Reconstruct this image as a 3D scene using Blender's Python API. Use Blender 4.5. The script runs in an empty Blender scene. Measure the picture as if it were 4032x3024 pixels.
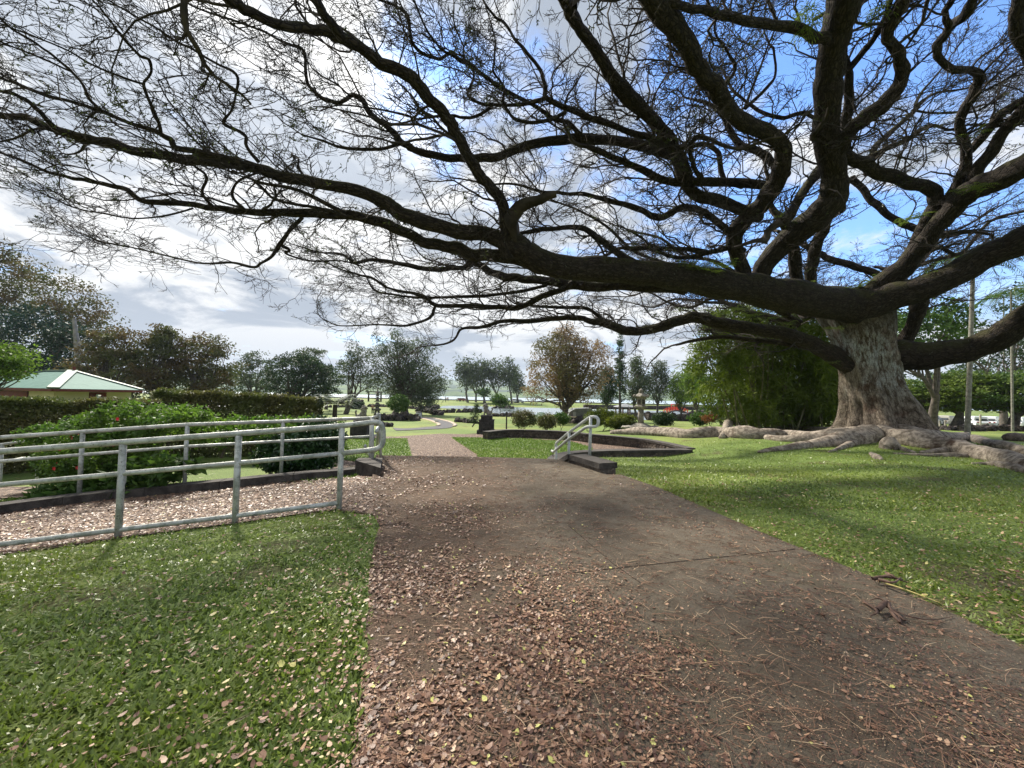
import bpy, bmesh, math, random
import numpy as np
from mathutils import Vector, Matrix, Euler

SC = bpy.context.scene
COL = SC.collection
R = math.radians
random.seed(7)

# ------------------------------------------------------------------ camera
FPX = 1515.0; CX, CY = 2016.0, 1512.0
CAMZ = 1.5
cam_d = bpy.data.cameras.new('camera'); cam = bpy.data.objects.new('camera', cam_d); COL.objects.link(cam)
cam_d.sensor_width = 36.0; cam_d.lens = 36.0 * FPX / 4032.0
cam_d.clip_start = 0.05; cam_d.clip_end = 9000
CAM_ROT = Matrix.Rotation(R(90 + 1.85), 3, 'X') @ Matrix.Rotation(R(1.2), 3, 'Z')
cam.matrix_world = Matrix.Translation((0, 0, CAMZ)) @ CAM_ROT.to_4x4()
SC.camera = cam

# ------------------------------------------------------------------ light
SUN_AZ, SUN_EL = R(-38), R(42)       # azimuth measured from +Y towards +X
sun_d = bpy.data.lights.new('sun', 'SUN'); sun = bpy.data.objects.new('sun', sun_d); COL.objects.link(sun)
sun_d.energy = 4.8; sun_d.angle = R(4.5); sun_d.color = (1.0, 0.93, 0.82)
sdir = Vector((math.sin(SUN_AZ) * math.cos(SUN_EL), math.cos(SUN_AZ) * math.cos(SUN_EL), math.sin(SUN_EL)))
sun.rotation_euler = sdir.to_track_quat('Z', 'Y').to_euler()

world = bpy.data.worlds.new('World'); SC.world = world; world.use_nodes = True
SC.view_settings.view_transform = 'Standard'; SC.view_settings.look = 'None'
SC.view_settings.exposure = 1.08; SC.view_settings.gamma = 1.0; SC.view_settings.use_curve_mapping = False
SC.cycles.volume_bounces = 0
SC.cycles.max_bounces = 6
SC.cycles.transparent_max_bounces = 8

class NT:
    """tiny node helper"""
    def __init__(s, tree): s.t = tree; s.n = tree.nodes; s.l = tree.links
    def new(s, typ, **kw):
        n = s.n.new(typ)
        for k, v in kw.items(): setattr(n, k, v)
        return n
    def put(s, sock, v):
        if isinstance(v, bpy.types.NodeSocket): s.l.new(v, sock)
        elif v is not None:
            if isinstance(v, (tuple, list)) and len(v) == 3 and sock.type == 'RGBA': v = (*v, 1)
            sock.default_value = v
    def math(s, op, a, b=None, c=None, clamp=False):
        n = s.new('ShaderNodeMath', operation=op, use_clamp=clamp)
        s.put(n.inputs[0], a); s.put(n.inputs[1], b); s.put(n.inputs[2], c)
        return n.outputs[0]
    def vmath(s, op, a, b=None):
        n = s.new('ShaderNodeVectorMath', operation=op); s.put(n.inputs[0], a); s.put(n.inputs[1], b)
        return n.outputs[0] if op not in ('DOT_PRODUCT', 'LENGTH', 'DISTANCE') else n.outputs['Value']
    def noise(s, vec, scale, detail=4, rough=0.55, dist=0.0):
        n = s.new('ShaderNodeTexNoise'); s.put(n.inputs['Vector'], vec)
        n.inputs['Scale'].default_value = scale; n.inputs['Detail'].default_value = detail
        n.inputs['Roughness'].default_value = rough; n.inputs['Distortion'].default_value = dist
        return n.outputs['Fac']
    def vor(s, vec, scale, feature='F1', out='Distance', rnd=1.0):
        n = s.new('ShaderNodeTexVoronoi', feature=feature); s.put(n.inputs['Vector'], vec)
        n.inputs['Scale'].default_value = scale; n.inputs['Randomness'].default_value = rnd
        return n.outputs[out]
    def ramp(s, f, lo, hi, a=0.0, b=1.0):
        n = s.new('ShaderNodeMapRange', interpolation_type='SMOOTHSTEP'); s.put(n.inputs[0], f)
        s.put(n.inputs[1], lo); s.put(n.inputs[2], hi); s.put(n.inputs[3], a); s.put(n.inputs[4], b)
        return n.outputs[0]
    def mix(s, f, a, b, typ='MIX'):
        n = s.new('ShaderNodeMix', data_type='RGBA', blend_type=typ)
        s.put(n.inputs[0], f); s.put(n.inputs[6], a); s.put(n.inputs[7], b)
        return n.outputs[2]
    def attr(s, name, out='Fac'):
        n = s.new('ShaderNodeAttribute', attribute_name=name); return n.outputs[out]

# world: physical sky behind broken cloud
def build_world():
    k = NT(world.node_tree); k.n.clear()
    out = k.new('ShaderNodeOutputWorld')
    sky = k.new('ShaderNodeTexSky', sky_type='NISHITA'); sky.sun_disc = False
    sky.sun_elevation = SUN_EL; sky.sun_rotation = SUN_AZ
    sky.altitude = 0; sky.air_density = 1.0; sky.dust_density = 0.4; sky.ozone_density = 3.0
    tint = k.mix(1.0, sky.outputs[0], (0.74, 1.02, 1.34), 'MULTIPLY')
    b1 = k.new('ShaderNodeBackground'); k.put(b1.inputs[0], tint); b1.inputs[1].default_value = 0.125
    geo = k.new('ShaderNodeTexCoord').outputs['Generated']
    sep = k.new('ShaderNodeSeparateXYZ'); k.put(sep.inputs[0], geo)
    x, y, z = sep.outputs
    zz = k.math('ADD', k.math('MAXIMUM', z, 0.0), 0.16)
    comb = k.new('ShaderNodeCombineXYZ')
    k.put(comb.inputs[0], k.math('DIVIDE', x, zz)); k.put(comb.inputs[1], k.math('DIVIDE', y, zz)); comb.inputs[2].default_value = 3.7
    p = comb.outputs[0]
    big = k.noise(k.vmath('ADD', p, (2.3, 1.1, 0.0)), 0.6, 2, 0.5)
    mid = k.noise(p, 1.7, 9, 0.62, 0.35)
    fine = k.noise(p, 4.5, 6, 0.6, 0.2)
    dens = k.math('ADD', k.math('MULTIPLY', big, 0.45), k.math('ADD', k.math('MULTIPLY', mid, 0.75), k.math('MULTIPLY', fine, 0.16)))
    # the sky clears towards the right (east) of the view, mid height
    az = k.math('ARCTAN2', x, y)
    clear = k.math('MULTIPLY', k.ramp(az, 0.10, 0.70, 0.0, 1.0), k.ramp(az, 1.9, 1.1))
    back = k.ramp(k.math('ABSOLUTE', az), 1.7, 2.8, 1.0, 0.35)
    low = k.ramp(z, 0.08, 0.30)
    clear = k.math('MULTIPLY', k.math('MULTIPLY', clear, low), back)
    dens = k.math('SUBTRACT', dens, k.math('MULTIPLY', clear, 0.17))
    dens = k.math('ADD', dens, k.math('MULTIPLY', k.ramp(az, .75, .15), .075))
    mask = k.ramp(dens, 0.535, 0.66)
    hor = k.ramp(z, 0.26, 0.06)
    mask = k.math('MAXIMUM', mask, k.math('MULTIPLY', hor, 0.80))
    # cloud brightness: thick parts grey, thin parts and the side of the sun white
    sd = k.vmath('DOT_PRODUCT', k.vmath('NORMALIZE', geo), tuple(sdir))
    glow = k.ramp(sd, 0.86, 1.0)
    shade = k.noise(k.vmath('ADD', p, (0.13, 0.22, 5.0)), 1.25, 8, 0.6, 0.5)
    lit = k.ramp(shade, 0.43, 0.56)
    lit = k.math('ADD', k.math('MULTIPLY', lit, 0.85), k.math('MULTIPLY', glow, 0.15), clamp=True)
    lit = k.math('MULTIPLY', lit, k.ramp(z, 0.0, 0.22, 0.45, 1.0))
    ccol = k.mix(lit, (0.38, 0.43, 0.51), (1.0, 0.99, 0.97))
    b2 = k.new('ShaderNodeBackground'); k.put(b2.inputs[0], ccol)
    k.put(b2.inputs[1], k.math('ADD', 0.58, k.math('MULTIPLY', glow, 0.15)))
    mx = k.new('ShaderNodeMixShader'); k.put(mx.inputs[0], mask)
    k.l.new(b1.outputs[0], mx.inputs[1]); k.l.new(b2.outputs[0], mx.inputs[2])
    k.l.new(mx.outputs[0], out.inputs[0])
build_world()

# ------------------------------------------------------------------ terrain function and pixel rays
RN = np.array(CAM_ROT)
def ray(xs, ys):
    d = RN @ np.array([(xs - CX) / FPX, -(ys - CY) / FPX, -1.0])
    return d / d[1]                       # unit step in Y
def W(xs, ys, D):                         # point seen at source pixel (xs, ys), D metres ahead
    d = ray(xs, ys) * D
    return np.array([d[0], D, CAMZ + d[2]])
def V(xv, yv, D): return W(xv * 1.8228, yv * 1.8228, D)

TREE = np.array([15.25, 16.0])
def sst(a, b, x):
    t = np.clip((x - a) / (b - a), 0, 1); return t * t * (3 - 2 * t)
XR_Y = [8.9, 9.2, 11.5, 13.9, 15.0, 18.8, 20.95, 22.3, 23.4, 30.0]
XR_X = [1.3, 1.3, 1.25, 3.2, 6.9, 6.75, 4.6, 0.35, -1.0, -1.3]
LOW = -0.8
def zfun(x, y):
    x = np.asarray(x, float); y = np.asarray(y, float)
    tailz = [-1.1, -1.4, -1.65, -1.8, -1.8, -1.4, -.9, -.9, -4.5]; taily = [30, 40, 55, 62, 128, 140, 180, 215, 225]
    mid = np.interp(y, [8.4, 9.2, 22] + taily, [0, -.8, -.8] + tailz)
    lft = np.interp(y, [7.0, 14, 22] + taily, [0, -.8, -.8] + tailz) - 0.086 * np.clip(-2.23 - x, 0, 6.0)
    lft = np.where(y < 20, np.maximum(lft, -.8), np.minimum(lft + 0.086 * np.clip(-2.23 - x, 0, 6.0), 0))
    wl = sst(-3.1, -3.9, x); mid = mid * (1 - wl) + lft * wl
    mid = np.where(x < -2.23, np.where(y < 8.4, lft, mid), mid)
    ra = np.interp(y, [7, 14, 22] + taily, [0, -.6, -.5] + tailz)
    rb = np.interp(y, [7, 16, 24, 40, 62, 128, 140, 180, 215, 225], [0, -.1, -.3, -.9, -1.8, -1.8, -1.4, -.9, -.9, -4.5])
    wr = sst(5, 10, x); rgt = ra * (1 - wr) + rb * wr
    xr = np.interp(y, XR_Y, XR_X)
    width = np.interp(y, [22, 26, 60], [.14, 1.5, 8])
    w = sst(-width, width, x - xr)
    z = mid * (1 - w) + rgt * w
    return z + 0.36 * np.exp(-((x - TREE[0]) ** 2 + (y - TREE[1]) ** 2) / 10.0)
def zf(x, y): return float(zfun(x, y))
def G(xs, ys, dz=0.0, f=zfun):            # where the pixel's ray meets the ground (raised by dz)
    d = ray(xs, ys); t = np.linspace(0.8, 260, 40000) ** 1.0
    t = np.concatenate([np.linspace(1, 30, 12000), np.linspace(30, 260, 8000)])
    zz = CAMZ + d[2] * t - (f(d[0] * t, t) + dz)
    i = np.argmax(zz < 0)
    if zz[i] >= 0: i = len(t) - 1
    return np.array([d[0] * t[i], t[i], CAMZ + d[2] * t[i]])
def GZ(xs, ys, z):
    d = ray(xs, ys); t = (z - CAMZ) / d[2]; return np.array([d[0] * t, t, z])

# ------------------------------------------------------------------ object helpers
def tag(o, label=None, cat=None, group=None, kind=None):
    if label: o['label'] = label
    if cat: o['category'] = cat
    if group: o['group'] = group
    if kind: o['kind'] = kind
    return o
def empty(name, loc=(0, 0, 0), label=None, cat=None, group=None, rz=0):
    o = bpy.data.objects.new(name, None); COL.objects.link(o); o.location = [float(v) for v in loc]; o.rotation_euler = (0, 0, rz)
    o.empty_display_size = 0.2
    return tag(o, label, cat, group)
def link(name, me, mat=None, parent=None, smooth=False):
    if mat is not None and not me.materials: me.materials.append(mat)
    o = bpy.data.objects.new(name, me); COL.objects.link(o)
    if parent is not None:
        o.parent = parent
        if parent.name in bpy.data.objects:
            root = parent; m = Matrix.Identity(4)
            # meshes are written in world coordinates: cancel the parent's own transform
            while root is not None:
                m = root.matrix_basis @ m; root = root.parent
            o.matrix_basis = m.inverted()
    if smooth:
        me.polygons.foreach_set('use_smooth', np.ones(len(me.polygons), bool))
    return o
def copy_tree(o, parent=None):
    c = o.copy(); COL.objects.link(c); c.parent = parent
    for ch in list(o.children): copy_tree(ch, c)
    return c
def npmesh(name, verts, faces, attrs=None, vattrs=None):
    """verts (N,3); faces (M,k) all of one size"""
    me = bpy.data.meshes.new(name)
    verts = np.ascontiguousarray(verts, dtype=np.float32); faces = np.ascontiguousarray(faces, dtype=np.int32)
    M, k = faces.shape
    me.vertices.add(len(verts)); me.vertices.foreach_set('co', verts.ravel())
    me.loops.add(M * k); me.loops.foreach_set('vertex_index', faces.ravel())
    me.polygons.add(M)
    me.polygons.foreach_set('loop_start', np.arange(0, M * k, k, dtype=np.int32))
    try: me.polygons.foreach_set('loop_total', np.full(M, k, dtype=np.int32))
    except Exception: pass
    for n_, a in (attrs or {}).items():
        at = me.attributes.new(n_, 'FLOAT', 'POINT'); at.data.foreach_set('value', np.ascontiguousarray(a, dtype=np.float32))
    for n_, a in (vattrs or {}).items():
        at = me.attributes.new(n_, 'FLOAT_VECTOR', 'POINT'); at.data.foreach_set('vector', np.ascontiguousarray(a, dtype=np.float32).ravel())
    me.update(calc_edges=True)
    return me
class MB:
    """collects solids, in world coordinates"""
    def __init__(s): s.bm = bmesh.new()
    def box(s, c, d, rz=0, rot=None, bev=0):
        m = Matrix.Translation([float(v) for v in c]) @ (rot.to_4x4() if rot is not None else Matrix.Rotation(rz, 4, 'Z')) @ Matrix.Diagonal((*[float(v) for v in d], 1))
        r = bmesh.ops.create_cube(s.bm, size=1.0, matrix=m)
        if bev:
            es = list({e for v in r['verts'] for e in v.link_edges})
            bmesh.ops.bevel(s.bm, geom=es, offset=bev, segments=1, affect='EDGES')
        return s
    def cyl(s, p0, p1, r0, r1=None, n=12):
        p0, p1 = Vector([float(v) for v in p0]), Vector([float(v) for v in p1]); d = p1 - p0
        m = Matrix.Translation((p0 + p1) / 2) @ d.to_track_quat('Z', 'Y').to_matrix().to_4x4()
        bmesh.ops.create_cone(s.bm, cap_ends=True, segments=n, radius1=r0, radius2=r0 if r1 is None else r1, depth=d.length, matrix=m)
        return s
    def ball(s, c, r, sub=2, sc=(1, 1, 1), rot=None):
        m = Matrix.Translation([float(v) for v in c]) @ (rot.to_4x4() if rot is not None else Matrix.Identity(4)) @ Matrix.Diagonal((r * sc[0], r * sc[1], r * sc[2], 1))
        bmesh.ops.create_icosphere(s.bm, subdivisions=sub, radius=1.0, matrix=m); return s
    def prism(s, pts, z0, z1):
        """pts: list of (x,y); z0,z1 floats or lists"""
        n = len(pts)
        z0 = z0 if hasattr(z0, '__len__') else [z0] * n; z1 = z1 if hasattr(z1, '__len__') else [z1] * n
        a = [s.bm.verts.new((float(p[0]), float(p[1]), float(z))) for p, z in zip(pts, z0)]
        b = [s.bm.verts.new((float(p[0]), float(p[1]), float(z))) for p, z in zip(pts, z1)]
        fs = [s.bm.faces.new(a[::-1]), s.bm.faces.new(b)]
        for i in range(n):
            j = (i + 1) % n; fs.append(s.bm.faces.new((a[i], a[j], b[j], b[i])))
        bmesh.ops.recalc_face_normals(s.bm, faces=fs)
        return s
    def lathe(s, c, prof, n=16, square=False, rz=0):
        rings = []
        for r, z in prof:
            ring = []
            for i in range(n):
                a = rz + 2 * math.pi * i / n
                ring.append(s.bm.verts.new((c[0] + r * math.cos(a), c[1] + r * math.sin(a), c[2] + z)))
            rings.append(ring)
        fs = []
        for a, b in zip(rings[:-1], rings[1:]):
            for i in range(n):
                j = (i + 1) % n; fs.append(s.bm.faces.new((a[i], a[j], b[j], b[i])))
        fs.append(s.bm.faces.new(rings[0][::-1])); fs.append(s.bm.faces.new(rings[-1]))
        bmesh.ops.recalc_face_normals(s.bm, faces=fs)
        return s
    def build(s, name, mat, parent=None, smooth=False):
        me = bpy.data.meshes.new(name); s.bm.to_mesh(me); s.bm.free()
        return link(name, me, mat, parent, smooth)

def smooth_path(pts, sub=5, closed=False):
    """Catmull-Rom through rows of any width"""
    P = np.array(pts, float)
    if len(P) < 3 or sub < 2: return P
    Q = np.vstack([2 * P[0] - P[1], P, 2 * P[-1] - P[-2]])
    out = []
    for i in range(1, len(Q) - 2):
        for t in np.linspace(0, 1, sub, endpoint=False):
            a, b, c, d = Q[i - 1], Q[i], Q[i + 1], Q[i + 2]
            out.append(0.5 * ((2 * b) + (-a + c) * t + (2 * a - 5 * b + 4 * c - d) * t * t + (-a + 3 * b - 3 * c + d) * t ** 3))
    out.append(P[-1]); return np.array(out)

def tube_arrays(P, rad, k=8, rng=None, lump=0.0, off=0, L0=0.0):
    P = np.asarray(P, float); n = len(P)
    T = np.gradient(P, axis=0); T /= np.linalg.norm(T, axis=1)[:, None] + 1e-9
    up = np.array([0, 0, 1.0]) if abs(T[0][2]) < .9 else np.array([1.0, 0, 0])
    Nn = np.cross(T[0], up); Nn /= np.linalg.norm(Nn)
    Ns = [Nn]
    for i in range(1, n):
        v = Ns[-1] - T[i] * np.dot(Ns[-1], T[i]); v /= np.linalg.norm(v) + 1e-9; Ns.append(v)
    Ns = np.array(Ns); Bs = np.cross(T, Ns)
    th = np.linspace(0, 2 * np.pi, k, endpoint=False)
    rr = np.asarray(rad)[:, None] * np.ones((1, k))
    if lump and rng is not None:
        ln = rng.normal(0, 1, (n, k)); ln = (ln + np.roll(ln, 1, 1) + np.roll(ln, -1, 1)) / 1.7
        if n > 3: ln[1:-1] = (ln[:-2] + ln[1:-1] * 1.5 + ln[2:]) / 2.4
        rr = rr * (1 + lump * ln)
    vs = P[:, None, :] + rr[:, :, None] * (np.cos(th)[None, :, None] * Ns[:, None, :] + np.sin(th)[None, :, None] * Bs[:, None, :])
    seg = np.r_[0, np.cumsum(np.linalg.norm(np.diff(P, axis=0), axis=1))] + L0
    bk = np.stack([np.cos(th)[None, :] * rr, np.sin(th)[None, :] * rr, np.repeat(seg[:, None], k, 1)], -1)
    i = np.arange(n - 1)[:, None] * k; j = np.arange(k)[None, :]; j2 = (j + 1) % k
    F = np.stack([i + j, i + j2, i + k + j2, i + k + j], -1).reshape(-1, 4) + off
    return vs.reshape(-1, 3), F, bk.reshape(-1, 3)
def tubes_mesh(name, items, k=8, rng=None, lump=0.0, caps=False):
    """items: list of (P, rad)"""
    VV, FF, BB = [], [], []; off = 0
    for it in items:
        P, rad = np.asarray(it[0], float), np.asarray(it[1], float)
        if caps:                      # round both ends off
            d0, d1 = unit(P[0] - P[1]), unit(P[-1] - P[-2]); r0, r1 = rad[0], rad[-1]
            P = np.vstack([P[0] + d0 * r0 * .62, P[0] + d0 * r0 * .45, P[0] + d0 * r0 * .2, P, P[-1] + d1 * r1 * .2, P[-1] + d1 * r1 * .45, P[-1] + d1 * r1 * .62])
            rad = np.r_[r0 * .05, r0 * .6, r0 * .9, rad, r1 * .9, r1 * .6, r1 * .05]
        kk = it[2] if len(it) > 2 else k
        v, f, b = tube_arrays(P, rad, kk, rng, lump, off); VV.append(v); FF.append(f); BB.append(b); off += len(v)
    return npmesh(name, np.vstack(VV), np.vstack(FF), vattrs={'bark': np.vstack(BB)})
def leaves_mesh(name, c, d, w, L, W_, rng, val=None, fold=0.0):
    """diamond leaves: base c, direction d, side w (unit rows), length L, width W_"""
    n = len(c); L = np.broadcast_to(L, n)[:, None]; W_ = np.broadcast_to(W_, n)[:, None]
    m = c + d * L * .5
    nn = np.cross(d, w) * (W_ * fold)
    vs = np.stack([c, m + w * W_ * .5 + nn, c + d * L, m - w * W_ * .5 + nn], 1).reshape(-1, 3)
    F = np.arange(4 * n).reshape(n, 4)
    val = rng.random(n) if val is None else val
    return npmesh(name, vs, F, attrs={'v': np.repeat(val, 4)})
def unit(a): return a / (np.linalg.norm(a, axis=-1, keepdims=True) + 1e-9)
def rand_frames(n, rng, flat=0.0, droop=0.0):
    d = rng.normal(0, 1, (n, 3)); d[:, 2] *= (1 - flat); d[:, 2] -= droop; d = unit(d)
    s = rng.normal(0, 1, (n, 3)); s[:, 2] *= (1 - flat); s = unit(s - d * np.sum(s * d, 1)[:, None]); return d, s

# ------------------------------------------------------------------ materials
MATS = {}
def material(name, build):
    if name in MATS: return MATS[name]
    m = bpy.data.materials.new(name); m.use_nodes = True
    k = NT(m.node_tree); k.n.clear(); out = k.new('ShaderNodeOutputMaterial')
    sh = build(k); k.l.new(sh, out.inputs[0]); MATS[name] = m
    return m
def bsdf(k, col, rough=0.8, bump=None, bdist=0.02, bstr=0.6, spec=0.3, metal=0.0, normal=None):
    b = k.new('ShaderNodeBsdfPrincipled'); k.put(b.inputs['Base Color'], col); k.put(b.inputs['Roughness'], rough)
    k.put(b.inputs['Specular IOR Level'], spec); k.put(b.inputs['Metallic'], metal)
    if bump is not None:
        bn = k.new('ShaderNodeBump'); bn.inputs['Strength'].default_value = bstr; bn.inputs['Distance'].default_value = bdist
        k.put(bn.inputs['Height'], bump); k.l.new(bn.outputs[0], b.inputs['Normal'])
    return b.outputs[0]
def wpos(k): return k.new('ShaderNodeNewGeometry').outputs['Position']
def opos(k): return k.new('ShaderNodeTexCoord').outputs['Object']
def simple(name, c1, c2=None, scale=8, rough=0.8, bump=0.3, bdist=0.01, spec=0.3, metal=0.0, c3=None, lo=.35, hi=.65):
    c2 = c2 or c1
    def f(k):
        p = wpos(k); n1 = k.noise(p, scale, 6, .6); n2 = k.noise(p, scale * 4.3, 4, .6)
        col = k.mix(k.ramp(n1, lo, hi), c1, c2)
        if c3: col = k.mix(k.ramp(n2, .52, .68), col, c3)
        return bsdf(k, col, rough, k.math('ADD', n2, n1), bdist, bump, spec, metal)
    return material(name, f)
def leafmat(name, c1, c2, c3=None, trans=0.35, rough=0.6, nscale=0.6, spec=0.15):
    def f(k):
        v = k.attr('v'); n1 = k.noise(wpos(k), nscale, 3)
        col = k.mix(v, c1, c2)
        if c3: col = k.mix(k.ramp(n1, .42, .62), col, c3)
        b = bsdf(k, col, rough, spec=spec)
        t = k.new('ShaderNodeBsdfTranslucent'); k.put(t.inputs[0], k.mix(0.5, col, k.mix(1.0, col, (1.0, 1.25, .45), 'MULTIPLY')))
        m = k.new('ShaderNodeMixShader'); m.inputs[0].default_value = trans
        k.l.new(b, m.inputs[1]); k.l.new(t.outputs[0], m.inputs[2]); return m.outputs[0]
    return material(name, f)
# ================================================================== GROUND
rng = np.random.default_rng(11)
BARE = [(*[float(v_) for v_ in G(xv * 1.8228, yv * 1.8228)[:2]], r_) for xv, yv, r_ in [(600, 1180, .42), (560, 1235, .35), (240, 1285, .40), (130, 1300, .30), (720, 1260, .25), (1610, 1075, .45), (1690, 1070, .3), (2060, 1240, .55), (2180, 1262, .5), (2120, 1325, .4), (1500, 1040, .3), (2010, 1035, .6)]]
def m_lawn(k):
    p = wpos(k)
    n1 = k.noise(p, 0.55, 5, .6); n2 = k.noise(p, 4.0, 6, .65); n3 = k.noise(p, 34.0, 5, .7); n4 = k.noise(p, 0.12, 3)
    col = k.mix(k.ramp(n3, .3, .7), (.055, .095, .022), (.185, .255, .058))
    col = k.mix(k.ramp(n4, .40, .62), col, k.mix(k.ramp(n3, .3, .7), (.13, .165, .032), (.24, .275, .075)))
    col = k.mix(k.math('MULTIPLY', k.ramp(k.math('ADD', n1, k.math('MULTIPLY', n2, .35)), .74, .86), .8), col, (.075, .05, .028))
    for (bx, by, br) in BARE:
        dd = k.vmath('LENGTH', k.vmath('MULTIPLY', k.vmath('SUBTRACT', p, (bx, by, 0.0)), (1 / br, 1.6 / br, 0.0)))
        col = k.mix(k.math('MULTIPLY', k.ramp(k.math('ADD', dd, k.math('MULTIPLY', n2, 1.6)), 1.9, 1.3), .55), col, k.mix(n3, (.05, .036, .02), (.15, .11, .065)))
    dry = k.math('MULTIPLY', k.ramp(k.noise(p, 14, 4, .6), .56, .68), .35)
    col = k.mix(dry, col, (.17, .13, .06))
    return bsdf(k, col, .85, k.math('ADD', n3, n2), .03, .8, spec=.2)
M_LAWN = material('lawn_grass', m_lawn)
def m_path(k):
    p = wpos(k)
    n1 = k.noise(p, .7, 5, .6); n2 = k.noise(p, 6, 6, .6); sp = k.vor(p, 160); sp2 = k.noise(p, 220, 2, .8)
    col = k.mix(k.ramp(n1, .35, .65), (.100, .080, .056), (.180, .150, .108))
    col = k.mix(k.math('MULTIPLY', k.ramp(n2, .5, .72), .55), col, (.075, .046, .030))
    col = k.mix(k.math('MULTIPLY', k.ramp(sp2, .56, .72), .55), col, (.24, .21, .18))
    col = k.mix(k.math('MULTIPLY', k.ramp(sp, .16, .05), .5), col, (.03, .025, .022))
    sx = k.new('ShaderNodeSeparateXYZ'); k.put(sx.inputs[0], p)
    duff = k.ramp(k.math('ADD', sx.outputs[0], k.math('MULTIPLY', k.math('ADD', n1, n2), -1.6)), -.9, -2.3)
    col = k.mix(k.math('MULTIPLY', duff, .75), col, k.mix(k.ramp(sp2, .42, .6), (.07, .044, .028), (.24, .155, .10)))
    moss = k.math('MULTIPLY', k.ramp(k.noise(p, 1.3, 4, .6), .56, .7), .35)
    col = k.mix(moss, col, (.085, .085, .04))
    n5 = k.noise(p, 60, 5, .75); col = k.mix(k.math('MULTIPLY', k.ramp(n5, .50, .62), .6), col, (.055, .042, .030)); col = k.mix(k.math('MULTIPLY', k.ramp(k.noise(p, 130, 3, .8), .60, .70), .5), col, (.30, .24, .17))
    cr = k.vor(k.vmath('ADD', p, k.vmath('SCALE', k.new('ShaderNodeTexNoise').outputs['Color'], None)) if False else p, .55, feature='DISTANCE_TO_EDGE')
    st_ = k.ramp(k.noise(p, 2.2, 6, .7), .50, .66); col = k.mix(k.math('MULTIPLY', st_, .45), col, (.060, .044, .030))
    return bsdf(k, col, k.ramp(n2, .3, .7, .75, .95), k.math('ADD', k.math('ADD', sp2, n2), n5), .010, .9, spec=.2)
M_PATH = material('leaf_stained_concrete', m_path)
def m_litter(k):
    p = wpos(k); n1 = k.noise(p, 26, 5, .7); n2 = k.vor(p, 34, out='Color'); sep = k.new('ShaderNodeSeparateColor'); k.put(sep.inputs[0], n2)
    col = k.mix(sep.outputs[0], (.11, .065, .042), (.36, .24, .16))
    col = k.mix(k.ramp(n1, .45, .6), (.045, .028, .02), col)
    col = k.mix(k.math('MULTIPLY', k.ramp(sep.outputs[1], .8, .95), .8), col, (.48, .36, .26))
    return bsdf(k, col, .8, k.math('ADD', n1, sep.outputs[0]), .02, .9, spec=.3)
M_LITTER = material('fallen_leaf_litter', m_litter)
def m_basalt(k):
    p = wpos(k); n1 = k.noise(p, 5, 6, .65); n2 = k.noise(p, 40, 4, .7)
    col = k.mix(k.ramp(n1, .35, .65), (.030, .026, .023), (.075, .066, .058))
    col = k.mix(k.math('MULTIPLY', k.ramp(n2, .58, .7), .35), col, (.16, .15, .12))
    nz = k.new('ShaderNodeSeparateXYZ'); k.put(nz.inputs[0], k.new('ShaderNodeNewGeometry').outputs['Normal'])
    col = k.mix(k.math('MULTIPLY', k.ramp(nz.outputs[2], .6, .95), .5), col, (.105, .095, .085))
    return bsdf(k, col, .85, k.math('ADD', n1, n2), .012, .9, spec=.25)
M_CAP = material('weathered_cap_concrete', m_basalt)
M_STONE = simple('dark_wall_stone', (.035, .028, .024), (.11, .088, .07), 3.5, .9, .8, .02, c3=(.17, .14, .11))
M_LAVA = simple('lava_rock', (.018, .015, .014), (.06, .048, .042), 2.2, .95, 1.0, .06, c3=(.10, .085, .07))
M_ASPH = simple('grey_asphalt', (.07, .068, .07), (.10, .098, .10), 3, .9, .4)
M_KERB = simple('pale_kerb', (.33, .26, .19), (.45, .37, .28), 2.5, .85, .4)

# one terrain sheet out to the bay, wide enough to reach the horizon at the sides
def axis(dense0, dense1, step, far0, far1):
    a = np.arange(dense0, dense1 + 1e-6, step); l, r = [], []
    s, x = step, dense0
    while x > far0: s *= 1.25; x -= s; l.append(x)
    s, x = step, dense1
    while x < far1: s *= 1.25; x += s; r.append(x)
    return np.array(l[::-1] + list(a) + r)
gx = axis(-14, 20, .33, -3000, 3000); gy = np.unique(np.r_[axis(-2, 26, .25, -900, 26), np.arange(26.5, 64, .7), np.arange(64, 226, 2.5), 260, 400, 900, 2200, 5200])
XX, YY = np.meshgrid(gx, gy); ZZ = zfun(XX, YY)
nxg = len(gx); ii = (np.arange(len(gy) - 1)[:, None] * nxg + np.arange(nxg - 1)[None, :]).ravel()
tm = npmesh('ground', np.stack([XX.ravel(), YY.ravel(), ZZ.ravel()], 1), np.stack([ii, ii + 1, ii + nxg + 1, ii + nxg], 1))
tag(link('ground', tm, M_LAWN, smooth=True), kind='structure')

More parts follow.
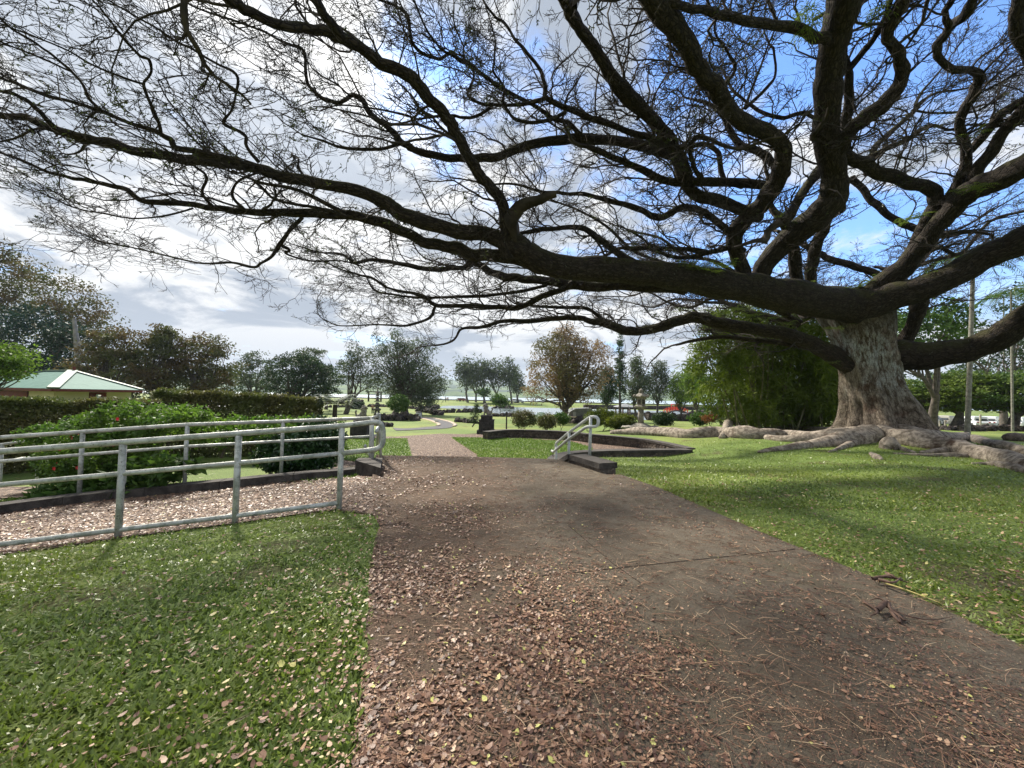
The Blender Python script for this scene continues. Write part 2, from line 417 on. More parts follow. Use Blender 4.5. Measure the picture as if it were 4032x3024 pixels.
def sheet(name, pts, mat, dz, z=None, parent=None, kind='structure'):
    """flat-ish polygon sheet draped at vertices (convex-ish, triangulated by bmesh)"""
    bm = bmesh.new(); vs = []
    for p in pts: vs.append(bm.verts.new((float(p[0]), float(p[1]), float((zf(p[0], p[1]) if z is None else z) + dz))))
    f = bm.faces.new(vs); f.normal_update()
    if f.normal.z < 0: f.normal_flip()
    bmesh.ops.triangulate(bm, faces=[f])
    me = bpy.data.meshes.new(name); bm.to_mesh(me); bm.free()
    o = link(name, me, mat, parent)
    if kind: tag(o, kind=kind)
    return o
def strip(name, A, B, mat, dz, sub=8, f=zfun, across=4, kind='structure', parent=None, jit=0):
    """draped strip between two polylines of equal count"""
    A = smooth_path(A, sub); B = smooth_path(B, sub); n = len(A)
    T = np.linspace(0, 1, across + 1); P = A[:, None, :2] * (1 - T[None, :, None]) + B[:, None, :2] * T[None, :, None]
    Z = f(P[..., 0], P[..., 1]) + dz; Vv = np.concatenate([P, Z[..., None]], -1).reshape(-1, 3)
    q = (np.arange(n - 1)[:, None] * (across + 1) + np.arange(across)[None, :]).ravel()
    F = np.stack([q, q + 1, q + across + 2, q + across + 1], 1)
    a = Vv[F[0, 1]] - Vv[F[0, 0]]; b = Vv[F[0, 3]] - Vv[F[0, 0]]
    if np.cross(a, b)[2] < 0: F = F[:, ::-1]
    o = link(name, npmesh(name, Vv, F), mat, parent, smooth=True)
    if kind: tag(o, kind=kind)
    return o

flat0 = lambda x, y: np.zeros_like(np.asarray(x, float))
g0 = lambda xs, ys: GZ(xs, ys, 0.0)[:2]
# upper plaza / path: a thick concrete slab
PL_L = [(-.50, -8), (-.58, -2), tuple(g0(1385, 3024)), tuple(g0(1425, 2700)), tuple(g0(1442, 2450)), tuple(g0(1455, 2250)), tuple(g0(1476, 2130)), tuple(g0(1494, 2070)), tuple(g0(1470, 2030)), (-2.15, 4.93)]
EDGE = [(-2.9, 8.2), (-3.25, 9.35), (-1.2, 9.42), (.4, 9.4), (1.12, 9.3)]
PL_R = [(1.38, 8.75), (1.9, 7.6), tuple(g0(2450, 1872)), tuple(g0(2600, 1925)), tuple(g0(2990, 2096)), tuple(g0(3463, 2287)), tuple(g0(4032, 2552)), (3.15, 1.2), (3.05, -8)]
PLAZA = PL_L + [(-2.45, 6.9)] + EDGE + PL_R
def inpoly(x, y, poly):
    x = np.asarray(x); y = np.asarray(y); c = np.zeros(x.shape, bool); n = len(poly)
    for i in range(n):
        x1, y1 = poly[i]; x2, y2 = poly[(i + 1) % n]
        c ^= ((y1 > y) != (y2 > y)) & (x < (x2 - x1) * (y - y1) / (y2 - y1 + 1e-12) + x1)
    return c
mb = MB(); mb.prism(PLAZA, -.95, .012)
o = tag(mb.build('path', M_PATH), kind='structure')
# saw-cut joints in the path, recessed dark lines are narrow grooves filled with soil
def groove(pa, pb, w=.008):
    pa, pb = np.array(pa), np.array(pb); d = unit(pb - pa); s = np.array([-d[1], d[0]]) * w / 2
    return [pa - s, pb - s, pb + s, pa + s]
M_SOIL = simple('joint_soil', (.02, .015, .011), (.07, .052, .038), 9, 1, .5)
mbj = MB()
for a_, b_ in [((1800, 2310), (3130, 2168)), ((2240, 2075), (2420, 2230)), ((1350, 2022), (1500, 2015)), ((2420, 2230), (2520, 2300))]:
    q = groove(g0(*a_), g0(*b_)); mbj.prism(q, .008, .016)
tag(mbj.build('joint', M_SOIL, o))

# ramp down to the left
rn = [g0(1470, 2030), G(1335, 2010)[:2], G(925, 2064)[:2], G(465, 2124)[:2], G(0, 2190)[:2], (-9.5, 2.9), (-14, 1.6)]
rf = [(-2.4, 6.9), G(1393, 1876)[:2], G(1000, 1916)[:2], G(500, 1964)[:2], G(0, 2022)[:2], (-10.4, 4.9), (-14.5, 3.7)]
strip('ramp', rn, rf, M_LITTER, .014, sub=6)

# lower plaza with its two grass panels
tl = [(-9, 15.2), (-4.0, 10.4), (-1, 9.0), (1.1, 9.2), (1.12, 11.4), (3.0, 13.8), (6.7, 14.9), (6.4, 18.2), (4.2, 20.3), (0, 21.7), (-1.4, 22.9), (-4.2, 22.9), (-6.2, 20.8), (-9, 20.4)]
LPOLY = tl
sheet('lower_plaza', tl, M_LITTER, .010, z=LOW)
def panel(pts, name='grass_panel'):
    m = MB(); m.prism(pts, LOW + .004, LOW + .035); return tag(m.build(name, M_LAWN), kind='structure')
gl = lambda xs, ys: tuple(GZ(xs, ys, LOW)[:2])
panel([gl(1100, 1729), gl(1603, 1729), gl(1610, 1760), gl(1622, 1800), (-4.2, 12.5), (-8.3, 14.5)])
panel([gl(1778, 1724), gl(1800, 1740), gl(1881, 1793), (-1.1, 13.0), (1.2, 12.9), (3.2, 14.6), gl(2330, 1764), gl(2250, 1742), gl(2050, 1729)])

# steps between the two levels
st = empty('steps', (-.7, 9.5, LOW), 'low flight of grey concrete steps between the leafy path and the lower plaza', 'steps')
for i in range(4):
    m = MB(); y0 = 9.45 + i * .32; z1 = -.16 * (i + 1)
    m.box((-.75, y0 + .16, (z1 + LOW - .1) / 2), (3.75 + .0 * i, .318, z1 - LOW + .1)); m.build('tread', M_PATH, st)

# kerbs, seat walls ------------------------------------------------
def wall_run(name, path, width, ztop, cap_h, body_h, label, slab=1.1, capmat=None, over=.04, body=True, stones=False, side=1, cat='low wall', closed=False):
    """cap slabs (parts) over a body; path in plan, ztop function of arclength index"""
    P = np.array(path, float); root = empty(name, (P[0][0], P[0][1], float(ztop[0] if hasattr(ztop, '__len__') else ztop) - cap_h - body_h), label, cat)
    zt = np.array(ztop if hasattr(ztop, '__len__') else [ztop] * len(P), float)
    D3 = np.column_stack([P, zt]); S = smooth_path(D3, 6) if len(P) > 3 else D3
    seg = np.r_[0, np.cumsum(np.linalg.norm(np.diff(S[:, :2], axis=0), axis=1))]
    n = max(1, round(seg[-1] / slab)); cuts = np.linspace(0, seg[-1], n + 1)
    at = lambda s_: np.array([np.interp(s_, seg, S[:, j]) for j in range(3)])
    def offs(s_):
        a, b = at(max(0, s_ - .15)), at(min(seg[-1], s_ + .15)); d = unit((b - a)[:2]); return np.array([-d[1], d[0]])
    prev = None
    for i in range(n):
        a_, b_ = cuts[i] + (.004 if i else 0), cuts[i + 1] - (.004 if i < n - 1 else 0)
        m = MB(); ss = np.linspace(a_, b_, 4)
        L_ = [at(q)[:2] + offs(q) * (width / 2 + over) for q in ss]; R_ = [at(q)[:2] - offs(q) * (width / 2 + over) for q in ss]
        zz = [at(q)[2] + random.uniform(-.002, .003) for q in ss]
        pts = L_ + R_[::-1]; z1 = zz + zz[::-1]
        m.prism(pts, [z - cap_h for z in z1], z1)
        o_ = m.build('cap_slab', capmat or M_CAP, root)
    if body:
        m = MB(); ss = np.linspace(0, seg[-1], n * 3 + 1)
        L_ = [at(q)[:2] + offs(q) * width / 2 for q in ss]; R_ = [at(q)[:2] - offs(q) * width / 2 for q in ss]; zz = [at(q)[2] - cap_h + .003 for q in ss]
        pts = L_ + R_[::-1]; z1 = zz + zz[::-1]; m.prism(pts, [z - body_h for z in z1], z1); m.build('wall_core', M_STONE, root)
    if stones:
        protos = []
        for q in range(8):
            bm = bmesh.new(); bmesh.ops.create_icosphere(bm, subdivisions=1, radius=.5)
            for v in bm.verts:
                v.co.x *= 1.05; v.co += Vector([random.uniform(-.09, .09) for _ in range(3)])
                for ax in range(3): v.co[ax] = math.copysign(abs(v.co[ax]) ** .62 * .62, v.co[ax])
            me = bpy.data.meshes.new('stone'); bm.to_mesh(me); bm.free(); me.materials.append(M_STONE); protos.append(me)
        inv = root.matrix_basis.inverted(); hh = body_h - .05; rows = max(2, round(hh / .17))
        for r_ in range(rows):
            s_ = .05 + random.random() * .1
            while s_ < seg[-1] - .1:
                wd = random.uniform(.16, .36); p = at(s_ + wd / 2); o2 = offs(s_ + wd / 2)
                c = p[:2] + o2 * side * (width / 2 - .02); h_ = hh / rows
                ob = bpy.data.objects.new('stone', random.choice(protos)); COL.objects.link(ob); ob.parent = root
                ang = math.atan2(-o2[0], o2[1])
                ob.matrix_basis = inv @ Matrix.Translation((c[0], c[1], p[2] - cap_h - .02 - (r_ + .5) * h_)) @ Matrix.Rotation(ang, 4, 'Z') @ Matrix.Diagonal((wd * .94, random.uniform(.10, .16), h_ * random.uniform(.86, 1.0), 1))
                s_ += wd
    return root
CZ = -.35
far_xy = [GZ(x_, y_, CZ)[:2] for x_, y_ in [(1912, 1699), (2000, 1691), (2120, 1693), (2240, 1699), (2330, 1709), (2440, 1718), (2545, 1729), (2640, 1746)]] + [(6.95, 14.95)]
wall_run('stone_seat_wall', far_xy, .34, CZ, .09, .5, 'long curved dark stone seat wall with a concrete cap, running from the right lion pedestal to a sharp corner on the lawn', 1.5, stones=True, side=-1)
near_xy = [(1.28, 11.35), (1.45, 12.2), (2.0, 13.1), (3.1, 13.75), (4.6, 14.2), (5.8, 14.45), (6.75, 14.6)]
wall_run('stone_seat_wall', near_xy, .34, CZ, .10, .5, 'shorter dark seat wall in front, curving from the foot of the steps to the sharp corner on the lawn', 1.3, stones=True, side=1)
# cheek wall of the steps on the right with a flat block nearest the camera
wall_run('cheek_wall', [(1.98, 7.82), (1.55, 8.9)], .36, .2, .115, .42, 'short flat topped cheek block between the path and the right lawn, below the white handrail', 1.2, cat='cheek wall')
wall_run('cheek_wall', [(1.52, 8.93), (1.42, 10.2), (1.36, 11.2)], .34, [.2, -.18, -.5], .115, .55, 'sloping cap of the cheek wall going down beside the steps behind the flat block', 1.2, cat='cheek wall')
# kerb along the far side of the ramp, its cap slabs butted end to end
kf = [G(xs, ys)[:2] + np.array([0.02, .14]) for xs, ys in [(1393, 1876), (1129, 1902), (843, 1931), (527, 1962), (185, 2000)]] + [np.array([-8.9, 5.35]), np.array([-12.5, 4.4])]
kz = [zf(p[0], p[1] - .14) + .15 for p in kf]
wall_run('ramp_kerb', kf, .27, kz, .17, .25, 'long dark concrete kerb along the far side of the leaf covered ramp, with white railings on it', 1.15, over=.0, cat='kerb')
m = MB(); q = [G(1393, 1876)[:2] + np.array([.02, .0]), G(1497, 1880)[:2], GZ(1506, 1803, .16)[:2], GZ(1412, 1803, .16)[:2]]
m.prism(q, -.9, .162); tag(m.build('kerb_end_block', M_CAP), 'broad flat concrete block where the ramp kerb ends beside the steps', 'kerb block')

# asphalt path, kerbs, far park -------------------------------------
pr = [(1560, 1697), (1680, 1692), (1760, 1687), (1786, 1680), (1793, 1673), (1775, 1663), (1745, 1655), (1713, 1648), (1680, 1644), (1654, 1643)]
pl = [(1545, 1685), (1600, 1688), (1680, 1682), (1722, 1678), (1730, 1674), (1724, 1668), (1708, 1661), (1690, 1655), (1668, 1650), (1645, 1647)]
A = [G(*q)[:2] for q in pr]; B = [G(*q)[:2] for q in pl]
strip('footpath', A, B, M_ASPH, .03, sub=5)
def curve_bar(name, pts, w, h, mat, label=None, cat=None, kind=None, sub=5, dz=0, parent=None):
    P = smooth_path(np.array([p[:2] for p in pts]), sub); T = unit(np.gradient(P, axis=0)); N = np.stack([-T[:, 1], T[:, 0]], 1)
    L_, R_ = P + N * w / 2, P - N * w / 2; zb = zfun(P[:, 0], P[:, 1]) + dz; n = len(P)
    Vv = np.concatenate([np.c_[L_, zb - .1], np.c_[L_, zb + h], np.c_[R_, zb + h], np.c_[R_, zb - .1]])
    F = []
    for i in range(n - 1):
        for a in range(4): b = (a + 1) % 4; F.append((a * n + i, a * n + i + 1, b * n + i + 1, b * n + i))
    F += [(0, n, 2 * n, 3 * n), (4 * n - 1, 3 * n - 1, 2 * n - 1, n - 1)]
    o = link(name, npmesh(name, Vv, np.array(F)), mat, parent); return tag(o, label, cat, kind=kind)
curve_bar('path_kerb', A[3:], .28, .09, M_KERB, 'pale kerb on the outer right side of the winding grey footpath', 'kerb')
curve_bar('path_kerb', B[3:], .28, .09, M_KERB, 'pale kerb on the inner left side of the winding grey footpath', 'kerb')

# ponds and sea
def m_water(c, sc, bs, r=.06):
    def f(k):
        p = wpos(k); n = k.noise(p, sc, 4, .6); return bsdf(k, c, r, n, .05, bs, spec=.7)
    return f
M_POND = material('pond_water', m_water((.20, .24, .26), 1.5, .25, .16)); M_SEA = material('sea_water', m_water((.34, .42, .46), .25, .3, .3))
WZ = -1.74
gw = lambda xs, ys: tuple(GZ(xs, ys, WZ)[:2])
sheet('pond', [gw(*q) for q in [(1726, 1606), (1745, 1598), (1830, 1597), (1900, 1600), (2060, 1604), (2240, 1608), (2240, 1630), (2060, 1637), (1990, 1633), (1940, 1625), (1895, 1620), (1830, 1610), (1760, 1608)]], M_POND, 0, z=WZ)
sheet('pond', [gw(*q) for q in [(2300, 1612), (2450, 1612), (2560, 1617), (2720, 1620), (2760, 1630), (2740, 1645), (2700, 1655), (2600, 1660), (2520, 1655), (2480, 1640), (2300, 1640)]], M_POND, 0, z=WZ)
sheet('sea', [(-4000, 222), (4000, 222), (4000, 5100), (-4000, 5100)], M_SEA, 0, z=-3.4)

# hills across the bay
hx = np.linspace(-2600, 3400, 260); hy = np.linspace(1500, 4600, 60); HX, HY = np.meshgrid(hx, hy)
from mathutils import noise as mn
hn = np.array([[mn.fractal((a * .0016, b * .0016, 0), 1, 2, 5) for a in hx] for b in hy]); hn2 = np.array([[mn.fractal((a * .012, b * .006, 4), .8, 2, 4) for a in hx] for b in hy])
t = (HY - 1500) / 3100
HZ = -4 + np.clip(t * 20, 0, 1) * (14 + 6 * hn2) + t * 170 * np.clip(1 + .25 * hn, .3, 2) * np.interp(HX, [-2600, -1200, 300, 3400], [1.2, 1.15, .6, .4]) + 12 * hn2 * np.clip(t * 8, 0, 1)
HZ[0, :] = -5
q = (np.arange(59)[:, None] * 260 + np.arange(259)[None, :]).ravel()
def m_hill(k):
    p = wpos(k); n1 = k.noise(p, .004, 6, .6); n2 = k.noise(p, .03, 4, .6)
    col = k.mix(k.ramp(n1, .42, .58), (.022, .045, .018), (.13, .19, .05)); col = k.mix(k.ramp(n2, .5, .65), col, (.03, .06, .025))
    return bsdf(k, col, .95, n2, 8, .8, spec=.1)
tag(link('hills', npmesh('hills', np.stack([HX.ravel(), HY.ravel(), HZ.ravel()], 1), np.stack([q, q + 1, q + 261, q + 260], 1)), material('forested_hill', m_hill), smooth=True), kind='structure')

# dark sea wall with the shore road behind it
SW = [(-160, 186), (-90, 184), (-60, 182), (-20, 181), (10, 179), (40, 176), (60, 174), (95, 170), (150, 165)]
curve_bar('sea_wall', SW, .7, .42, M_LAVA, 'low black lava rock sea wall along the shore of the bay', 'sea wall')

def rockline(name, px, w, h, label, seed=0, size=.5, z=None, cat='rock wall', D=None):
    """a line of joined rough lava blocks following pixels on the ground"""
    r_ = np.random.default_rng(seed); P = np.array([G(*q)[:2] if z is None else GZ(q[0], q[1], z)[:2] for q in px]); P = smooth_path(P, 5)
    seg = np.r_[0, np.cumsum(np.linalg.norm(np.diff(P, axis=0), axis=1))]; n = int(min(260, seg[-1] / (size * .45)) * max(1, w / size)) + 3
    m = MB()
    for i in range(n):
        s_ = r_.random() * seg[-1]; x, y = np.interp(s_, seg, P[:, 0]), np.interp(s_, seg, P[:, 1])
        x += r_.normal(0, w * .3) * .6; y += r_.normal(0, w * .3); sc = size * (.6 + .7 * r_.random()); zb = zf(x, y)
        e = Euler((r_.random() * 3, r_.random() * 3, r_.random() * 3)).to_matrix()
        m.ball((x, y, zb + h * r_.random() * .75), sc * .55, 1, (1.2, 1, .7 + .3 * r_.random()), e)
    me = bpy.data.meshes.new(name); 
    for v in m.bm.verts: v.co += Vector(r_.normal(0, size * .07, 3))
    return tag(m.build(name, M_LAVA), label, cat)
rockline('lava_rock_wall', [(1648, 1613), (1700, 1612), (1730, 1608)], 1.2, .7, 'short black lava wall meeting the left end of the bright pond', 1, 1.1)
rockline('lava_rock_wall', [(1650, 1620), (1690, 1625), (1725, 1634), (1738, 1636)], 1.6, .6, 'dark rubble bank sloping down just right of the striped litter bin', 2, .9)
rockline('lava_rock_wall', [(1740, 1626), (1800, 1625), (1860, 1624), (1893, 1626)], 1.0, .6, 'straight black rock edging in front of the bright pond', 3, .8)
rockline('lava_rock_wall', [(1790, 1661), (1830, 1664), (1880, 1668)], .7, .3, 'thin dark rock line in the grass left of the small bonsai pine', 4, .5)
rockline('lava_rock_wall', [(1300, 1605), (1480, 1602), (1560, 1606), (1650, 1612)], 1.0, .4, 'long low dark rock line crossing the lawn behind the pagoda lantern', 5, .8)
rockline('lava_rock_wall', [(1388, 1583), (1405, 1581), (1425, 1584)], 1.4, .7, 'small black rock hump on the lawn beyond the left lion', 6, 1.0)
rockline('lava_rock_wall', [(1935, 1640), (1990, 1641), (2060, 1643)], 1.0, .5, 'dark rock edge of the pond behind the right lion', 7, .7)
rockline('lava_rock_mound', [(1480, 1655), (1515, 1655), (1560, 1656), (1600, 1657), (1640, 1655)], 1.9, .75, 'big rough mound of black lava rocks below the round clipped tree', 8, .6, cat='rock mound')
rockline('lava_rock_mound', [(1475, 1676), (1500, 1677), (1535, 1681)], .6, .25, 'small strip of black rocks at the edge of the lower plaza', 9, .35, cat='rock mound')
rockline('lava_rock_wall', [(2215, 1665), (2260, 1664), (2310, 1668), (2350, 1672)], 1.0, .5, 'rough dark rocks behind the curved seat wall left of the azalea bushes', 10, .6)
rockline('lava_rock_wall', [(2545, 1655), (2600, 1656), (2680, 1658), (2760, 1655), (2850, 1650)], 2.2, .9, 'wide bank of dark rocks right of the tall stone lantern', 12, .9)
rockline('lava_rock_wall', [(2700, 1636), (2800, 1634), (2900, 1632)], 1.5, .9, 'rock bank at the right foot of the red bridge', 13, 1.0)
rockline('lava_rock_wall', [(3595, 1690), (3700, 1692), (3800, 1698), (3900, 1697), (4060, 1700)], .5, .5, 'low black rock wall crossing the lawn behind the slim palm on the right', 14, .5)
curve_bar('causeway', [GZ(*q, -1.3) for q in [(2380, 1628), (2450, 1626), (2540, 1624), (2625, 1627)]], 1.0, .45, M_LAVA, 'dark straight causeway across the water left of the red bridge', 'causeway')
curve_bar('sea_terrace', [GZ(2300, 1604, -.9), GZ(2500, 1606, -.9), GZ(2700, 1609, -.9), GZ(2860, 1612, -.9), GZ(3300, 1620, -.9)], 1.0, 1.0, M_LAVA, 'tall black rock terrace wall behind the red bridge with thin trees above', 'terrace wall', dz=.6)
rockline('pond_islet', [(1948, 1609), (1975, 1608), (2010, 1611)], 1.5, .7, 'small dark rock islet with a bush standing in the bright pond', 15, 1.1, cat='islet')
# ================================================================== THE BIG SPREADING TREE
rng = np.random.default_rng(5)
def m_bark(k):
    a = k.attr('bark', 'Vector'); p = wpos(k)
    sc = k.new('ShaderNodeVectorMath', operation='MULTIPLY'); k.put(sc.inputs[0], a); sc.inputs[1].default_value = (1, 1, .3)
    v = k.vor(sc.outputs[0], 17, feature='DISTANCE_TO_EDGE'); n1 = k.noise(sc.outputs[0], 14, 6, .65); n2 = k.noise(p, 2.0, 5, .6); n3 = k.noise(p, 11, 5, .65)
    crack = k.ramp(v, .0, .16)
    col = k.mix(k.ramp(n1, .35, .65), (.018, .014, .011), (.055, .043, .034))
    col = k.mix(crack, (.016, .012, .010), col)
    nz = k.new('ShaderNodeSeparateXYZ'); k.put(nz.inputs[0], k.new('ShaderNodeNewGeometry').outputs['Normal'])
    up = k.ramp(nz.outputs[2], -.1, .75)
    moss = k.math('MULTIPLY', up, k.ramp(k.math('ADD', n2, k.math('MULTIPLY', n3, .4)), .58, .78))
    col = k.mix(k.math('MULTIPLY', moss, .75), col, (.050, .050, .014))
    lich = k.math('MULTIPLY', k.ramp(n3, .62, .70), k.ramp(n2, .40, .6)); col = k.mix(k.math('MULTIPLY', lich, .5), col, (.20, .21, .19))
    return bsdf(k, col, .9, k.math('ADD', crack, k.math('MULTIPLY', n1, .7)), .035, 1.0, spec=.2)
M_BARK = material('mossy_bark', m_bark)
def m_trunk(k):
    a = k.attr('bark', 'Vector'); p = wpos(k)
    sc = k.new('ShaderNodeVectorMath', operation='MULTIPLY'); k.put(sc.inputs[0], a); sc.inputs[1].default_value = (1, 1, .33)
    dist = k.vmath('ADD', sc.outputs[0], k.vmath('SCALE', k.new('ShaderNodeTexNoise').outputs['Color'], None)) if False else sc.outputs[0]
    v = k.vor(dist, 13, feature='DISTANCE_TO_EDGE'); v2 = k.vor(dist, 34, feature='DISTANCE_TO_EDGE'); n1 = k.noise(dist, 9, 6, .65); n2 = k.noise(p, .9, 4, .6); n3 = k.noise(dist, 30, 4, .6)
    crack = k.math('MULTIPLY', k.ramp(k.math('ADD', v, k.math('MULTIPLY', n1, .14)), .03, .17, .35, 1), k.ramp(v2, 0, .10, .7, 1))
    col = k.mix(k.ramp(n1, .35, .65), (.12, .095, .072), (.30, .25, .195))
    zz = k.new('ShaderNodeSeparateXYZ'); k.put(zz.inputs[0], p)
    grey = k.math('MULTIPLY', k.ramp(zz.outputs[2], 1.2, 2.8), k.ramp(n2, .40, .60)); grey = k.math('MULTIPLY', grey, k.ramp(n1, .42, .58))
    col = k.mix(k.math('MULTIPLY', grey, .85), col, (.42, .45, .44))
    red = k.ramp(k.noise(p, 1.4, 4, .6), .56, .66); col = k.mix(k.math('MULTIPLY', red, .5), col, (.10, .045, .028))
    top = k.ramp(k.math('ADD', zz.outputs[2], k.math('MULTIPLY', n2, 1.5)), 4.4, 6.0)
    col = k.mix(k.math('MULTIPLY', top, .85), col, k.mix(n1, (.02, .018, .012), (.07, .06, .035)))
    col = k.mix(crack, (.022, .015, .011), col)
    return bsdf(k, col, .9, k.math('ADD', crack, k.math('MULTIPLY', n1, .8)), .07, 1.0, spec=.2)
M_TRUNK = material('pale_trunk_bark', m_trunk)
def m_root(k):
    a = k.attr('bark', 'Vector'); p = wpos(k)
    n1 = k.noise(a, 7, 6, .65); n2 = k.noise(p, 2, 5, .6); n3 = k.noise(a, 30, 4, .65)
    col = k.mix(k.ramp(n1, .35, .65), (.12, .10, .078), (.36, .31, .25)); col = k.mix(k.ramp(n2, .55, .7), col, (.07, .045, .03))
    col = k.mix(k.math('MULTIPLY', k.ramp(n3, .6, .7), .5), col, (.04, .028, .02))
    return bsdf(k, col, .9, k.math('ADD', n1, k.math('MULTIPLY', n3, .5)), .04, 1.0, spec=.2)
M_ROOT = material('root_bark', m_root)

TB = (TREE[0], TREE[1], zf(*TREE))
tree = empty('rain_tree', TB, 'enormous spreading tree with dark mossy limbs reaching across the whole sky and bare lacy twigs', 'tree')
# trunk: rings in V pixels (x centre, y, half width) at its distance
def px_m(D): return D / 831.0
prof = [(1000, 1915, 150), (958, 1915, 135), (940, 1912, 112), (922, 1908, 92), (900, 1903, 82), (870, 1896, 74), (840, 1885, 66), (800, 1878, 62), (765, 1872, 63), (735, 1866, 66), (705, 1858, 74), (680, 1850, 84), (655, 1848, 80), (630, 1850, 55)]
k_ = 72; th = np.linspace(0, 2 * np.pi, k_, endpoint=False); VV = []; BK = []
flph = rng.random(8) * 6.28
for i, (yv, xv, hw) in enumerate(prof):
    c = V(xv, yv, 16.0); r0 = hw * px_m(16.0) * .77
    f = sst(720, 955, yv); fl = .05 + .20 * f ** 1.5
    r = r0 * (1 + fl * (.6 * np.cos(5 * th + flph[0] + i * .05) + .4 * np.cos(8 * th + flph[1] - i * .04) + .25 * np.cos(13 * th + flph[2])) + .018 * rng.normal(0, 1, k_))
    r *= 1 + .04 * np.cos(3 * th + i * .5)
    VV.append(np.stack([c[0] + r * np.cos(th), c[1] + r * np.sin(th), np.full(k_, c[2])], 1)); BK.append(np.stack([np.cos(th) * r0, np.sin(th) * r0, np.full(k_, c[2])], 1))
VV = np.array(VV); BK = np.array(BK)
def densify(A, n=4):
    o = []
    for i in range(len(A) - 1):
        for t_ in range(n): o.append(A[i] * (1 - t_ / n) + A[i + 1] * t_ / n)
    o.append(A[-1]); return np.array(o)
VV = densify(VV, 5); BK = densify(BK, 5); m_ = len(VV)
ctr = VV.mean(1, keepdims=True); dirs_ = VV - ctr; dirs_[..., 2] = 0; dirs_ = unit(dirs_)
spn = np.array([[mn.noise(Vector((math.cos(a) * 3.2, math.sin(a) * 3.2, i * .16))) + .5 * mn.noise(Vector((math.cos(a) * 9, math.sin(a) * 9, i * .3))) for a in th] for i in range(m_)])
VV = VV + dirs_ * spn[..., None] * .07
i_ = np.arange(m_ - 1)[:, None] * k_; j_ = np.arange(k_)[None, :]
Fq = np.stack([i_ + j_, i_ + (j_ + 1) % k_, i_ + k_ + (j_ + 1) % k_, i_ + k_ + j_], -1).reshape(-1, 4)
link('trunk', npmesh('trunk', VV.reshape(-1, 3), Fq, vattrs={'bark': BK.reshape(-1, 3)}), M_TRUNK, tree, True)

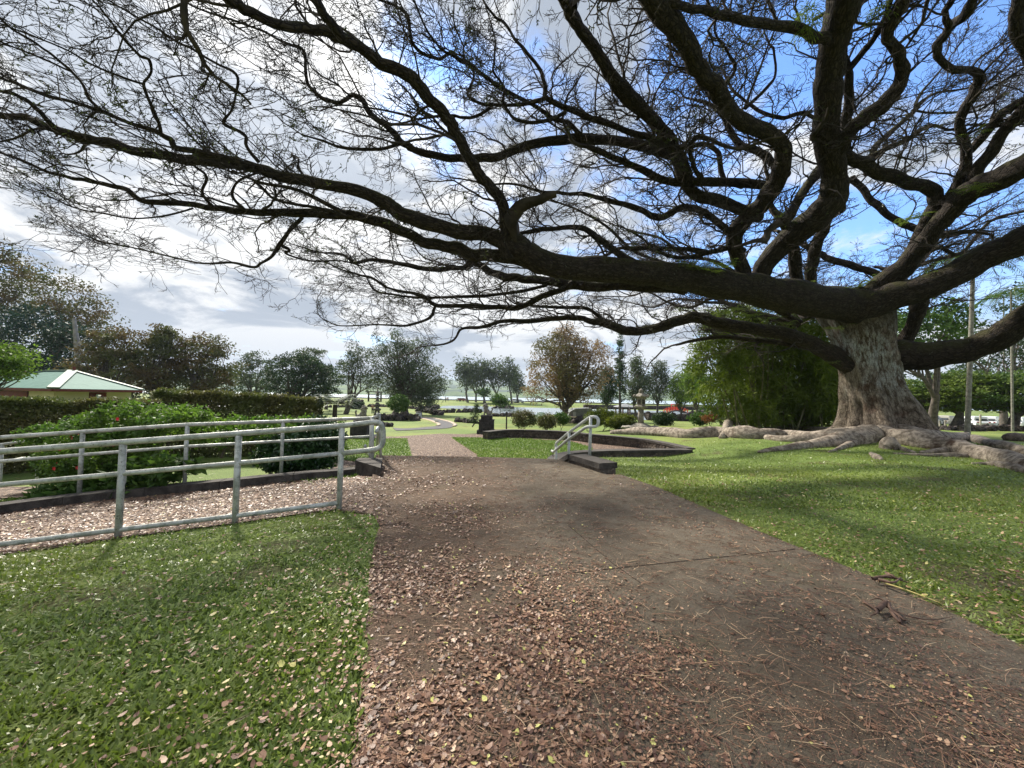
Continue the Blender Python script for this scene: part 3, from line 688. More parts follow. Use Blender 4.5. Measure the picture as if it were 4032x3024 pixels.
# limbs traced as (x, y, width) in V pixels, with the distance at the start and at the end
LIMBS = [
 ('main', 15.6, 11.0, [(1880, 668, 84), (1800, 655, 84), (1700, 640, 82), (1610, 622, 76), (1500, 602, 68), (1400, 592, 62), (1300, 580, 60), (1210, 576, 58), (1150, 556, 60), (1112, 526, 58)]),
 ('l1', 11.0, 8.0, [(1125, 540, 50), (1070, 512, 40), (970, 494, 36), (870, 464, 36), (837, 440, 34), (770, 411, 30), (633, 387, 27), (550, 363, 27), (433, 347, 25), (333, 333, 24), (233, 310, 23), (167, 293, 21), (100, 273, 18), (50, 253, 16), (0, 250, 14), (-70, 225, 11), (-150, 205, 8)]),
 ('l2', 11.6, 8.8, [(1210, 585, 40), (1097, 554, 34), (1037, 551, 30), (970, 534, 28), (904, 517, 26), (837, 484, 25), (737, 464, 24), (633, 460, 21), (533, 457, 17), (467, 450, 15), (400, 440, 15), (333, 437, 14), (300, 430, 12), (267, 407, 11), (200, 393, 10), (150, 383, 8), (100, 370, 7), (33, 340, 6), (0, 330, 5), (-90, 290, 4)]),
 ('l3', 11.0, 5.6, [(1100, 556, 30), (1087, 524, 27), (1090, 467, 26), (1070, 417, 28), (1037, 384, 27), (1024, 360, 27), (987, 293, 29), (964, 253, 30), (920, 210, 30), (887, 167, 33), (837, 143, 31), (787, 110, 31), (733, 80, 32), (700, 67, 30), (633, 60, 28), (583, 48, 27), (533, 22, 26), (500, 0, 26), (440, -50, 22)]),
 ('l3b', 6.6, 5.2, [(735, 78, 24), (705, 36, 22), (683, 0, 22), (650, -50, 18)]),
 ('l4', 13.5, 8.0, [(1640, 470, 30), (1558, 436, 32), (1501, 420, 32), (1475, 385, 32), (1462, 350, 30), (1440, 330, 28), (1370, 310, 28), (1270, 298, 27), (1170, 308, 25), (1070, 337, 23), (1020, 343, 21), (970, 340, 20), (904, 327, 18), (870, 307, 16), (837, 273, 15), (804, 247, 14), (780, 213, 13), (757, 207, 12), (737, 221, 11), (710, 219, 10), (683, 203, 9), (663, 177, 8), (660, 133, 8), (653, 107, 8), (617, 93, 7), (567, 67, 6), (500, 43, 6), (433, 20, 5), (393, 0, 5), (340, -40, 4)]),
 ('l4b', 9.6, 8.6, [(870, 310, 10), (804, 323, 9), (737, 318, 8), (700, 305, 6), (650, 290, 4)]),
 ('l5', 14.1, 6.6, [(1608, 590, 36), (1588, 540, 38), (1590, 500, 40), (1625, 460, 40), (1672, 405, 42), (1691, 352, 44), (1688, 317, 45), (1661, 288, 46), (1608, 265, 46), (1568, 227, 48), (1541, 183, 50), (1508, 150, 52), (1491, 110, 56), (1460, 60, 64), (1415, 10, 70), (1370, -50, 74)]),
 ('l5b', 12.5, 7.2, [(1485, 395, 36), (1472, 350, 34), (1445, 300, 34), (1404, 253, 35), (1354, 207, 45), (1320, 160, 36), (1287, 110, 32), (1257, 67, 32), (1237, 33, 34), (1220, 0, 35), (1195, -50, 34)]),
 ('l7', 14.4, 8.2, [(1640, 600, 44), (1660, 560, 46), (1708, 512, 56), (1762, 470, 64), (1800, 420, 70), (1801, 383, 70), (1791, 333, 72), (1786, 267, 70), (1788, 200, 74), (1795, 133, 72), (1808, 67, 80), (1825, 0, 88), (1840, -60, 90)]),
 ('l7b', 9.2, 7.2, [(1785, 90, 36), (1758, 74, 34), (1691, 57, 32), (1608, 43, 29), (1541, 28, 27), (1491, 17, 24), (1430, 0, 24)]),
 ('l7c', 11.4, 8.6, [(1810, 330, 34), (1835, 283, 34), (1875, 250, 36), (1918, 217, 36), (1948, 167, 38), (1940, 117, 36), (1915, 80, 34), (1930, 40, 38), (1951, 0, 40), (1965, -50, 40)]),
 ('l7d', 10.6, 8.8, [(1838, 146, 16), (1875, 100, 15), (1905, 50, 14), (1925, 0, 14), (1935, -40, 12)]),
 ('l7e', 11.5, 13, [(1778, 270, 14), (1750, 248, 13), (1725, 245, 12), (1688, 255, 12), (1641, 240, 11), (1608, 217, 10), (1580, 190, 8), (1560, 150, 6)]),
 ('l7f', 13.0, 12, [(1776, 360, 24), (1735, 413, 22), (1708, 460, 24), (1688, 480, 26)]),
 ('l8', 15.3, 11.5, [(1870, 640, 46), (1908, 610, 48), (1958, 570, 50), (1988, 525, 50), (2004, 483, 46), (2022, 436, 42), (2012, 410, 40), (1958, 393, 38), (1891, 367, 38), (1835, 340, 36), (1800, 315, 30)]),
 ('l9', 15.4, 10.5, [(1840, 672, 70), (1891, 652, 66), (1975, 628, 64), (2075, 586, 60), (2141, 550, 62), (2212, 517, 66), (2300, 470, 66), (2400, 420, 60)]),
 ('l10', 16.3, 10.5, [(1888, 782, 72), (1928, 768, 74), (2008, 768, 62), (2091, 754, 60), (2158, 727, 64), (2212, 692, 68), (2300, 650, 68), (2420, 590, 60)]),
 ('l11', 13.8, 9.8, [(1985, 540, 46), (2025, 484, 46), (2058, 450, 46), (2091, 417, 52), (2141, 393, 52), (2212, 360, 54), (2300, 320, 50)]),
 ('l11b', 13.4, 10.4, [(2030, 475, 40), (2075, 425, 34), (2108, 375, 34), (2158, 300, 32), (2212, 236, 32), (2270, 170, 28)]),
 ('l12', 13.2, 9.0, [(2048, 440, 34), (2078, 380, 33), (2088, 327, 30), (2072, 283, 28), (2085, 233, 26), (2106, 200, 28), (2116, 167, 34), (2098, 151, 24), (2061, 150, 24), (2035, 133, 24), (2023, 107, 25), (2035, 83, 24), (2051, 60, 22), (2040, 33, 18), (2050, 10, 18), (2070, -30, 16)]),
 ('l12b', 10.0, 8.8, [(2051, 62, 20), (2091, 22, 26), (2106, -20, 24)]),
 ('l13', 12.6, 10.2, [(2098, 325, 20), (2141, 273, 22), (2175, 235, 20), (2225, 214, 20), (2280, 180, 16)]),
 ('l14', 16.0, 17.5, [(1862, 812, 40), (1825, 785, 44), (1785, 758, 44), (1741, 737, 34), (1675, 717, 32), (1608, 707, 30), (1558, 700, 30), (1508, 685, 28), (1470, 692, 24), (1404, 711, 21), (1354, 715, 21), (1320, 704, 17), (1270, 692, 14), (1254, 687, 13), (1204, 687, 12), (1137, 694, 11), (1087, 694, 9), (1037, 707, 8), (997, 711, 6), (977, 737, 5), (937, 747, 4)]),
 ('l15', 17.2, 17.8, [(1360, 713, 11), (1304, 691, 9), (1270, 667, 9), (1204, 664, 8), (1154, 661, 6), (1110, 655, 4)]),
 ('l16', 14.5, 14.8, [(1480, 624, 30), (1370, 618, 26), (1287, 618, 24), (1220, 614, 22), (1154, 604, 20), (1104, 600, 20), (1070, 590, 18), (1020, 567, 15), (1000, 577, 12), (937, 581, 12), (870, 571, 11), (804, 561, 9), (770, 567, 8), (737, 549, 6), (690, 545, 4), (640, 530, 3)]),
 ('l16b', 14.4, 15.2, [(1240, 612, 16), (1200, 630, 15), (1170, 641, 14), (1120, 664, 13), (1070, 664, 12), (1020, 661, 11), (970, 661, 10), (937, 657, 9), (917, 640, 8), (880, 631, 7), (837, 621, 6), (804, 601, 6), (770, 592, 5), (737, 582, 4), (700, 565, 3)]),
 ('l16c', 14.9, 15.6, [(940, 662, 7), (926, 688, 7), (877, 704, 6), (820, 701, 4), (737, 704, 3), (700, 690, 2.5)]),
 ('l16d', 14.4, 15.4, [(1180, 617, 9), (1070, 637, 8), (970, 642, 7), (904, 642, 6), (854, 637, 5), (810, 627, 5), (790, 595, 3.5)]),
 ('l17', 12.4, 11.6, [(1375, 570, 20), (1330, 544, 18), (1287, 511, 17), (1254, 493, 14), (1187, 494, 12), (1137, 501, 10), (1097, 508, 8)]),
 ('l17b', 13.4, 12.6, [(1530, 548, 14), (1474, 537, 13), (1404, 537, 12), (1350, 536, 12)]),
 ('l18', 13.4, 12.4, [(1600, 540, 20), (1574, 504, 19), (1524, 460, 18), (1474, 449, 18), (1420, 471, 18), (1387, 454, 15), (1320, 434, 14), (1270, 421, 11), (1220, 417, 9), (1170, 414, 8), (1114, 398, 6), (1054, 397, 5), (990, 385, 4)]),
 ('l19', 13.4, 11.4, [(1670, 402, 24), (1574, 394, 24), (1501, 392, 24), (1444, 392, 20), (1370, 360, 18), (1320, 337, 16), (1270, 317, 14)]),
 ('l21', 12.0, 8.8, [(1460, 330, 20), (1420, 305, 19), (1370, 288, 18), (1304, 263, 17), (1237, 240, 16), (1180, 212, 14), (1178, 190, 11), (1167, 150, 10), (1137, 113, 9), (1110, 80, 8), (1090, 50, 8), (1070, 37, 7), (1047, 7, 6), (1030, -30, 5)]),
 ('l21b', 10.2, 9.4, [(1177, 212, 11), (1137, 224, 11), (1070, 227, 9), (1027, 220, 8), (1010, 203, 7), (1020, 177, 6), (1024, 157, 6), (1010, 140, 5)]),
 ('l21c', 10.6, 9.0, [(1222, 244, 11), (1170, 263, 11), (1120, 260, 9), (1097, 240, 8), (1087, 217, 7), (1090, 190, 6), (1067, 157, 6), (1067, 133, 5), (1070, 90, 4), (1060, 50, 3.5)]),
 ('l22', 11.8, 8.0, [(1262, 298, 12), (1230, 267, 12), (1187, 250, 12), (1147, 223, 11), (1087, 193, 11), (1054, 170, 11), (1020, 143, 11), (987, 127, 11), (975, 113, 10), (950, 127, 10), (924, 120, 9), (897, 103, 9), (887, 77, 9), (880, 33, 9), (854, 13, 8), (820, 0, 7), (780, -20, 6)]),
 ('l22b', 9.2, 7.8, [(990, 127, 6), (954, 107, 6), (920, 60, 5), (894, 0, 5), (880, -30, 4)]),
 ('l23', 10.4, 9.0, [(1064, 230, 9), (1037, 247, 9), (1004, 255, 8), (977, 250, 8), (930, 253, 7), (904, 257, 6), (870, 247, 6), (820, 237, 5), (737, 227, 4), (690, 240, 3)]),
 ('l24', 8.8, 7.2, [(557, 350, 10), (533, 317, 8), (527, 290, 8), (483, 267, 8), (500, 240, 7), (510, 200, 7), (510, 160, 7), (467, 137, 6), (417, 107, 6), (377, 87, 6), (333, 57, 5), (283, 30, 5), (233, 0, 4), (190, -30, 3)]),
 ('l25', 8.6, 7.0, [(517, 348, 16), (450, 332, 15), (383, 318, 14), (367, 300, 13), (333, 283, 11), (283, 267, 10), (217, 240, 10), (167, 223, 9), (100, 207, 9), (33, 180, 8), (0, 167, 7), (-70, 130, 5)]),
 ('l25b', 7.6, 6.4, [(220, 240, 8), (193, 213, 8), (177, 180, 7), (153, 153, 7), (110, 117, 6), (77, 93, 6), (33, 67, 5), (0, 40, 5), (-50, 0, 4)]),
 ('l25c', 8.0, 6.2, [(347, 285, 9), (333, 240, 9), (313, 193, 9), (313, 177, 8), (327, 153, 8), (323, 130, 8), (303, 120, 7), (273, 90, 7), (247, 57, 6), (217, 17, 5), (200, 0, 5), (170, -40, 4)]),
 ('l25d', 7.6, 6.4, [(312, 182, 6), (267, 167, 6), (200, 140, 5), (143, 107, 4.5), (83, 83, 4), (0, 50, 3), (-50, 25, 3)]),
 ('l25e', 8.3, 7.4, [(120, 277, 12), (93, 247, 11), (67, 223, 10), (33, 205, 9), (0, 196, 8), (-60, 180, 6)]),
 ('l26', 7.3, 6.6, [(150, 153, 5), (93, 127, 5), (33, 103, 4), (0, 90, 4), (-40, 70, 3)]),
 ('l27a', 9.4, 9.0, [(460, 446, 8), (437, 417, 8), (447, 383, 7), (425, 362, 6), (405, 350, 4)]),
 ('l27b', 9.5, 9.2, [(527, 453, 8), (503, 423, 8), (513, 393, 7), (547, 377, 6), (570, 372, 4)]),
 ('l27c', 10.0, 9.4, [(745, 466, 9), (690, 450, 9), (633, 440, 8), (593, 430, 7), (567, 407, 7), (545, 388, 6), (520, 380, 4)]),
 ('l27d', 9.6, 9.0, [(735, 455, 11), (650, 412, 10), (573, 397, 8), (540, 385, 5)]),
 ('l28', 10.4, 11.2, [(652, 470, 11), (617, 510, 11), (600, 535, 12), (588, 553, 8), (567, 567, 7), (547, 577, 7), (500, 567, 6), (440, 569, 5), (367, 554, 4), (283, 534, 3.5), (217, 521, 3), (167, 501, 2)]),
 ('l28b', 10.8, 11.6, [(607, 528, 9), (625, 540, 8), (617, 547, 5), (667, 564, 4), (737, 564, 4), (780, 575, 3)]),
 ('l29', 9.8, 9.4, [(417, 450, 5), (367, 464, 5), (293, 472, 4), (233, 463, 4), (167, 450, 3), (113, 427, 2)]),
 ('l30', 9.2, 8.8, [(220, 396, 4), (160, 373, 4), (117, 357, 3), (67, 327, 3), (0, 300, 2.5)]),
 ('l31', 10.5, 9.0, [(2260, 180, 44), (2215, 110, 42), (2196, 60, 42), (2203, 0, 40), (2215, -50, 38)]),
 ('l32', 15.5, 15, [(1840, 385, 22), (1865, 410, 20), (1891, 443, 22), (1941, 477, 20), (1978, 493, 20), (2000, 500, 20)]),
 ('l33', 14.2, 15, [(1870, 375, 20), (1885, 333, 18), (1898, 310, 14), (1935, 277, 12), (1975, 240, 10), (1995, 217, 7), (2028, 200, 6), (2091, 190, 5), (2150, 170, 4)]),
 ('l33b', 14.6, 15, [(1975, 235, 6), (1991, 200, 6), (2025, 160, 5), (2050, 130, 4)]),
 ('l33c', 14.6, 15, [(1970, 238, 7), (2008, 243, 6), (2068, 243, 5), (2130, 225, 4)]),
 ('l34', 13.4, 12, [(1610, 235, 9), (1655, 190, 8), (1675, 160, 7), (1671, 110, 7), (1661, 93, 6), (1650, 60, 5), (1655, 10, 4)]),
 ('l34b', 13.4, 12.6, [(1608, 233, 7), (1641, 150, 6), (1661, 93, 5), (1680, 50, 4)]),
 ('l35', 13.6, 12.4, [(1700, 380, 26), (1671, 352, 24), (1641, 330, 22), (1601, 312, 20), (1578, 287, 18), (1560, 250, 14), (1530, 225, 12), (1500, 215, 8)]),
 ('l35b', 13.4, 13.2, [(1563, 392, 14), (1557, 360, 14), (1551, 327, 14), (1525, 313, 14), (1474, 318, 12), (1440, 312, 10)]),
 ('l36', 13.8, 10.0, [(1830, 345, 28), (1827, 293, 28), (1834, 200, 26), (1828, 133, 24), (1800, 110, 20)]),
 ('l36b', 15.0, 13.2, [(1722, 640, 34), (1722, 600, 32), (1716, 550, 32), (1705, 505, 32), (1690, 470, 26)]),
 ('l36c', 17.0, 15.0, [(1748, 640, 30), (1752, 600, 30), (1756, 560, 30), (1770, 515, 28), (1790, 470, 24)]),
 ('l37', 17.5, 19.0, [(1905, 615, 26), (1888, 590, 20), (1841, 574, 19), (1791, 560, 18), (1768, 547, 17), (1720, 520, 14), (1680, 500, 10)]),
 ('l37b', 17.4, 16.0, [(1950, 765, 42), (1958, 737, 40), (1978, 684, 38), (1985, 660, 44), (1990, 630, 40)]),
 ('l38', 13.8, 13.0, [(1610, 540, 14), (1581, 536, 13), (1524, 547, 12), (1474, 557, 10), (1440, 552, 9)]),
 ('l39', 12.0, 9.2, [(1515, 395, 14), (1500, 360, 13), (1492, 330, 12), (1500, 300, 12), (1530, 300, 12), (1556, 312, 12)]),
 ('l40', 12.6, 9.0, [(1590, 245, 12), (1560, 200, 10), (1588, 150, 9), (1570, 110, 8), (1545, 70, 7), (1550, 20, 6)]),
 ('l41', 17.2, 18.2, [(1760, 752, 18), (1700, 742, 14), (1640, 735, 12), (1560, 728, 10), (1500, 735, 8), (1460, 745, 5)]),
 ('l42', 13.6, 12.2, [(1855, 350, 14), (1900, 330, 13), (1960, 300, 11), (2010, 270, 9), (2050, 280, 7), (2090, 270, 5)]),
]
def limb_pts(D0, D1, rows, sub):
    a = np.array(rows, float); s = np.r_[0, np.cumsum(np.hypot(*np.diff(a[:, :2], axis=0).T))]; s /= s[-1]
    D = D0 + (D1 - D0) * s; P = np.array([V(x, y, d) for (x, y, w), d in zip(rows, D)])
    # radius from apparent width at the point's true distance
    cosf = np.array([1.0 / np.linalg.norm(ray(x * 1.8228, y * 1.8228)) for x, y, w in rows])
    tg = unit(np.gradient(a[:, :2], axis=0)); rd = unit(a[:, :2] - np.array([[1106., 829.]])); nr = np.abs(-tg[:, 1] * rd[:, 0] + tg[:, 0] * rd[:, 1])
    rad = a[:, 2] * .47 * D / 831.0 * (cosf * nr + (1 - nr))
    Q = smooth_path(np.c_[P, rad], sub); return Q[:, :3], np.maximum(Q[:, 3], .006)
limb_geo = []
for nm, D0, D1, rows in LIMBS:
    big = max(r[2] for r in rows)
    P, rad = limb_pts(D0, D1, rows, 6 if big > 25 else 5)
    # the roughness of old bark swellings
    ph = rng.random() * 9
    rad = rad * (1 + .06 * np.sin(np.arange(len(rad)) * .9 + ph) * np.sin(np.arange(len(rad)) * .37 + ph * 2))
    w3 = rng.random(3) * 50; P = P + np.array([[mn.noise(Vector((i * .33 + w3[0], w3[1], j * 9.))) for j in range(3)] for i in range(len(P))]) * np.minimum(rad, .12)[:, None] * .55
    kk = 20 if big > 40 else (14 if big > 20 else 8)
    link('limb', tubes_mesh('limb', [(P, rad)], kk, rng, .035 if big > 20 else .05, True), M_BARK, tree, True)
    limb_geo.append((P, rad))
# knuckles and broken stubs on the old limbs
for q in range(24):
    P, rad = limb_geo[rng.integers(len(limb_geo))]; i = rng.integers(3, len(P) - 2)
    if rad[i] < .09 or rad[i] > .2 or P[i][1] < 7: continue
    T = unit(P[i + 1] - P[i - 1]); d = unit(np.cross(T, rng.normal(0, 1, 3)) + T * rng.uniform(-.2, .6)); r0 = rad[i] * rng.uniform(.28, .5); L_ = rad[i] * rng.uniform(1.15, 1.7)
    link('stub', tubes_mesh('stub', [(np.array([P[i], P[i] + d * L_ * .6, P[i] + d * L_ + rng.normal(0, .02, 3)]), [r0 * 1.3, r0, r0 * .7])], 9, rng, .12, True), M_BARK, tree, True)
# limbs on the far side of the crown and behind the camera's side of it
FORK = V(1855, 665, 16)
for i in range(16):
    az = R(-75 + i * 11.5) if i < 17 else R(100 + (i - 17) * 17); Lm = rng.uniform(10, 17)
    n = 9; t = np.linspace(0, 1, n); h = FORK[2] + (rng.uniform(3, 7)) * t ** .8
    a = az + np.cumsum(rng.normal(0, .22, n)); st_ = Lm / n
    xy = np.cumsum(np.stack([np.sin(a), np.cos(a)], 1) * st_, 0); P = np.c_[FORK[0] + xy[:, 0], FORK[1] + 1.2 + xy[:, 1], h + rng.normal(0, .25, n)]
    if np.linalg.norm(P[-1][:2]) < 5: continue
    rd = np.interp(t, [0, 1], [.13, .025]); Q = smooth_path(np.c_[P, rd], 4)
    link('limb', tubes_mesh('limb', [(Q[:, :3], Q[:, 3])], 8, rng, .05), M_BARK, tree, True); limb_geo.append((Q[:, :3], Q[:, 3]))

# ---- twigs: three generations grown outwards from every limb
TC = np.array([FORK[0], FORK[1]])
def grow(start, d, L, r0, r1, nseg, wig, up):
    n = len(start); P = [start]; dd = d.copy(); seg = (L / nseg)[:, None]
    for s in range(nseg):
        dd = unit(dd + rng.normal(0, wig, (n, 3)) * [1, 1, .6] + up); P.append(P[-1] + dd * seg)
    P = np.stack(P, 1); t = np.linspace(0, 1, nseg + 1)[None, :]; Rr = r0[:, None] * (1 - t) + r1[:, None] * t
    return P, Rr
def frusta(P, Rr):
    """three-sided tapered pieces for all polylines, sharing rings"""
    n, m, _ = P.shape; T = np.gradient(P, axis=1); T = unit(T)
    a = np.array([.13, .21, .97]); N = unit(np.cross(T, a)); B = np.cross(T, N)
    th = np.arange(3) * 2 * np.pi / 3
    vs = P[:, :, None, :] + Rr[:, :, None, None] * (np.cos(th)[:, None] * N[:, :, None, :] + np.sin(th)[:, None] * B[:, :, None, :])
    base = (np.arange(n)[:, None] * m + np.arange(m - 1)[None, :]).ravel() * 3
    F = np.concatenate([np.stack([base + j, base + (j + 1) % 3, base + 3 + (j + 1) % 3, base + 3 + j], 1) for j in range(3)])
    return vs.reshape(-1, 3), F
def spawn(P, Rr, per, lo, spread, Lf, upf):
    """children from polyline nodes: positions, directions"""
    n, m, _ = P.shape; k = per * n; idx = np.repeat(np.arange(n), per); t = lo + (1 - lo) * rng.random(k); f = t * (m - 1.001); i = f.astype(int); fr = (f - i)[:, None]
    p = P[idx, i] * (1 - fr) + P[idx, i + 1] * fr; T = unit(P[idx, i + 1] - P[idx, i])
    ang = rng.choice([-1, 1], k) * rng.uniform(spread[0], spread[1], k)
    c, s = np.cos(ang), np.sin(ang); d = np.stack([T[:, 0] * c - T[:, 1] * s, T[:, 0] * s + T[:, 1] * c, T[:, 2] * .6 + rng.normal(0, .22, k) + upf], 1)
    return idx, t, p, unit(d)
starts, dirs, lens, rads = [], [], [], []
for P, rad in limb_geo:
    seg = np.linalg.norm(np.diff(P, axis=0), axis=1); cum = np.r_[0, np.cumsum(seg)]
    n = max(3, int(cum[-1] * (2.9 if rad.max() < .12 else 2.0)))
    for q in range(n):
        s_ = cum[-1] * rng.random() ** .8; i = min(np.searchsorted(cum, s_), len(P) - 1); i = max(i, 1); p = P[i]
        r_ = rad[i]
        if r_ > .33: continue
        T = unit(P[i] - P[i - 1]); out = unit(np.array([p[0] - TC[0], p[1] - TC[1]]) + 1e-6)
        a = rng.uniform(-1.0, 1.0); c, s = math.cos(a), math.sin(a); o2 = np.array([out[0] * c - out[1] * s, out[0] * s + out[1] * c])
        d = unit(np.array([o2[0] * .8 + T[0] * .5, o2[1] * .8 + T[1] * .5, rng.uniform(-.05, .5)]))
        starts.append(p); dirs.append(d); lens.append(rng.uniform(1.2, 3.6) * (1 if p[1] < 12 else 1.1)); rads.append(min(.040, max(.012, r_ * .4)) * rng.uniform(.6, 1.15))
    starts.append(P[-1]); dirs.append(unit(P[-1] - P[-2])); lens.append(2.2); rads.append(rad[-1])
starts, dirs, lens, rads = map(np.array, (starts, dirs, lens, rads))
keep = (starts[:, 1] > -3) & (starts[:, 1] < 38)
starts, dirs, lens, rads = starts[keep], dirs[keep], lens[keep], rads[keep]
P1, R1 = grow(starts, dirs, lens, rads, rads * .3 + .002, 11, .36, [0, 0, .02])
i2, t2, s2, d2 = spawn(P1, R1, 7, .10, (.5, 1.15), 1, .03)
L2 = lens[i2] * (1 - .6 * t2) * rng.uniform(.25, .55, len(i2)); r2 = np.clip(rads[i2] * (1 - .7 * t2) * .55, .0065, .022)
P2, R2 = grow(s2, d2, L2, r2, r2 * .45 + .002, 7, .38, [0, 0, .02])
i3, t3, s3, d3 = spawn(P2, R2, 5, .15, (.5, 1.1), 1, .02)
L3 = np.clip(L2[i3] * (1 - .5 * t3) * rng.uniform(.35, .75, len(i3)), .1, .8); r3 = np.clip(r2[i3] * .6, .0055, .011)
P3, R3 = grow(s3, d3, L3, r3, r3 * .6, 2, .4, [0, 0, .03])
parts_ = []; off = 0; vs_, fs_ = [], []
def inview(P):      # leave out what lies behind the camera
    return P[:, 0, 1] > .5
for Pq, Rq in ((P1, R1), (P2, R2), (P3, R3)):
    kq = inview(Pq); v, f = frusta(Pq[kq], Rq[kq]); vs_.append(v); fs_.append(f + off); off += len(v)
M_TWIG = simple('twig_bark', (.020, .016, .013), (.05, .04, .032), 3, .9, 0)
o = link('twigs', npmesh('twigs', np.vstack(vs_), np.vstack(fs_)), M_TWIG, tree); tag(o, kind='stuff')
print('twig faces', sum(len(f) for f in fs_))
# finer sprays spread over the whole crown: a few spray shapes placed on thousands of points
def spray(seed):
    g = np.random.default_rng(seed); global rng; keep_, rng = rng, g
    a, ra = grow(np.zeros((1, 3)), np.array([[0, 1.0, 0]]), np.array([1.0]), np.array([.0095]), np.array([.005]), 9, .32, [0, .05, .0])
    i_b, t_b, s_b, d_b = spawn(a, ra, 9, .1, (.5, 1.1), 1, .0); Lb = .42 * (1.1 - t_b * .7) * g.uniform(.6, 1.2, len(t_b)); b, rb = grow(s_b, d_b, Lb, np.full(len(Lb), .0066), np.full(len(Lb), .0042), 5, .34, [0, .08, .03])
    i_c, t_c, s_c, d_c = spawn(b, rb, 3, .25, (.4, .95), 1, .0); Lc = Lb[i_c] * .42 * g.uniform(.5, 1.2, len(t_c)); c, rc = grow(s_c, d_c, Lc, np.full(len(Lc), .0052), np.full(len(Lc), .0036), 2, .3, [0, .08, .04])
    vs2, fs2, o2 = [], [], 0
    for Pq, Rq in ((a, ra), (b, rb), (c, rc)): v, f = frusta(Pq, Rq); vs2.append(v); fs2.append(f + o2); o2 += len(v)
    rng = keep_; me = npmesh('twig_spray', np.vstack(vs2), np.vstack(fs2)); me.materials.append(M_TWIG); return me
def scatter(name, me_proto, pts, rots, scales, parent, mat):
    pr = bpy.data.objects.new('spray_source', me_proto)
    me = bpy.data.meshes.new(name); me.vertices.add(len(pts)); me.vertices.foreach_set('co', np.ascontiguousarray(pts, dtype=np.float32).ravel())
    at = me.attributes.new('rot', 'FLOAT_VECTOR', 'POINT'); at.data.foreach_set('vector', np.ascontiguousarray(rots, dtype=np.float32).ravel())
    at = me.attributes.new('scl', 'FLOAT', 'POINT'); at.data.foreach_set('value', np.ascontiguousarray(scales, dtype=np.float32)); me.update()
    o = link(name, me, mat, parent)
    ng = bpy.data.node_groups.new('scatter', 'GeometryNodeTree'); ng.interface.new_socket('Geometry', in_out='INPUT', socket_type='NodeSocketGeometry'); ng.interface.new_socket('Geometry', in_out='OUTPUT', socket_type='NodeSocketGeometry')
    N = ng.nodes; L = ng.links; gi, go = N.new('NodeGroupInput'), N.new('NodeGroupOutput'); ip = N.new('GeometryNodeInstanceOnPoints'); oi = N.new('GeometryNodeObjectInfo'); oi.inputs[0].default_value = pr; oi.inputs['As Instance'].default_value = True
    na = N.new('GeometryNodeInputNamedAttribute'); na.data_type = 'FLOAT_VECTOR'; na.inputs[0].default_value = 'rot'; nb_ = N.new('GeometryNodeInputNamedAttribute'); nb_.data_type = 'FLOAT'; nb_.inputs[0].default_value = 'scl'
    e2r = N.new('FunctionNodeEulerToRotation'); L.new(na.outputs[0], e2r.inputs[0]); L.new(e2r.outputs[0], ip.inputs['Rotation']); L.new(nb_.outputs[0], ip.inputs['Scale'])
    L.new(gi.outputs[0], ip.inputs['Points']); L.new(oi.outputs['Geometry'], ip.inputs['Instance']); L.new(ip.outputs[0], go.inputs[0])
    md = o.modifiers.new('scatter', 'NODES'); md.node_group = ng; tag(o, kind='stuff'); return o
def sprays():
    allP = np.concatenate([P1[:, 2:].reshape(-1, 3), P2[:, 3].reshape(-1, 3)]); allD = unit(np.concatenate([(P1[:, 2:] - P1[:, 1:-1]).reshape(-1, 3), (P2[:, 3] - P2[:, 2])]))
    ok = allP[:, 1] > .6; allP, allD = allP[ok], allD[ok]
    dist = np.linalg.norm(allP - [0, 0, CAMZ], axis=1); w = np.where(dist < 10, 1.5, 1.0); pick = rng.choice(len(allP), 1300, replace=False, p=w / w.sum())
    P, D_ = allP[pick], allD[pick]; out = unit(np.c_[P[:, :2] - TC, np.zeros(len(P))]); D_ = unit(D_ * .6 + out * .8 + rng.normal(0, .32, P.shape) * [1, 1, .4])
    yaw = np.arctan2(-D_[:, 0], D_[:, 1]); pit = np.arcsin(np.clip(D_[:, 2], -.8, .8)); rot = np.stack([pit, rng.normal(0, .45, len(P)), yaw], 1); sc_ = rng.uniform(.55, 1.25, len(P))
    for q in range(6): scatter('twigs', spray(100 + q), P[q::6], rot[q::6], sc_[q::6], tree, M_TWIG)
sprays()
# ---- small pinnate leaf clusters still on some twigs, thicker in patches
ends = P3[:, -1]; dE = unit(P3[:, -1] - P3[:, -2])
nn_ = np.array([mn.noise(Vector(e * .55)) for e in ends[::1]])
sel = np.where((nn_ > .12) & (rng.random(len(ends)) < .55))[0]
sel = sel if len(sel) <= 7000 else rng.choice(sel, 7000, replace=False)
M_TLEAF = leafmat('tree_leaflets', (.030, .045, .014), (.075, .085, .028), trans=.25)
c = np.repeat(ends[sel], 6, 0) - np.repeat(dE[sel], 6, 0) * rng.random((len(sel) * 6, 1)) * .12
dd, ss = rand_frames(len(c), rng, .3); dd = unit(dd + np.repeat(dE[sel], 6, 0) * .7); ss = unit(np.cross(dd, rng.normal(0, 1, dd.shape)))
o = link('leaves', leaves_mesh('leaves', c, dd, ss, rng.uniform(.05, .085, len(c)), rng.uniform(.018, .03, len(c)), rng), M_TLEAF, tree); tag(o, kind='stuff')

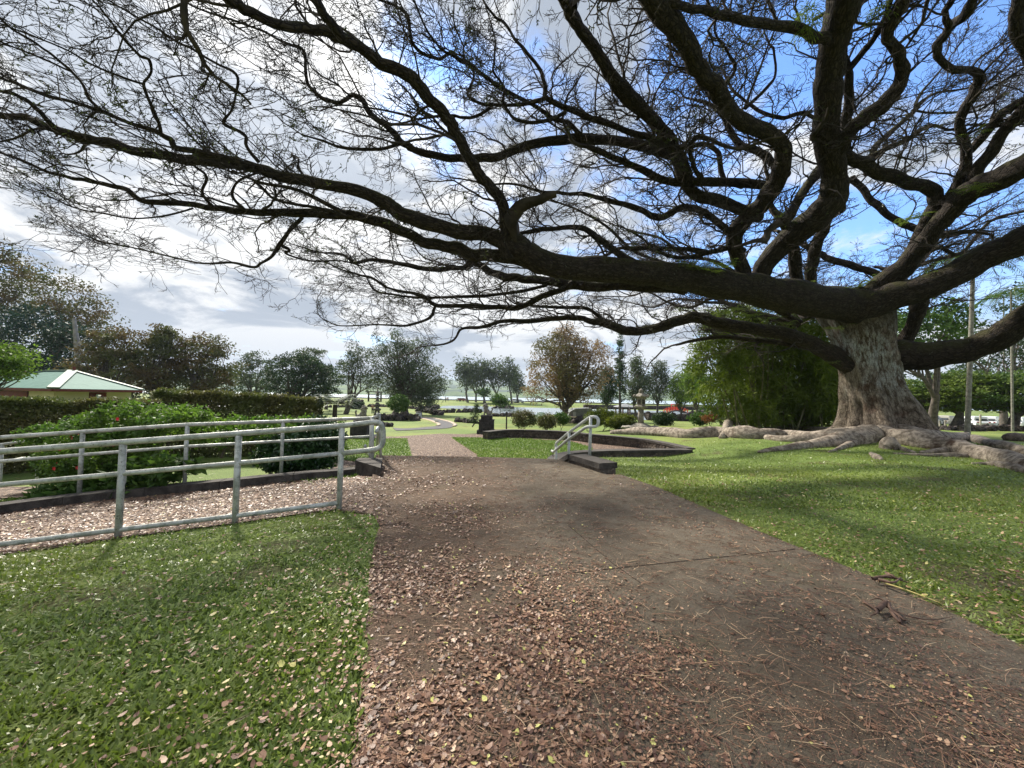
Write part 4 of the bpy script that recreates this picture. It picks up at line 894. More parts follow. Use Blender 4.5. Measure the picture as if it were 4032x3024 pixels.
# ---- surface roots, traced on the ground in V pixels (x, y of the top line, width), part buried
def root_px(rows, sink=.35, D=None, dz=0):
    out = []
    for x, y, w in rows:
        g = G(x * 1.8228, (y + w * .5) * 1.8228); r_ = w * .5 * g[1] / 831.0; out.append([g[0], g[1], g[2] + r_ * (1 - 2 * sink) + dz, r_])
    Q = smooth_path(out, 5); return Q[:, :3], Q[:, 3]
ROOTS = [
 [(1320, 932, 10), (1370, 927, 22), (1430, 927, 27), (1490, 930, 30), (1540, 926, 32), (1572, 928, 30), (1600, 928, 36), (1650, 930, 34), (1700, 932, 26), (1760, 935, 32), (1830, 930, 44), (1880, 925, 50)],
 [(1560, 940, 14), (1575, 918, 18), (1590, 922, 10), (1600, 930, 6)],
 [(1640, 973, 10), (1700, 962, 18), (1760, 952, 26), (1820, 940, 40), (1880, 925, 50)],
 [(1635, 940, 12), (1690, 943, 20), (1750, 942, 26), (1820, 935, 44)],
 [(1640, 925, 6), (1700, 922, 12), (1780, 925, 20), (1850, 925, 40)],
 [(1900, 925, 46), (1950, 932, 50), (2030, 948, 44), (2100, 965, 40), (2160, 978, 40), (2215, 990, 44), (2290, 1010, 44)],
 [(1930, 920, 46), (2010, 932, 36), (2090, 940, 28), (2150, 952, 26), (2212, 968, 26), (2300, 990, 26)],
 [(1930, 978, 4), (2000, 981, 9), (2060, 980, 12), (2110, 982, 15), (2160, 990, 18), (2215, 1005, 20)],
 [(1990, 975, 8), (2050, 968, 16), (2100, 966, 20), (2150, 975, 20)],
 [(2100, 1000, 6), (2140, 998, 14), (2190, 1005, 20), (2230, 1015, 20)],
 [(1790, 975, 4), (1815, 965, 10), (1850, 945, 22)],
 [(1920, 950, 40), (1935, 962, 16), (1975, 975, 8)],
 [(1885, 978, 12), (1895, 984, 14), (1905, 990, 8)],
]
for i, rows in enumerate(ROOTS):
    P, rad = root_px(rows); 
    if i == 1: P[:, 2] += np.interp(np.linspace(0, 1, len(P)), [0, .4, .7, 1], [0, .42, .38, 0])
    link('root', tubes_mesh('root', [(P, rad)], 16, rng, .11, True), M_ROOT, tree, True)

# ---- ferns growing on the limbs
M_FERN = leafmat('fern_fronds', (.05, .085, .018), (.17, .21, .05), trans=.4)
def ferns(px, nf, size, parent, seed, name='fern'):
    r_ = np.random.default_rng(seed); C, Dd, S, L_, W_ = [], [], [], [], []
    for (x, y, D) in px:
        b = V(x, y, D)
        for f in range(nf):
            a = r_.random() * 6.28; b2 = b + np.r_[r_.normal(0, size * .25, 2), 0]; L = size * r_.uniform(.6, 1.1)
            t = np.linspace(.1, 1, 11); out = np.array([math.cos(a), math.sin(a), 0]); up0 = r_.uniform(.5, 1.0)
            P = b2 + out * (L * t)[:, None] + np.array([0, 0, 1]) * (L * (up0 * t - .75 * t ** 2))[:, None]
            side = np.array([-out[1], out[0], 0])
            for i in range(11):
                for sg in (-1, 1):
                    C.append(P[i]); Dd.append(unit(side * sg + out * .35 - np.array([0, 0, .15]))); S.append(unit(out * sg + r_.normal(0, .1, 3))); L_.append(L * .30 * (1.1 - t[i] * .8)); W_.append(L * .085)
    o = link(name, leaves_mesh(name, np.array(C), np.array(Dd), np.array(S), np.array(L_), np.array(W_), r_), M_FERN, parent); return tag(o, kind='stuff')
ferns([(1690, 612, 15), (1710, 606, 15), (1740, 618, 15.4), (1770, 628, 15.2), (1800, 630, 15.4), (1830, 628, 15), (1855, 622, 15.3), (1880, 612, 15.2), (1900, 600, 16), (1580, 570, 13), (1560, 575, 13.2), (1890, 640, 14.8), (1480, 580, 12.6), (1506, 582, 12.7), (1525, 580, 12.8), (1545, 590, 13)], 12, .44, tree, 3)
ferns([(1520, 672, 17.2), (1560, 678, 17.2), (1600, 680, 17), (1630, 682, 17), (1660, 690, 16.8), (1700, 700, 16.6), (1640, 665, 17.4), (1480, 672, 17.4), (1590, 668, 17.5), (1800, 710, 15.4), (1797, 785, 15.3), (2010, 600, 14), (1985, 620, 14.4), (2115, 405, 11), (1980, 470, 13.6), (1960, 480, 13.8), (2090, 300, 12)], 12, .48, tree, 4)
# long hanging grass-like tufts on the upright limb
r_ = np.random.default_rng(9); C, Dd, S, L_ = [], [], [], []
for (x, y, D) in [(1752, 40, 8.6), (1745, 65, 8.7), (1750, 20, 8.4), (1690, 475, 12.7), (1700, 470, 12.6), (1900, 20, 9)]:
    for f in range(42):
        p = V(x, y, D) + r_.normal(0, .05, 3); a = r_.normal(0, 1, 3); a[2] = abs(a[2]) * .4; a = unit(a) if y < 300 else unit(a + [0, 0, .6])
        for s_ in range(4):
            C.append(p); Dd.append(a); S.append(unit(np.cross(a, [0.3, .2, 1]))); L_.append(.11); p = p + a * .10; a = unit(a + [0, 0, -.5])
link('epiphyte', leaves_mesh('epiphyte', np.array(C), np.array(Dd), np.array(S), np.array(L_), .016, r_), M_FERN, tree)['kind'] = 'stuff'
# ================================================================== RAILINGS
rng = np.random.default_rng(21)
def m_pipe(k):
    p = wpos(k); n1 = k.noise(p, 9, 6, .65); n2 = k.noise(p, 45, 5, .7); n3 = k.noise(p, 3, 3)
    col = k.mix(k.ramp(n3, .4, .6), (.36, .37, .34), (.48, .49, .45))
    col = k.mix(k.math('MULTIPLY', k.ramp(n1, .46, .62), .75), col, (.20, .22, .18))
    col = k.mix(k.math('MULTIPLY', k.ramp(n2, .56, .66), .8), col, (.07, .065, .05))
    return bsdf(k, col, k.ramp(n1, .3, .7, .38, .7), n2, .002, .7, spec=.5, metal=.25)
M_PIPE = material('weathered_galvanised_pipe', m_pipe)
M_WPIPE = simple('white_painted_pipe', (.50, .53, .52), (.40, .43, .41), 12, .42, .3, .002, .5, c3=(.16, .14, .11))
M_RUST = simple('dark_rusty_steel', (.05, .035, .025), (.09, .06, .04), 20, .7, .3, .003)

def pipe(name, pts, r, mat, parent, sub=1, k=12):
    P = np.array(pts, float); P = smooth_path(P, sub) if sub > 1 else P
    # end caps: shrink the radius at the very ends
    d0, d1 = unit(P[0] - P[1]), unit(P[-1] - P[-2]); P = np.vstack([P[0] + d0 * .001, P, P[-1] + d1 * .001])
    rad = np.full(len(P), r); rad[0] = rad[-1] = .0008
    return link(name, tubes_mesh(name, [(P, rad)], k), mat, parent, True)
def bend(P, rad, n=6):
    """round the corners of a polyline"""
    P = [np.array(p, float) for p in P]; out = [P[0]]
    for a, b, c in zip(P[:-2], P[1:-1], P[2:]):
        u, v = unit(a - b), unit(c - b); L = min(rad, np.linalg.norm(a - b) * .49, np.linalg.norm(c - b) * .49)
        for t in np.linspace(0, 1, n): out.append((1 - t) ** 2 * (b + u * L) + 2 * t * (1 - t) * b + t * t * (b + v * L))
    out.append(P[-1]); return out
RL = .034
nb = [np.r_[G(xs, ys)[:2], 0] for xs, ys in [(1335, 2008), (925, 2061), (465, 2118)]]
dstep = (nb[2] - nb[0]) / 2
nb = nb + [nb[2] + dstep * 1.05, nb[2] + dstep * 2.1 + np.array([0, -.05, 0]), nb[2] + dstep * 3.2 + np.array([0, -.12, 0])]
for b in nb: b[2] = zf(b[0], b[1])
root = empty('ramp_railing', nb[0], 'nearest grey pipe railing of the ramp, at the lawn edge, with a low bottom rail', 'railing')
Z = np.array([0, 0, 1.0]); u0 = unit((nb[0] - nb[1])); e0 = nb[0] + u0 * .50
rx, ry = [b + Z * 1.075 for b in nb], [b + Z * .72 for b in nb]
top = [rx[-1], rx[-2], rx[-3], rx[2], rx[1], rx[0], e0 + Z * 1.10, e0 + u0 * .02 + Z * .735, ry[0] + Z * 0]
pipe('top_rail', bend(top, .13), RL, M_PIPE, root)
pipe('middle_rail', [b - Z * .0 for b in ry[::-1]], RL * .82, M_PIPE, root)
pipe('bottom_rail', [b + Z * .09 for b in nb[::-1]], RL * .85, M_PIPE, root)
for i, b in enumerate(nb):
    pipe('post', [b - Z * .1, b + Z * 1.05], RL * 1.02, M_PIPE, root)
    s = np.array([-u0[1], u0[0], 0]); s = s if s[1] > 0 else -s
    h = b + Z * .62
    pipe('bracket', bend([b + Z * .60, h + s * .07 - Z * .03, h + s * .08 + Z * .09], .03), .008, M_PIPE, root, k=6)
# railing on the kerb
kb = [GZ(xs, ys, 0) for xs, ys in [(1455, 1838), (1104, 1868), (723, 1903), (307, 1944), (18, 1935)]]
kb2 = []
for (xs, ys) in [(1455, 1838), (1104, 1866), (723, 1901), (307, 1942)]:
    g = G(xs, ys, .15); kb2.append(np.array([g[0], g[1] + .02, g[2]]))
dk = unit(kb2[3] - kb2[2]) * np.linalg.norm(kb2[3] - kb2[1]) / 2
kb2 += [kb2[3] + dk, kb2[3] + dk * 2, kb2[3] + dk * 3]
root = empty('kerb_railing', kb2[0], 'second grey pipe railing of the ramp, standing on the dark kerb behind the nearest railing', 'railing')
def toprail_z(b, ysrc):      # height at which a post top is seen
    d = ray(b[0] / b[1] * FPX + CX, ysrc); return CAMZ + d[2] * b[1]
tz = [1.12] * len(kb2)
ku = unit(kb2[0] - kb2[1]); ke = kb2[0] + ku * .12
pipe('top_rail', [b + Z * (1.03) for b in kb2[::-1]] + [ke + Z * 1.06, ke + Z * 1.13], RL, M_PIPE, root)
pipe('middle_rail', [b + Z * .64 for b in kb2[::-1]] + [ke + Z * .66], RL * .82, M_PIPE, root)
for b in kb2: pipe('post', [b - Z * .1, b + Z * 1.03], RL * .95, M_PIPE, root)
pipe('post', [ke - Z * .1 + [.03, .25, 0], ke + Z * 1.12 + [.03, .02, 0]], RL * .8, M_PIPE, root)
# railing of the lower run, further left behind
lb = [np.array([x, y, zf(x, y)]) for x, y in [(-9.2, 8.3), (-10.6, 8.1), (-12, 7.9), (-13.4, 7.6)]]
lb = []
for (xs, yt) in [(155, 1730), (8, 1750)]:
    p = W(xs, yt, 8.6 if xs > 100 else 8.3); lb.append(np.array([p[0], p[1], p[2] - 1.05]))
lb += [lb[1] + (lb[1] - lb[0]) * 1.2, lb[1] + (lb[1] - lb[0]) * 2.4]
root = empty('back_railing', lb[0], 'low grey pipe railing at the far left, half hidden behind the green shrub', 'railing')
e_ = lb[0] + np.array([.45, .05, .03])
pipe('top_rail', bend([b + Z * 1.05 for b in lb[::-1]] + [e_ + Z * 1.03, e_ + Z * .7, lb[0] + Z * .68], .1), RL * .85, M_PIPE, root)
pipe('middle_rail', [b + Z * .68 for b in lb[::-1]], RL * .8, M_PIPE, root)
for b in lb: pipe('post', [b - Z * .6, b + Z * 1.05], RL * .9, M_PIPE, root)
# short lower kerb and strip of the lower ramp at the far left
strip('lower_ramp', [(-6.4, 7.5), (-8.5, 7.0), (-12, 6.2), (-16, 5)], [(-6.6, 8.8), (-8.8, 8.5), (-12.5, 7.8), (-17, 6.8)], M_LITTER, .03)

# handrails of the steps
def handrail(name, X, lean, label, pxs):
    b0, b1, b2 = pxs
    root = empty(name, b0, label, 'handrail')
    t0, t1, t2 = b0[0:1], None, None
    return root
b0 = np.array([1.80, 8.80, .19]); b1 = W(2240, 1806, 10.0); b2 = W(2188, 1826, 11.35); b1[2] = -.12; b2[2] = -.80
root = empty('step_handrail', b0, 'white painted double handrail going down the steps beside the right cheek wall', 'handrail')
T0 = W(2326, 1640, 8.8); T1 = W(2241, 1702, 10.0); T2 = W(2190, 1745, 11.3); T2b = W(2188, 1758, 11.3)
eR = W(2356, 1642, 8.65); eR2 = W(2356, 1680, 8.65); H0 = W(2310, 1680, 8.75); H1 = W(2240, 1728, 9.9); H2 = W(2178, 1780, 11.2); H3 = W(2172, 1774, 11.25)
pipe('top_rail', bend([T2b, T2, T1, T0, eR, eR2, H0, H1, H2, H3], .10, 5), .036, M_WPIPE, root)
pipe('post', [b0 - Z * .08, T0 - Z * .01], .036, M_WPIPE, root)
pipe('post', [np.array([T1[0], T1[1], -.25]), T1], .036, M_WPIPE, root)
pipe('post', [np.array([T2[0], T2[1], -.9]), T2], .036, M_WPIPE, root)
for q in [(W(2327, 1697, 8.8), W(2311, 1690, 8.75)), (W(2240, 1751, 10.0), W(2228, 1738, 9.95)), (W(2189, 1795, 11.3), W(2176, 1785, 11.25))]:
    pipe('bracket', bend([q[0], np.array([q[1][0], q[1][1], q[0][2]]), q[1]], .03), .009, M_RUST, root, k=6)
root = empty('step_handrail', W(1450, 1830, 8.3), 'dark seen end-on handrail going down the steps beyond the end of the grey ramp railings', 'handrail')
pipe('top_rail', bend([W(1481, 1700, 8.1), W(1490, 1680, 8.3), W(1485, 1755, 10.0), W(1468, 1795, 11.2), W(1462, 1798, 11.3), W(1445, 1788, 11.0), W(1438, 1778, 9.9), W(1438, 1755, 8.5)], .12), .034, M_WPIPE, root)
pipe('post', [W(1466, 1835, 8.0), W(1466, 1640, 8.0)], .034, M_PIPE, root)

# ================================================================== STATUES, LANTERNS
M_GRAN = simple('grey_carved_stone', (.16, .145, .12), (.30, .275, .23), 9, .9, .8, .012, c3=(.07, .065, .05))
M_GRAND = simple('dark_mossy_carved_stone', (.06, .055, .045), (.15, .135, .11), 7, .9, .8, .015, c3=(.03, .028, .022))
M_PED = simple('black_pedestal_stone', (.022, .02, .02), (.055, .05, .046), 6, .8, .5, .01, c3=(.08, .075, .07))
def blob(name, balls, mat, parent, vox=.03, tubes=()):
    m = MB()
    for b in balls:
        c, r = b[0], b[1]; sc = b[2] if len(b) > 2 else (1, 1, 1); rot = b[3] if len(b) > 3 else None; m.ball(c, r, 2, sc, rot)
    for a, b, r0, r1 in tubes: m.cyl(a, b, r0, r1, 8); m.ball(a, r0, 1); m.ball(b, r1, 1)
    o = m.build(name, mat, parent, True); md = o.modifiers.new('join', 'REMESH'); md.mode = 'VOXEL'; md.voxel_size = vox; md.use_smooth_shade = True
    return o
def lion(base, s, face, label, pedlabel, base_pt, ped):
    """seated guardian lion; face=+1 looks to +X, -1 looks to -X"""
    pr = empty('statue_pedestal', base_pt, pedlabel, 'pedestal'); wd, dp, h1, h2 = ped
    c = np.array(base_pt); z = c[2]
    m = MB(); m.box((c[0] + .03 * face, c[1], z + .09), (wd * 1.18, dp * 1.15, .24), bev=.01); m.build('plinth', M_PED, pr)
    m = MB(); m.box((c[0], c[1], z + .2 + (h1 - .2) / 2), (wd, dp, h1 - .2), bev=.012); m.build('die', M_PED, pr)
    m = MB(); m.box((c[0], c[1] - dp / 2 - .012, z + .2 + (h1 - .2) / 2), (wd * .66, .03, (h1 - .2) * .62), bev=.008); m.build('panel', M_PED, pr)
    m = MB(); m.box((c[0], c[1], z + h1 + .02), (wd * 1.06, dp * 1.06, .05), bev=.008); m.build('cornice', M_PED, pr)
    m = MB(); m.box((c[0], c[1], z + h1 + .045 + h2 / 2), (wd * .76, dp * .8, h2), bev=.012); m.build('upper_block', M_PED, pr)
    zt = z + h1 + .045 + h2; r = empty('lion_statue', (c[0], c[1], zt), label, 'statue')
    def q(x, y, zz): return (c[0] + x * face * s, c[1] + y * s, zt + zz * s)
    Bd = [(q(-.16, 0, .22), .22 * s, (1.05, .9, 1)), (q(.02, 0, .38), .20 * s, (1, .85, 1.2)), (q(.12, 0, .60), .20 * s, (.9, .95, 1.05)), (q(.17, 0, .82), .155 * s, (1, 1, .95)),
          (q(.27, 0, .80), .10 * s, (1.1, .9, .8)), (q(.22, .09, .90), .045 * s), (q(.22, -.09, .90), .045 * s), (q(.06, .10, .78), .10 * s), (q(.06, -.10, .78), .10 * s), (q(.0, 0, .72), .13 * s),
          (q(.10, 0, .97), .06 * s), (q(.02, 0, .92), .07 * s), (q(-.22, -.15, .14), .14 * s, (1.2, .7, 1)), (q(-.22, .15, .14), .14 * s, (1.2, .7, 1)), (q(-.05, -.17, .05), .06 * s, (1.8, 1, .7)), (q(-.05, .17, .05), .06 * s, (1.8, 1, .7)),
          (q(.24, -.11, .05), .07 * s, (1.3, 1, .7)), (q(.24, .11, .05), .07 * s, (1.3, 1, .7)), (q(-.40, 0, .35), .07 * s, (.8, .8, 1.4)), (q(-.44, 0, .50), .08 * s, (.8, .8, 1.2)), (q(-.40, 0, .62), .06 * s), (q(-.47, 0, .60), .04 * s)]
    Tb = [(q(.17, -.11, .45), q(.22, -.11, .05), .075 * s, .06 * s), (q(.17, .11, .45), q(.22, .11, .05), .075 * s, .06 * s), (q(-.36, 0, .12), q(-.42, 0, .45), .05 * s, .05 * s)]
    blob('body', Bd, M_GRAN, r, .022 * s, Tb)
    m = MB(); m.box((c[0], c[1], zt + .012), (.80 * s, .42 * s, .05)); m.build('base_slab', M_GRAN, r)
gR = G(1910, 1712); gR[1] += .5
lion(None, .74, -1, 'grey stone guardian lion looking left on the right hand black pedestal', 'black stone pedestal right of the path under the lion that looks left', (gR[0] + .05, gR[1], LOW), (.90, .9, .80, .25))
gLx = W(1424, 1700, 20.0); lion(None, .78, 1, 'grey stone guardian lion looking right above the end of the ramp railings', 'black stone pedestal left of the path, half hidden by the ramp railings', (gLx[0], 20.0, LOW - .12), (.86, .9, .86, .12))

def stone_lantern():
    D = 24.8; g = G(2523, 1683); b = np.array([W(2523, 1683, D)[0], D, zf(W(2523, 1683, D)[0], D)]); zb = W(2523, 1690, D)[2]; b[2] = zb
    h = lambda ys: W(2523, ys, D)[2] - zb
    r = empty('stone_lantern', b, 'tall pale stone lantern on a round column standing on flat rocks', 'stone lantern'); u = D / FPX
    MB().lathe(b, [(56 * u, -.3), (52 * u, .05), (46 * u, h(1676)), (30 * u, h(1670)), (20 * u, h(1666))], 6, rz=.3).build('base', M_GRAN, r)
    MB().lathe(b, [(11.5 * u, h(1667)), (11 * u, h(1640)), (10.6 * u, h(1612))], 20).build('column', M_GRAN, r, True)
    MB().lathe(b, [(12 * u, h(1612)), (20 * u, h(1607)), (27 * u, h(1604)), (28 * u, h(1599)), (20 * u, h(1597))], 6, rz=.3).build('platform', M_GRAN, r)
    MB().lathe(b, [(17 * u, h(1597)), (18 * u, h(1566))], 6, rz=.3).build('fire_box', M_GRAN, r)
    fb = MB()
    for i in range(6):
        a = .3 + math.pi / 6 + i * math.pi / 3; rr = 17.5 * u * .87
        fb.box((b[0] + rr * math.cos(a), b[1] + rr * math.sin(a), b[2] + (h(1597) + h(1566)) / 2), (.02, 11 * u, (h(1566) - h(1597)) * .55), rz=a)
    fb.build('opening', simple('lantern_shadow_stone', (.05, .045, .04), (.08, .07, .06), 8, .9), r)
    MB().lathe(b, [(19 * u, h(1566)), (31 * u, h(1563)), (30 * u, h(1560)), (20 * u, h(1554)), (12 * u, h(1549)), (8 * u, h(1547))], 6, rz=.3).build('roof', M_GRAN, r)
    crs = []
    for i in range(6):
        a = .3 + i * math.pi / 3; cr = MB(); cr.ball((b[0] + 29 * u * math.cos(a), b[1] + 29 * u * math.sin(a), b[2] + h(1559)), 5 * u, 2, (1, 1, 1.2)); cr.build('roof_curl', M_GRAN, r, True)
    MB().lathe(b, [(6 * u, h(1548)), (10 * u, h(1545)), (7 * u, h(1541)), (9 * u, h(1538)), (6.5 * u, h(1534)), (2 * u, h(1530))], 12).build('finial', M_GRAN, r, True)
    rk = np.random.default_rng(3)
    for i, (xs, ys, w_) in enumerate([(2475, 1682, 46), (2500, 1688, 52), (2545, 1690, 60), (2575, 1683, 40)]):
        p = W(xs, ys, 24.2); m = MB(); m.ball((p[0], p[1], p[2] - .02), w_ * .5 * u, 2, (1.2, 1, .35)); 
        for v in m.bm.verts: v.co += Vector(rk.normal(0, .025, 3))
        tag(m.build('flat_rock', M_GRAN, None), ['low pale rock left of the stone lantern, farthest left of four', 'low pale rock touching the left foot of the stone lantern', 'low pale rock in front of the stone lantern foot', 'low pale rock right of the stone lantern foot'][i], 'rock')
stone_lantern()

def pagoda():
    D = 44.0; xs0 = 1484; zb = W(xs0, 1648, D)[2]; b = np.array([W(xs0, 1648, D)[0], D, zb]); u = D / FPX; h = lambda ys: W(xs0, ys, D)[2] - zb
    r = empty('pagoda_lantern', b, 'tall dark stone pagoda lantern with many roofs on splayed legs by the lava mound', 'pagoda lantern')
    for sx in (-1, 1):
        for sy in (-1, 1): MB().cyl((b[0] + sx * 12 * u, b[1] + sy * 8 * u, b[2] - .3), (b[0] + sx * 5 * u, b[1] + sy * 4 * u, b[2] + h(1616)), .10, .09, 6).build('leg', M_GRAND, r)
    MB().lathe(b, [(10 * u, h(1618)), (15 * u, h(1614)), (15 * u, h(1609)), (9 * u, h(1607))], 8).build('platform', M_GRAND, r)
    ys = [1606, 1592, 1579, 1568, 1558]; wds = [15, 13, 11.5, 10.5]
    MB().lathe(b, [(8 * u, h(1608)), (7 * u, h(1594))], 4, rz=.78).build('fire_box', M_GRAND, r)
    for i, (yy, w_) in enumerate([(1592, 17), (1580, 14.5), (1570, 12.5), (1559, 11)]):
        MB().lathe(b, [(w_ * u, h(yy + 2)), (w_ * 1.02 * u, h(yy + 1)), (w_ * .5 * u, h(yy - 3)), (5 * u, h(yy - 8))], 4, rz=.78).build('roof', M_GRAND, r)
    MB().lathe(b, [(5.5 * u, h(1556)), (5 * u, h(1549))], 4, rz=.78).build('shaft', M_GRAND, r)
    MB().lathe(b, [(12 * u, h(1549)), (8 * u, h(1545)), (3 * u, h(1541)), (2 * u, h(1532)), (4 * u, h(1529)), (1 * u, h(1525))], 8).build('finial', M_GRAND, r)
pagoda()

M_WOOD = simple('brown_weathered_wood', (.09, .055, .035), (.16, .10, .065), 12, .8, .4)
M_RED = simple('red_lacquer_paint', (.50, .045, .02), (.62, .075, .035), 3, .5, .2)
M_SHING = simple('pale_grey_shingle', (.20, .21, .22), (.30, .31, .32), 6, .8, .6)
def torii():
    D = 70; z = W(1420, 1572, D)[2]; r = empty('torii_gate', W(1480, 1572, D), 'grey wooden gate with a long crossbeam on the lawn behind the pagoda lantern', 'gate'); zb = z - .4
    a, b = W(1451, 1572, D), W(1500, 1572, D); t1, t2 = W(1440, 1543, D), W(1512, 1543, D)
    for p in (a, b): MB().cyl((p[0], D, zb), (p[0], D, t1[2]), .16, .13, 10).build('post', M_GRAND, r)
    MB().box(((t1[0] + t2[0]) / 2, D, t1[2] + .05), (t2[0] - t1[0], .3, .16)).build('lintel', M_GRAND, r)
    MB().box(((t1[0] + t2[0]) / 2, D, t1[2] - .42), (t2[0] - t1[0] - 1.2, .2, .14)).build('tie_beam', M_GRAND, r)
torii()

def gazebo():
    D = 72; c = W(2462, 1632, D); z = zf(c[0], D); c[2] = z; r = empty('pavilion', c, 'open garden pavilion with a low grey hip roof on brown posts beside the pond', 'pavilion'); u = D / FPX
    ez = W(2462, 1603, D)[2]; tz_ = W(2462, 1591, D)[2]
    MB().lathe((c[0], c[1], 0), [(.0, ez - .02), (43 * u * 1.3, ez - .02), (43 * u * 1.3, ez + .08), (8 * u, tz_), (.05, tz_ + .12)], 4, rz=.78).build('roof', M_SHING, r)
    for sx in (-.75, 0, .75):
        for sy in (-1, 1): MB().box((c[0] + sx * 38 * u, c[1] + sy * 1.6, (z + ez) / 2), (.22, .22, ez - z)).build('post', M_WOOD, r)
    MB().box((c[0], c[1], z + .25), (70 * u, 3.4, .5)).build('floor', M_CAP, r)
    MB().box((c[0] + .5, c[1] - .8, z + .75), (1.5, .5, .07)).build('bench', M_WOOD, r)
gazebo()

def bridge():
    D = 86; u = D / FPX; r = empty('red_bridge', W(2660, 1627, D), 'arched red footbridge with taller centre posts across the pond', 'bridge')
    xs = np.linspace(2621, 2700, 17); t = (xs - 2660.5) / 39.5; yd = 1624 - 10 * (1 - t ** 2)
    P = np.array([W(x, y, D) for x, y in zip(xs, yd)])
    def beam(dy, h0, h1, w, name, mat):
        Vv = []; 
        for p in P:
            for (yy, zz) in ((dy - w / 2, h0), (dy - w / 2, h1), (dy + w / 2, h1), (dy + w / 2, h0)): Vv.append((p[0], D + yy, p[2] + zz))
        F = [(4 * i + a, 4 * i + (a + 1) % 4, 4 * i + 4 + (a + 1) % 4, 4 * i + 4 + a) for i in range(16) for a in range(4)] + [(0, 3, 2, 1), (64, 65, 66, 67)]
        link(name, npmesh(name, np.array(Vv), np.array(F)), mat, r)
    beam(0, -.18, 0, 1.8, 'deck', M_WOOD); beam(-.95, -.30, -.02, .14, 'arch_beam', M_PED); beam(.95, -.30, -.02, .14, 'arch_beam', M_PED)
    for dy in (-.92, .92):
        beam(dy, .52, .62, .10, 'handrail', M_RED); beam(dy, .24, .32, .07, 'lower_rail', M_RED)
        for i in range(0, 17, 2):
            hh = 1.35 if i in (6, 10) else .72
            MB().box((P[i][0], D + dy, P[i][2] + hh / 2), (.16, .16, hh)).build('post', M_RED, r)
    for i in (6, 10): MB().box((P[i][0], D, P[i][2] + 1.3), (.14, 1.9, .12)).build('tie', M_RED, r)
bridge()

def hut():
    D = 46; r = empty('garden_culvert_house', W(2290, 1650, D), 'low grey concrete structure with sloping left side and pale panel beneath brown tree', 'garden structure')
    P = [(2236, 1640), (2243, 1622), (2266, 1609), (2330, 1607), (2345, 1640)]; a = [W(x, y, D) for x, y in P]
    bm = MB().bm; m = MB(); f = [m.bm.verts.new(tuple(p)) for p in a]; bk = [m.bm.verts.new((p[0], D + 3, p[2])) for p in a]
    m.bm.faces.new(f); m.bm.faces.new(bk[::-1])
    for i in range(5): j = (i + 1) % 5; m.bm.faces.new((f[i], bk[i], bk[j], f[j]))
    bmesh.ops.recalc_face_normals(m.bm, faces=m.bm.faces[:]); MC = simple('grey_concrete', (.12, .13, .13), (.20, .21, .21), 3, .9, .4); m.build('wall', MC, r)
    p0, p1 = W(2256, 1622, D), W(2268, 1638, D); MB().box(((p0[0] + p1[0]) / 2, D - .03, (p0[2] + p1[2]) / 2), (p1[0] - p0[0], .05, p0[2] - p1[2]), bev=0).build('panel', simple('pale_panel', (.34, .36, .36), (.28, .30, .30), 4, .7), r)
    p0, p1 = W(2274, 1620, D), W(2320, 1639, D); MB().box(((p0[0] + p1[0]) / 2, D - .02, (p0[2] + p1[2]) / 2), (p1[0] - p0[0], .04, p0[2] - p1[2])).build('shutter', MC, r)
    p0, p1 = W(2234, 1640, D), W(2292, 1642, D); MB().box(((p0[0] + p1[0]) / 2, D - .4, p0[2] - .03), (p1[0] - p0[0], .8, .08)).build('ledge', M_KERB, r)
    q0 = W(2236, 1642, D); MB().box((W(2290, 1650, D)[0], D + .5, q0[2] - .5), (4.2, 2.2, .85)).build('base', M_STONE, r)
hut()
# big white disc sculpture
D = 27; c = W(2129, 1642, D); u = D / FPX; r = empty('disc_sculpture', (c[0], c[1], W(2129, 1664, D)[2]), 'round white mirror like disc standing on edge behind the shrubs beyond the seat wall', 'sculpture')
M_DISC = simple('pale_blue_white_disc', (.55, .66, .74), (.70, .78, .82), 5, .35, .1, spec=.6)
MB().cyl((c[0], D - .05, c[2]), (c[0] + .01, D + .05, c[2] + .01), 21 * u, None, 32).build('disc', M_DISC, r)
MB().box((c[0], D, c[2] - 24 * u), (20 * u, .3, 10 * u)).build('stand', M_STONE, r)

# litter bin
D = 49; c = W(1648, 1646, D); u = D / FPX; r = empty('litter_bin', c, 'white and blue ribbed litter bin beside the winding footpath', 'litter bin'); M_BIN = simple('white_slats', (.55, .58, .60), (.66, .68, .68), 3, .6); M_BLUE = simple('blue_grey_liner', (.14, .20, .28), (.2, .26, .33), 3, .6)
MB().lathe(c, [(9 * u, 0), (10.5 * u, 21 * u)], 16).build('liner', M_BLUE, r)
for i in range(14):
    a = i / 14 * 6.283; MB().box((c[0] + 10.4 * u * math.cos(a), c[1] + 10.4 * u * math.sin(a), c[2] + 11 * u), (.03, .085, 21 * u), rz=a).build('slat', M_BIN, r)
MB().lathe(c, [(11 * u, 21 * u), (11.5 * u, 23 * u), (9 * u, 25 * u)], 16).build('rim', simple('dark_rim', (.05, .05, .05)), r)
# small pale marker block on the kerb bend
c = G(1720, 1666); c[2] += .02; tag(MB().box((c[0], c[1], c[2] + .16), (.34, .2, .32), bev=.03).build('marker_block', simple('pale_concrete', (.5, .46, .4), (.6, .56, .5), 5)), 'small pale marker block on the inner bend of the grey footpath', 'marker')

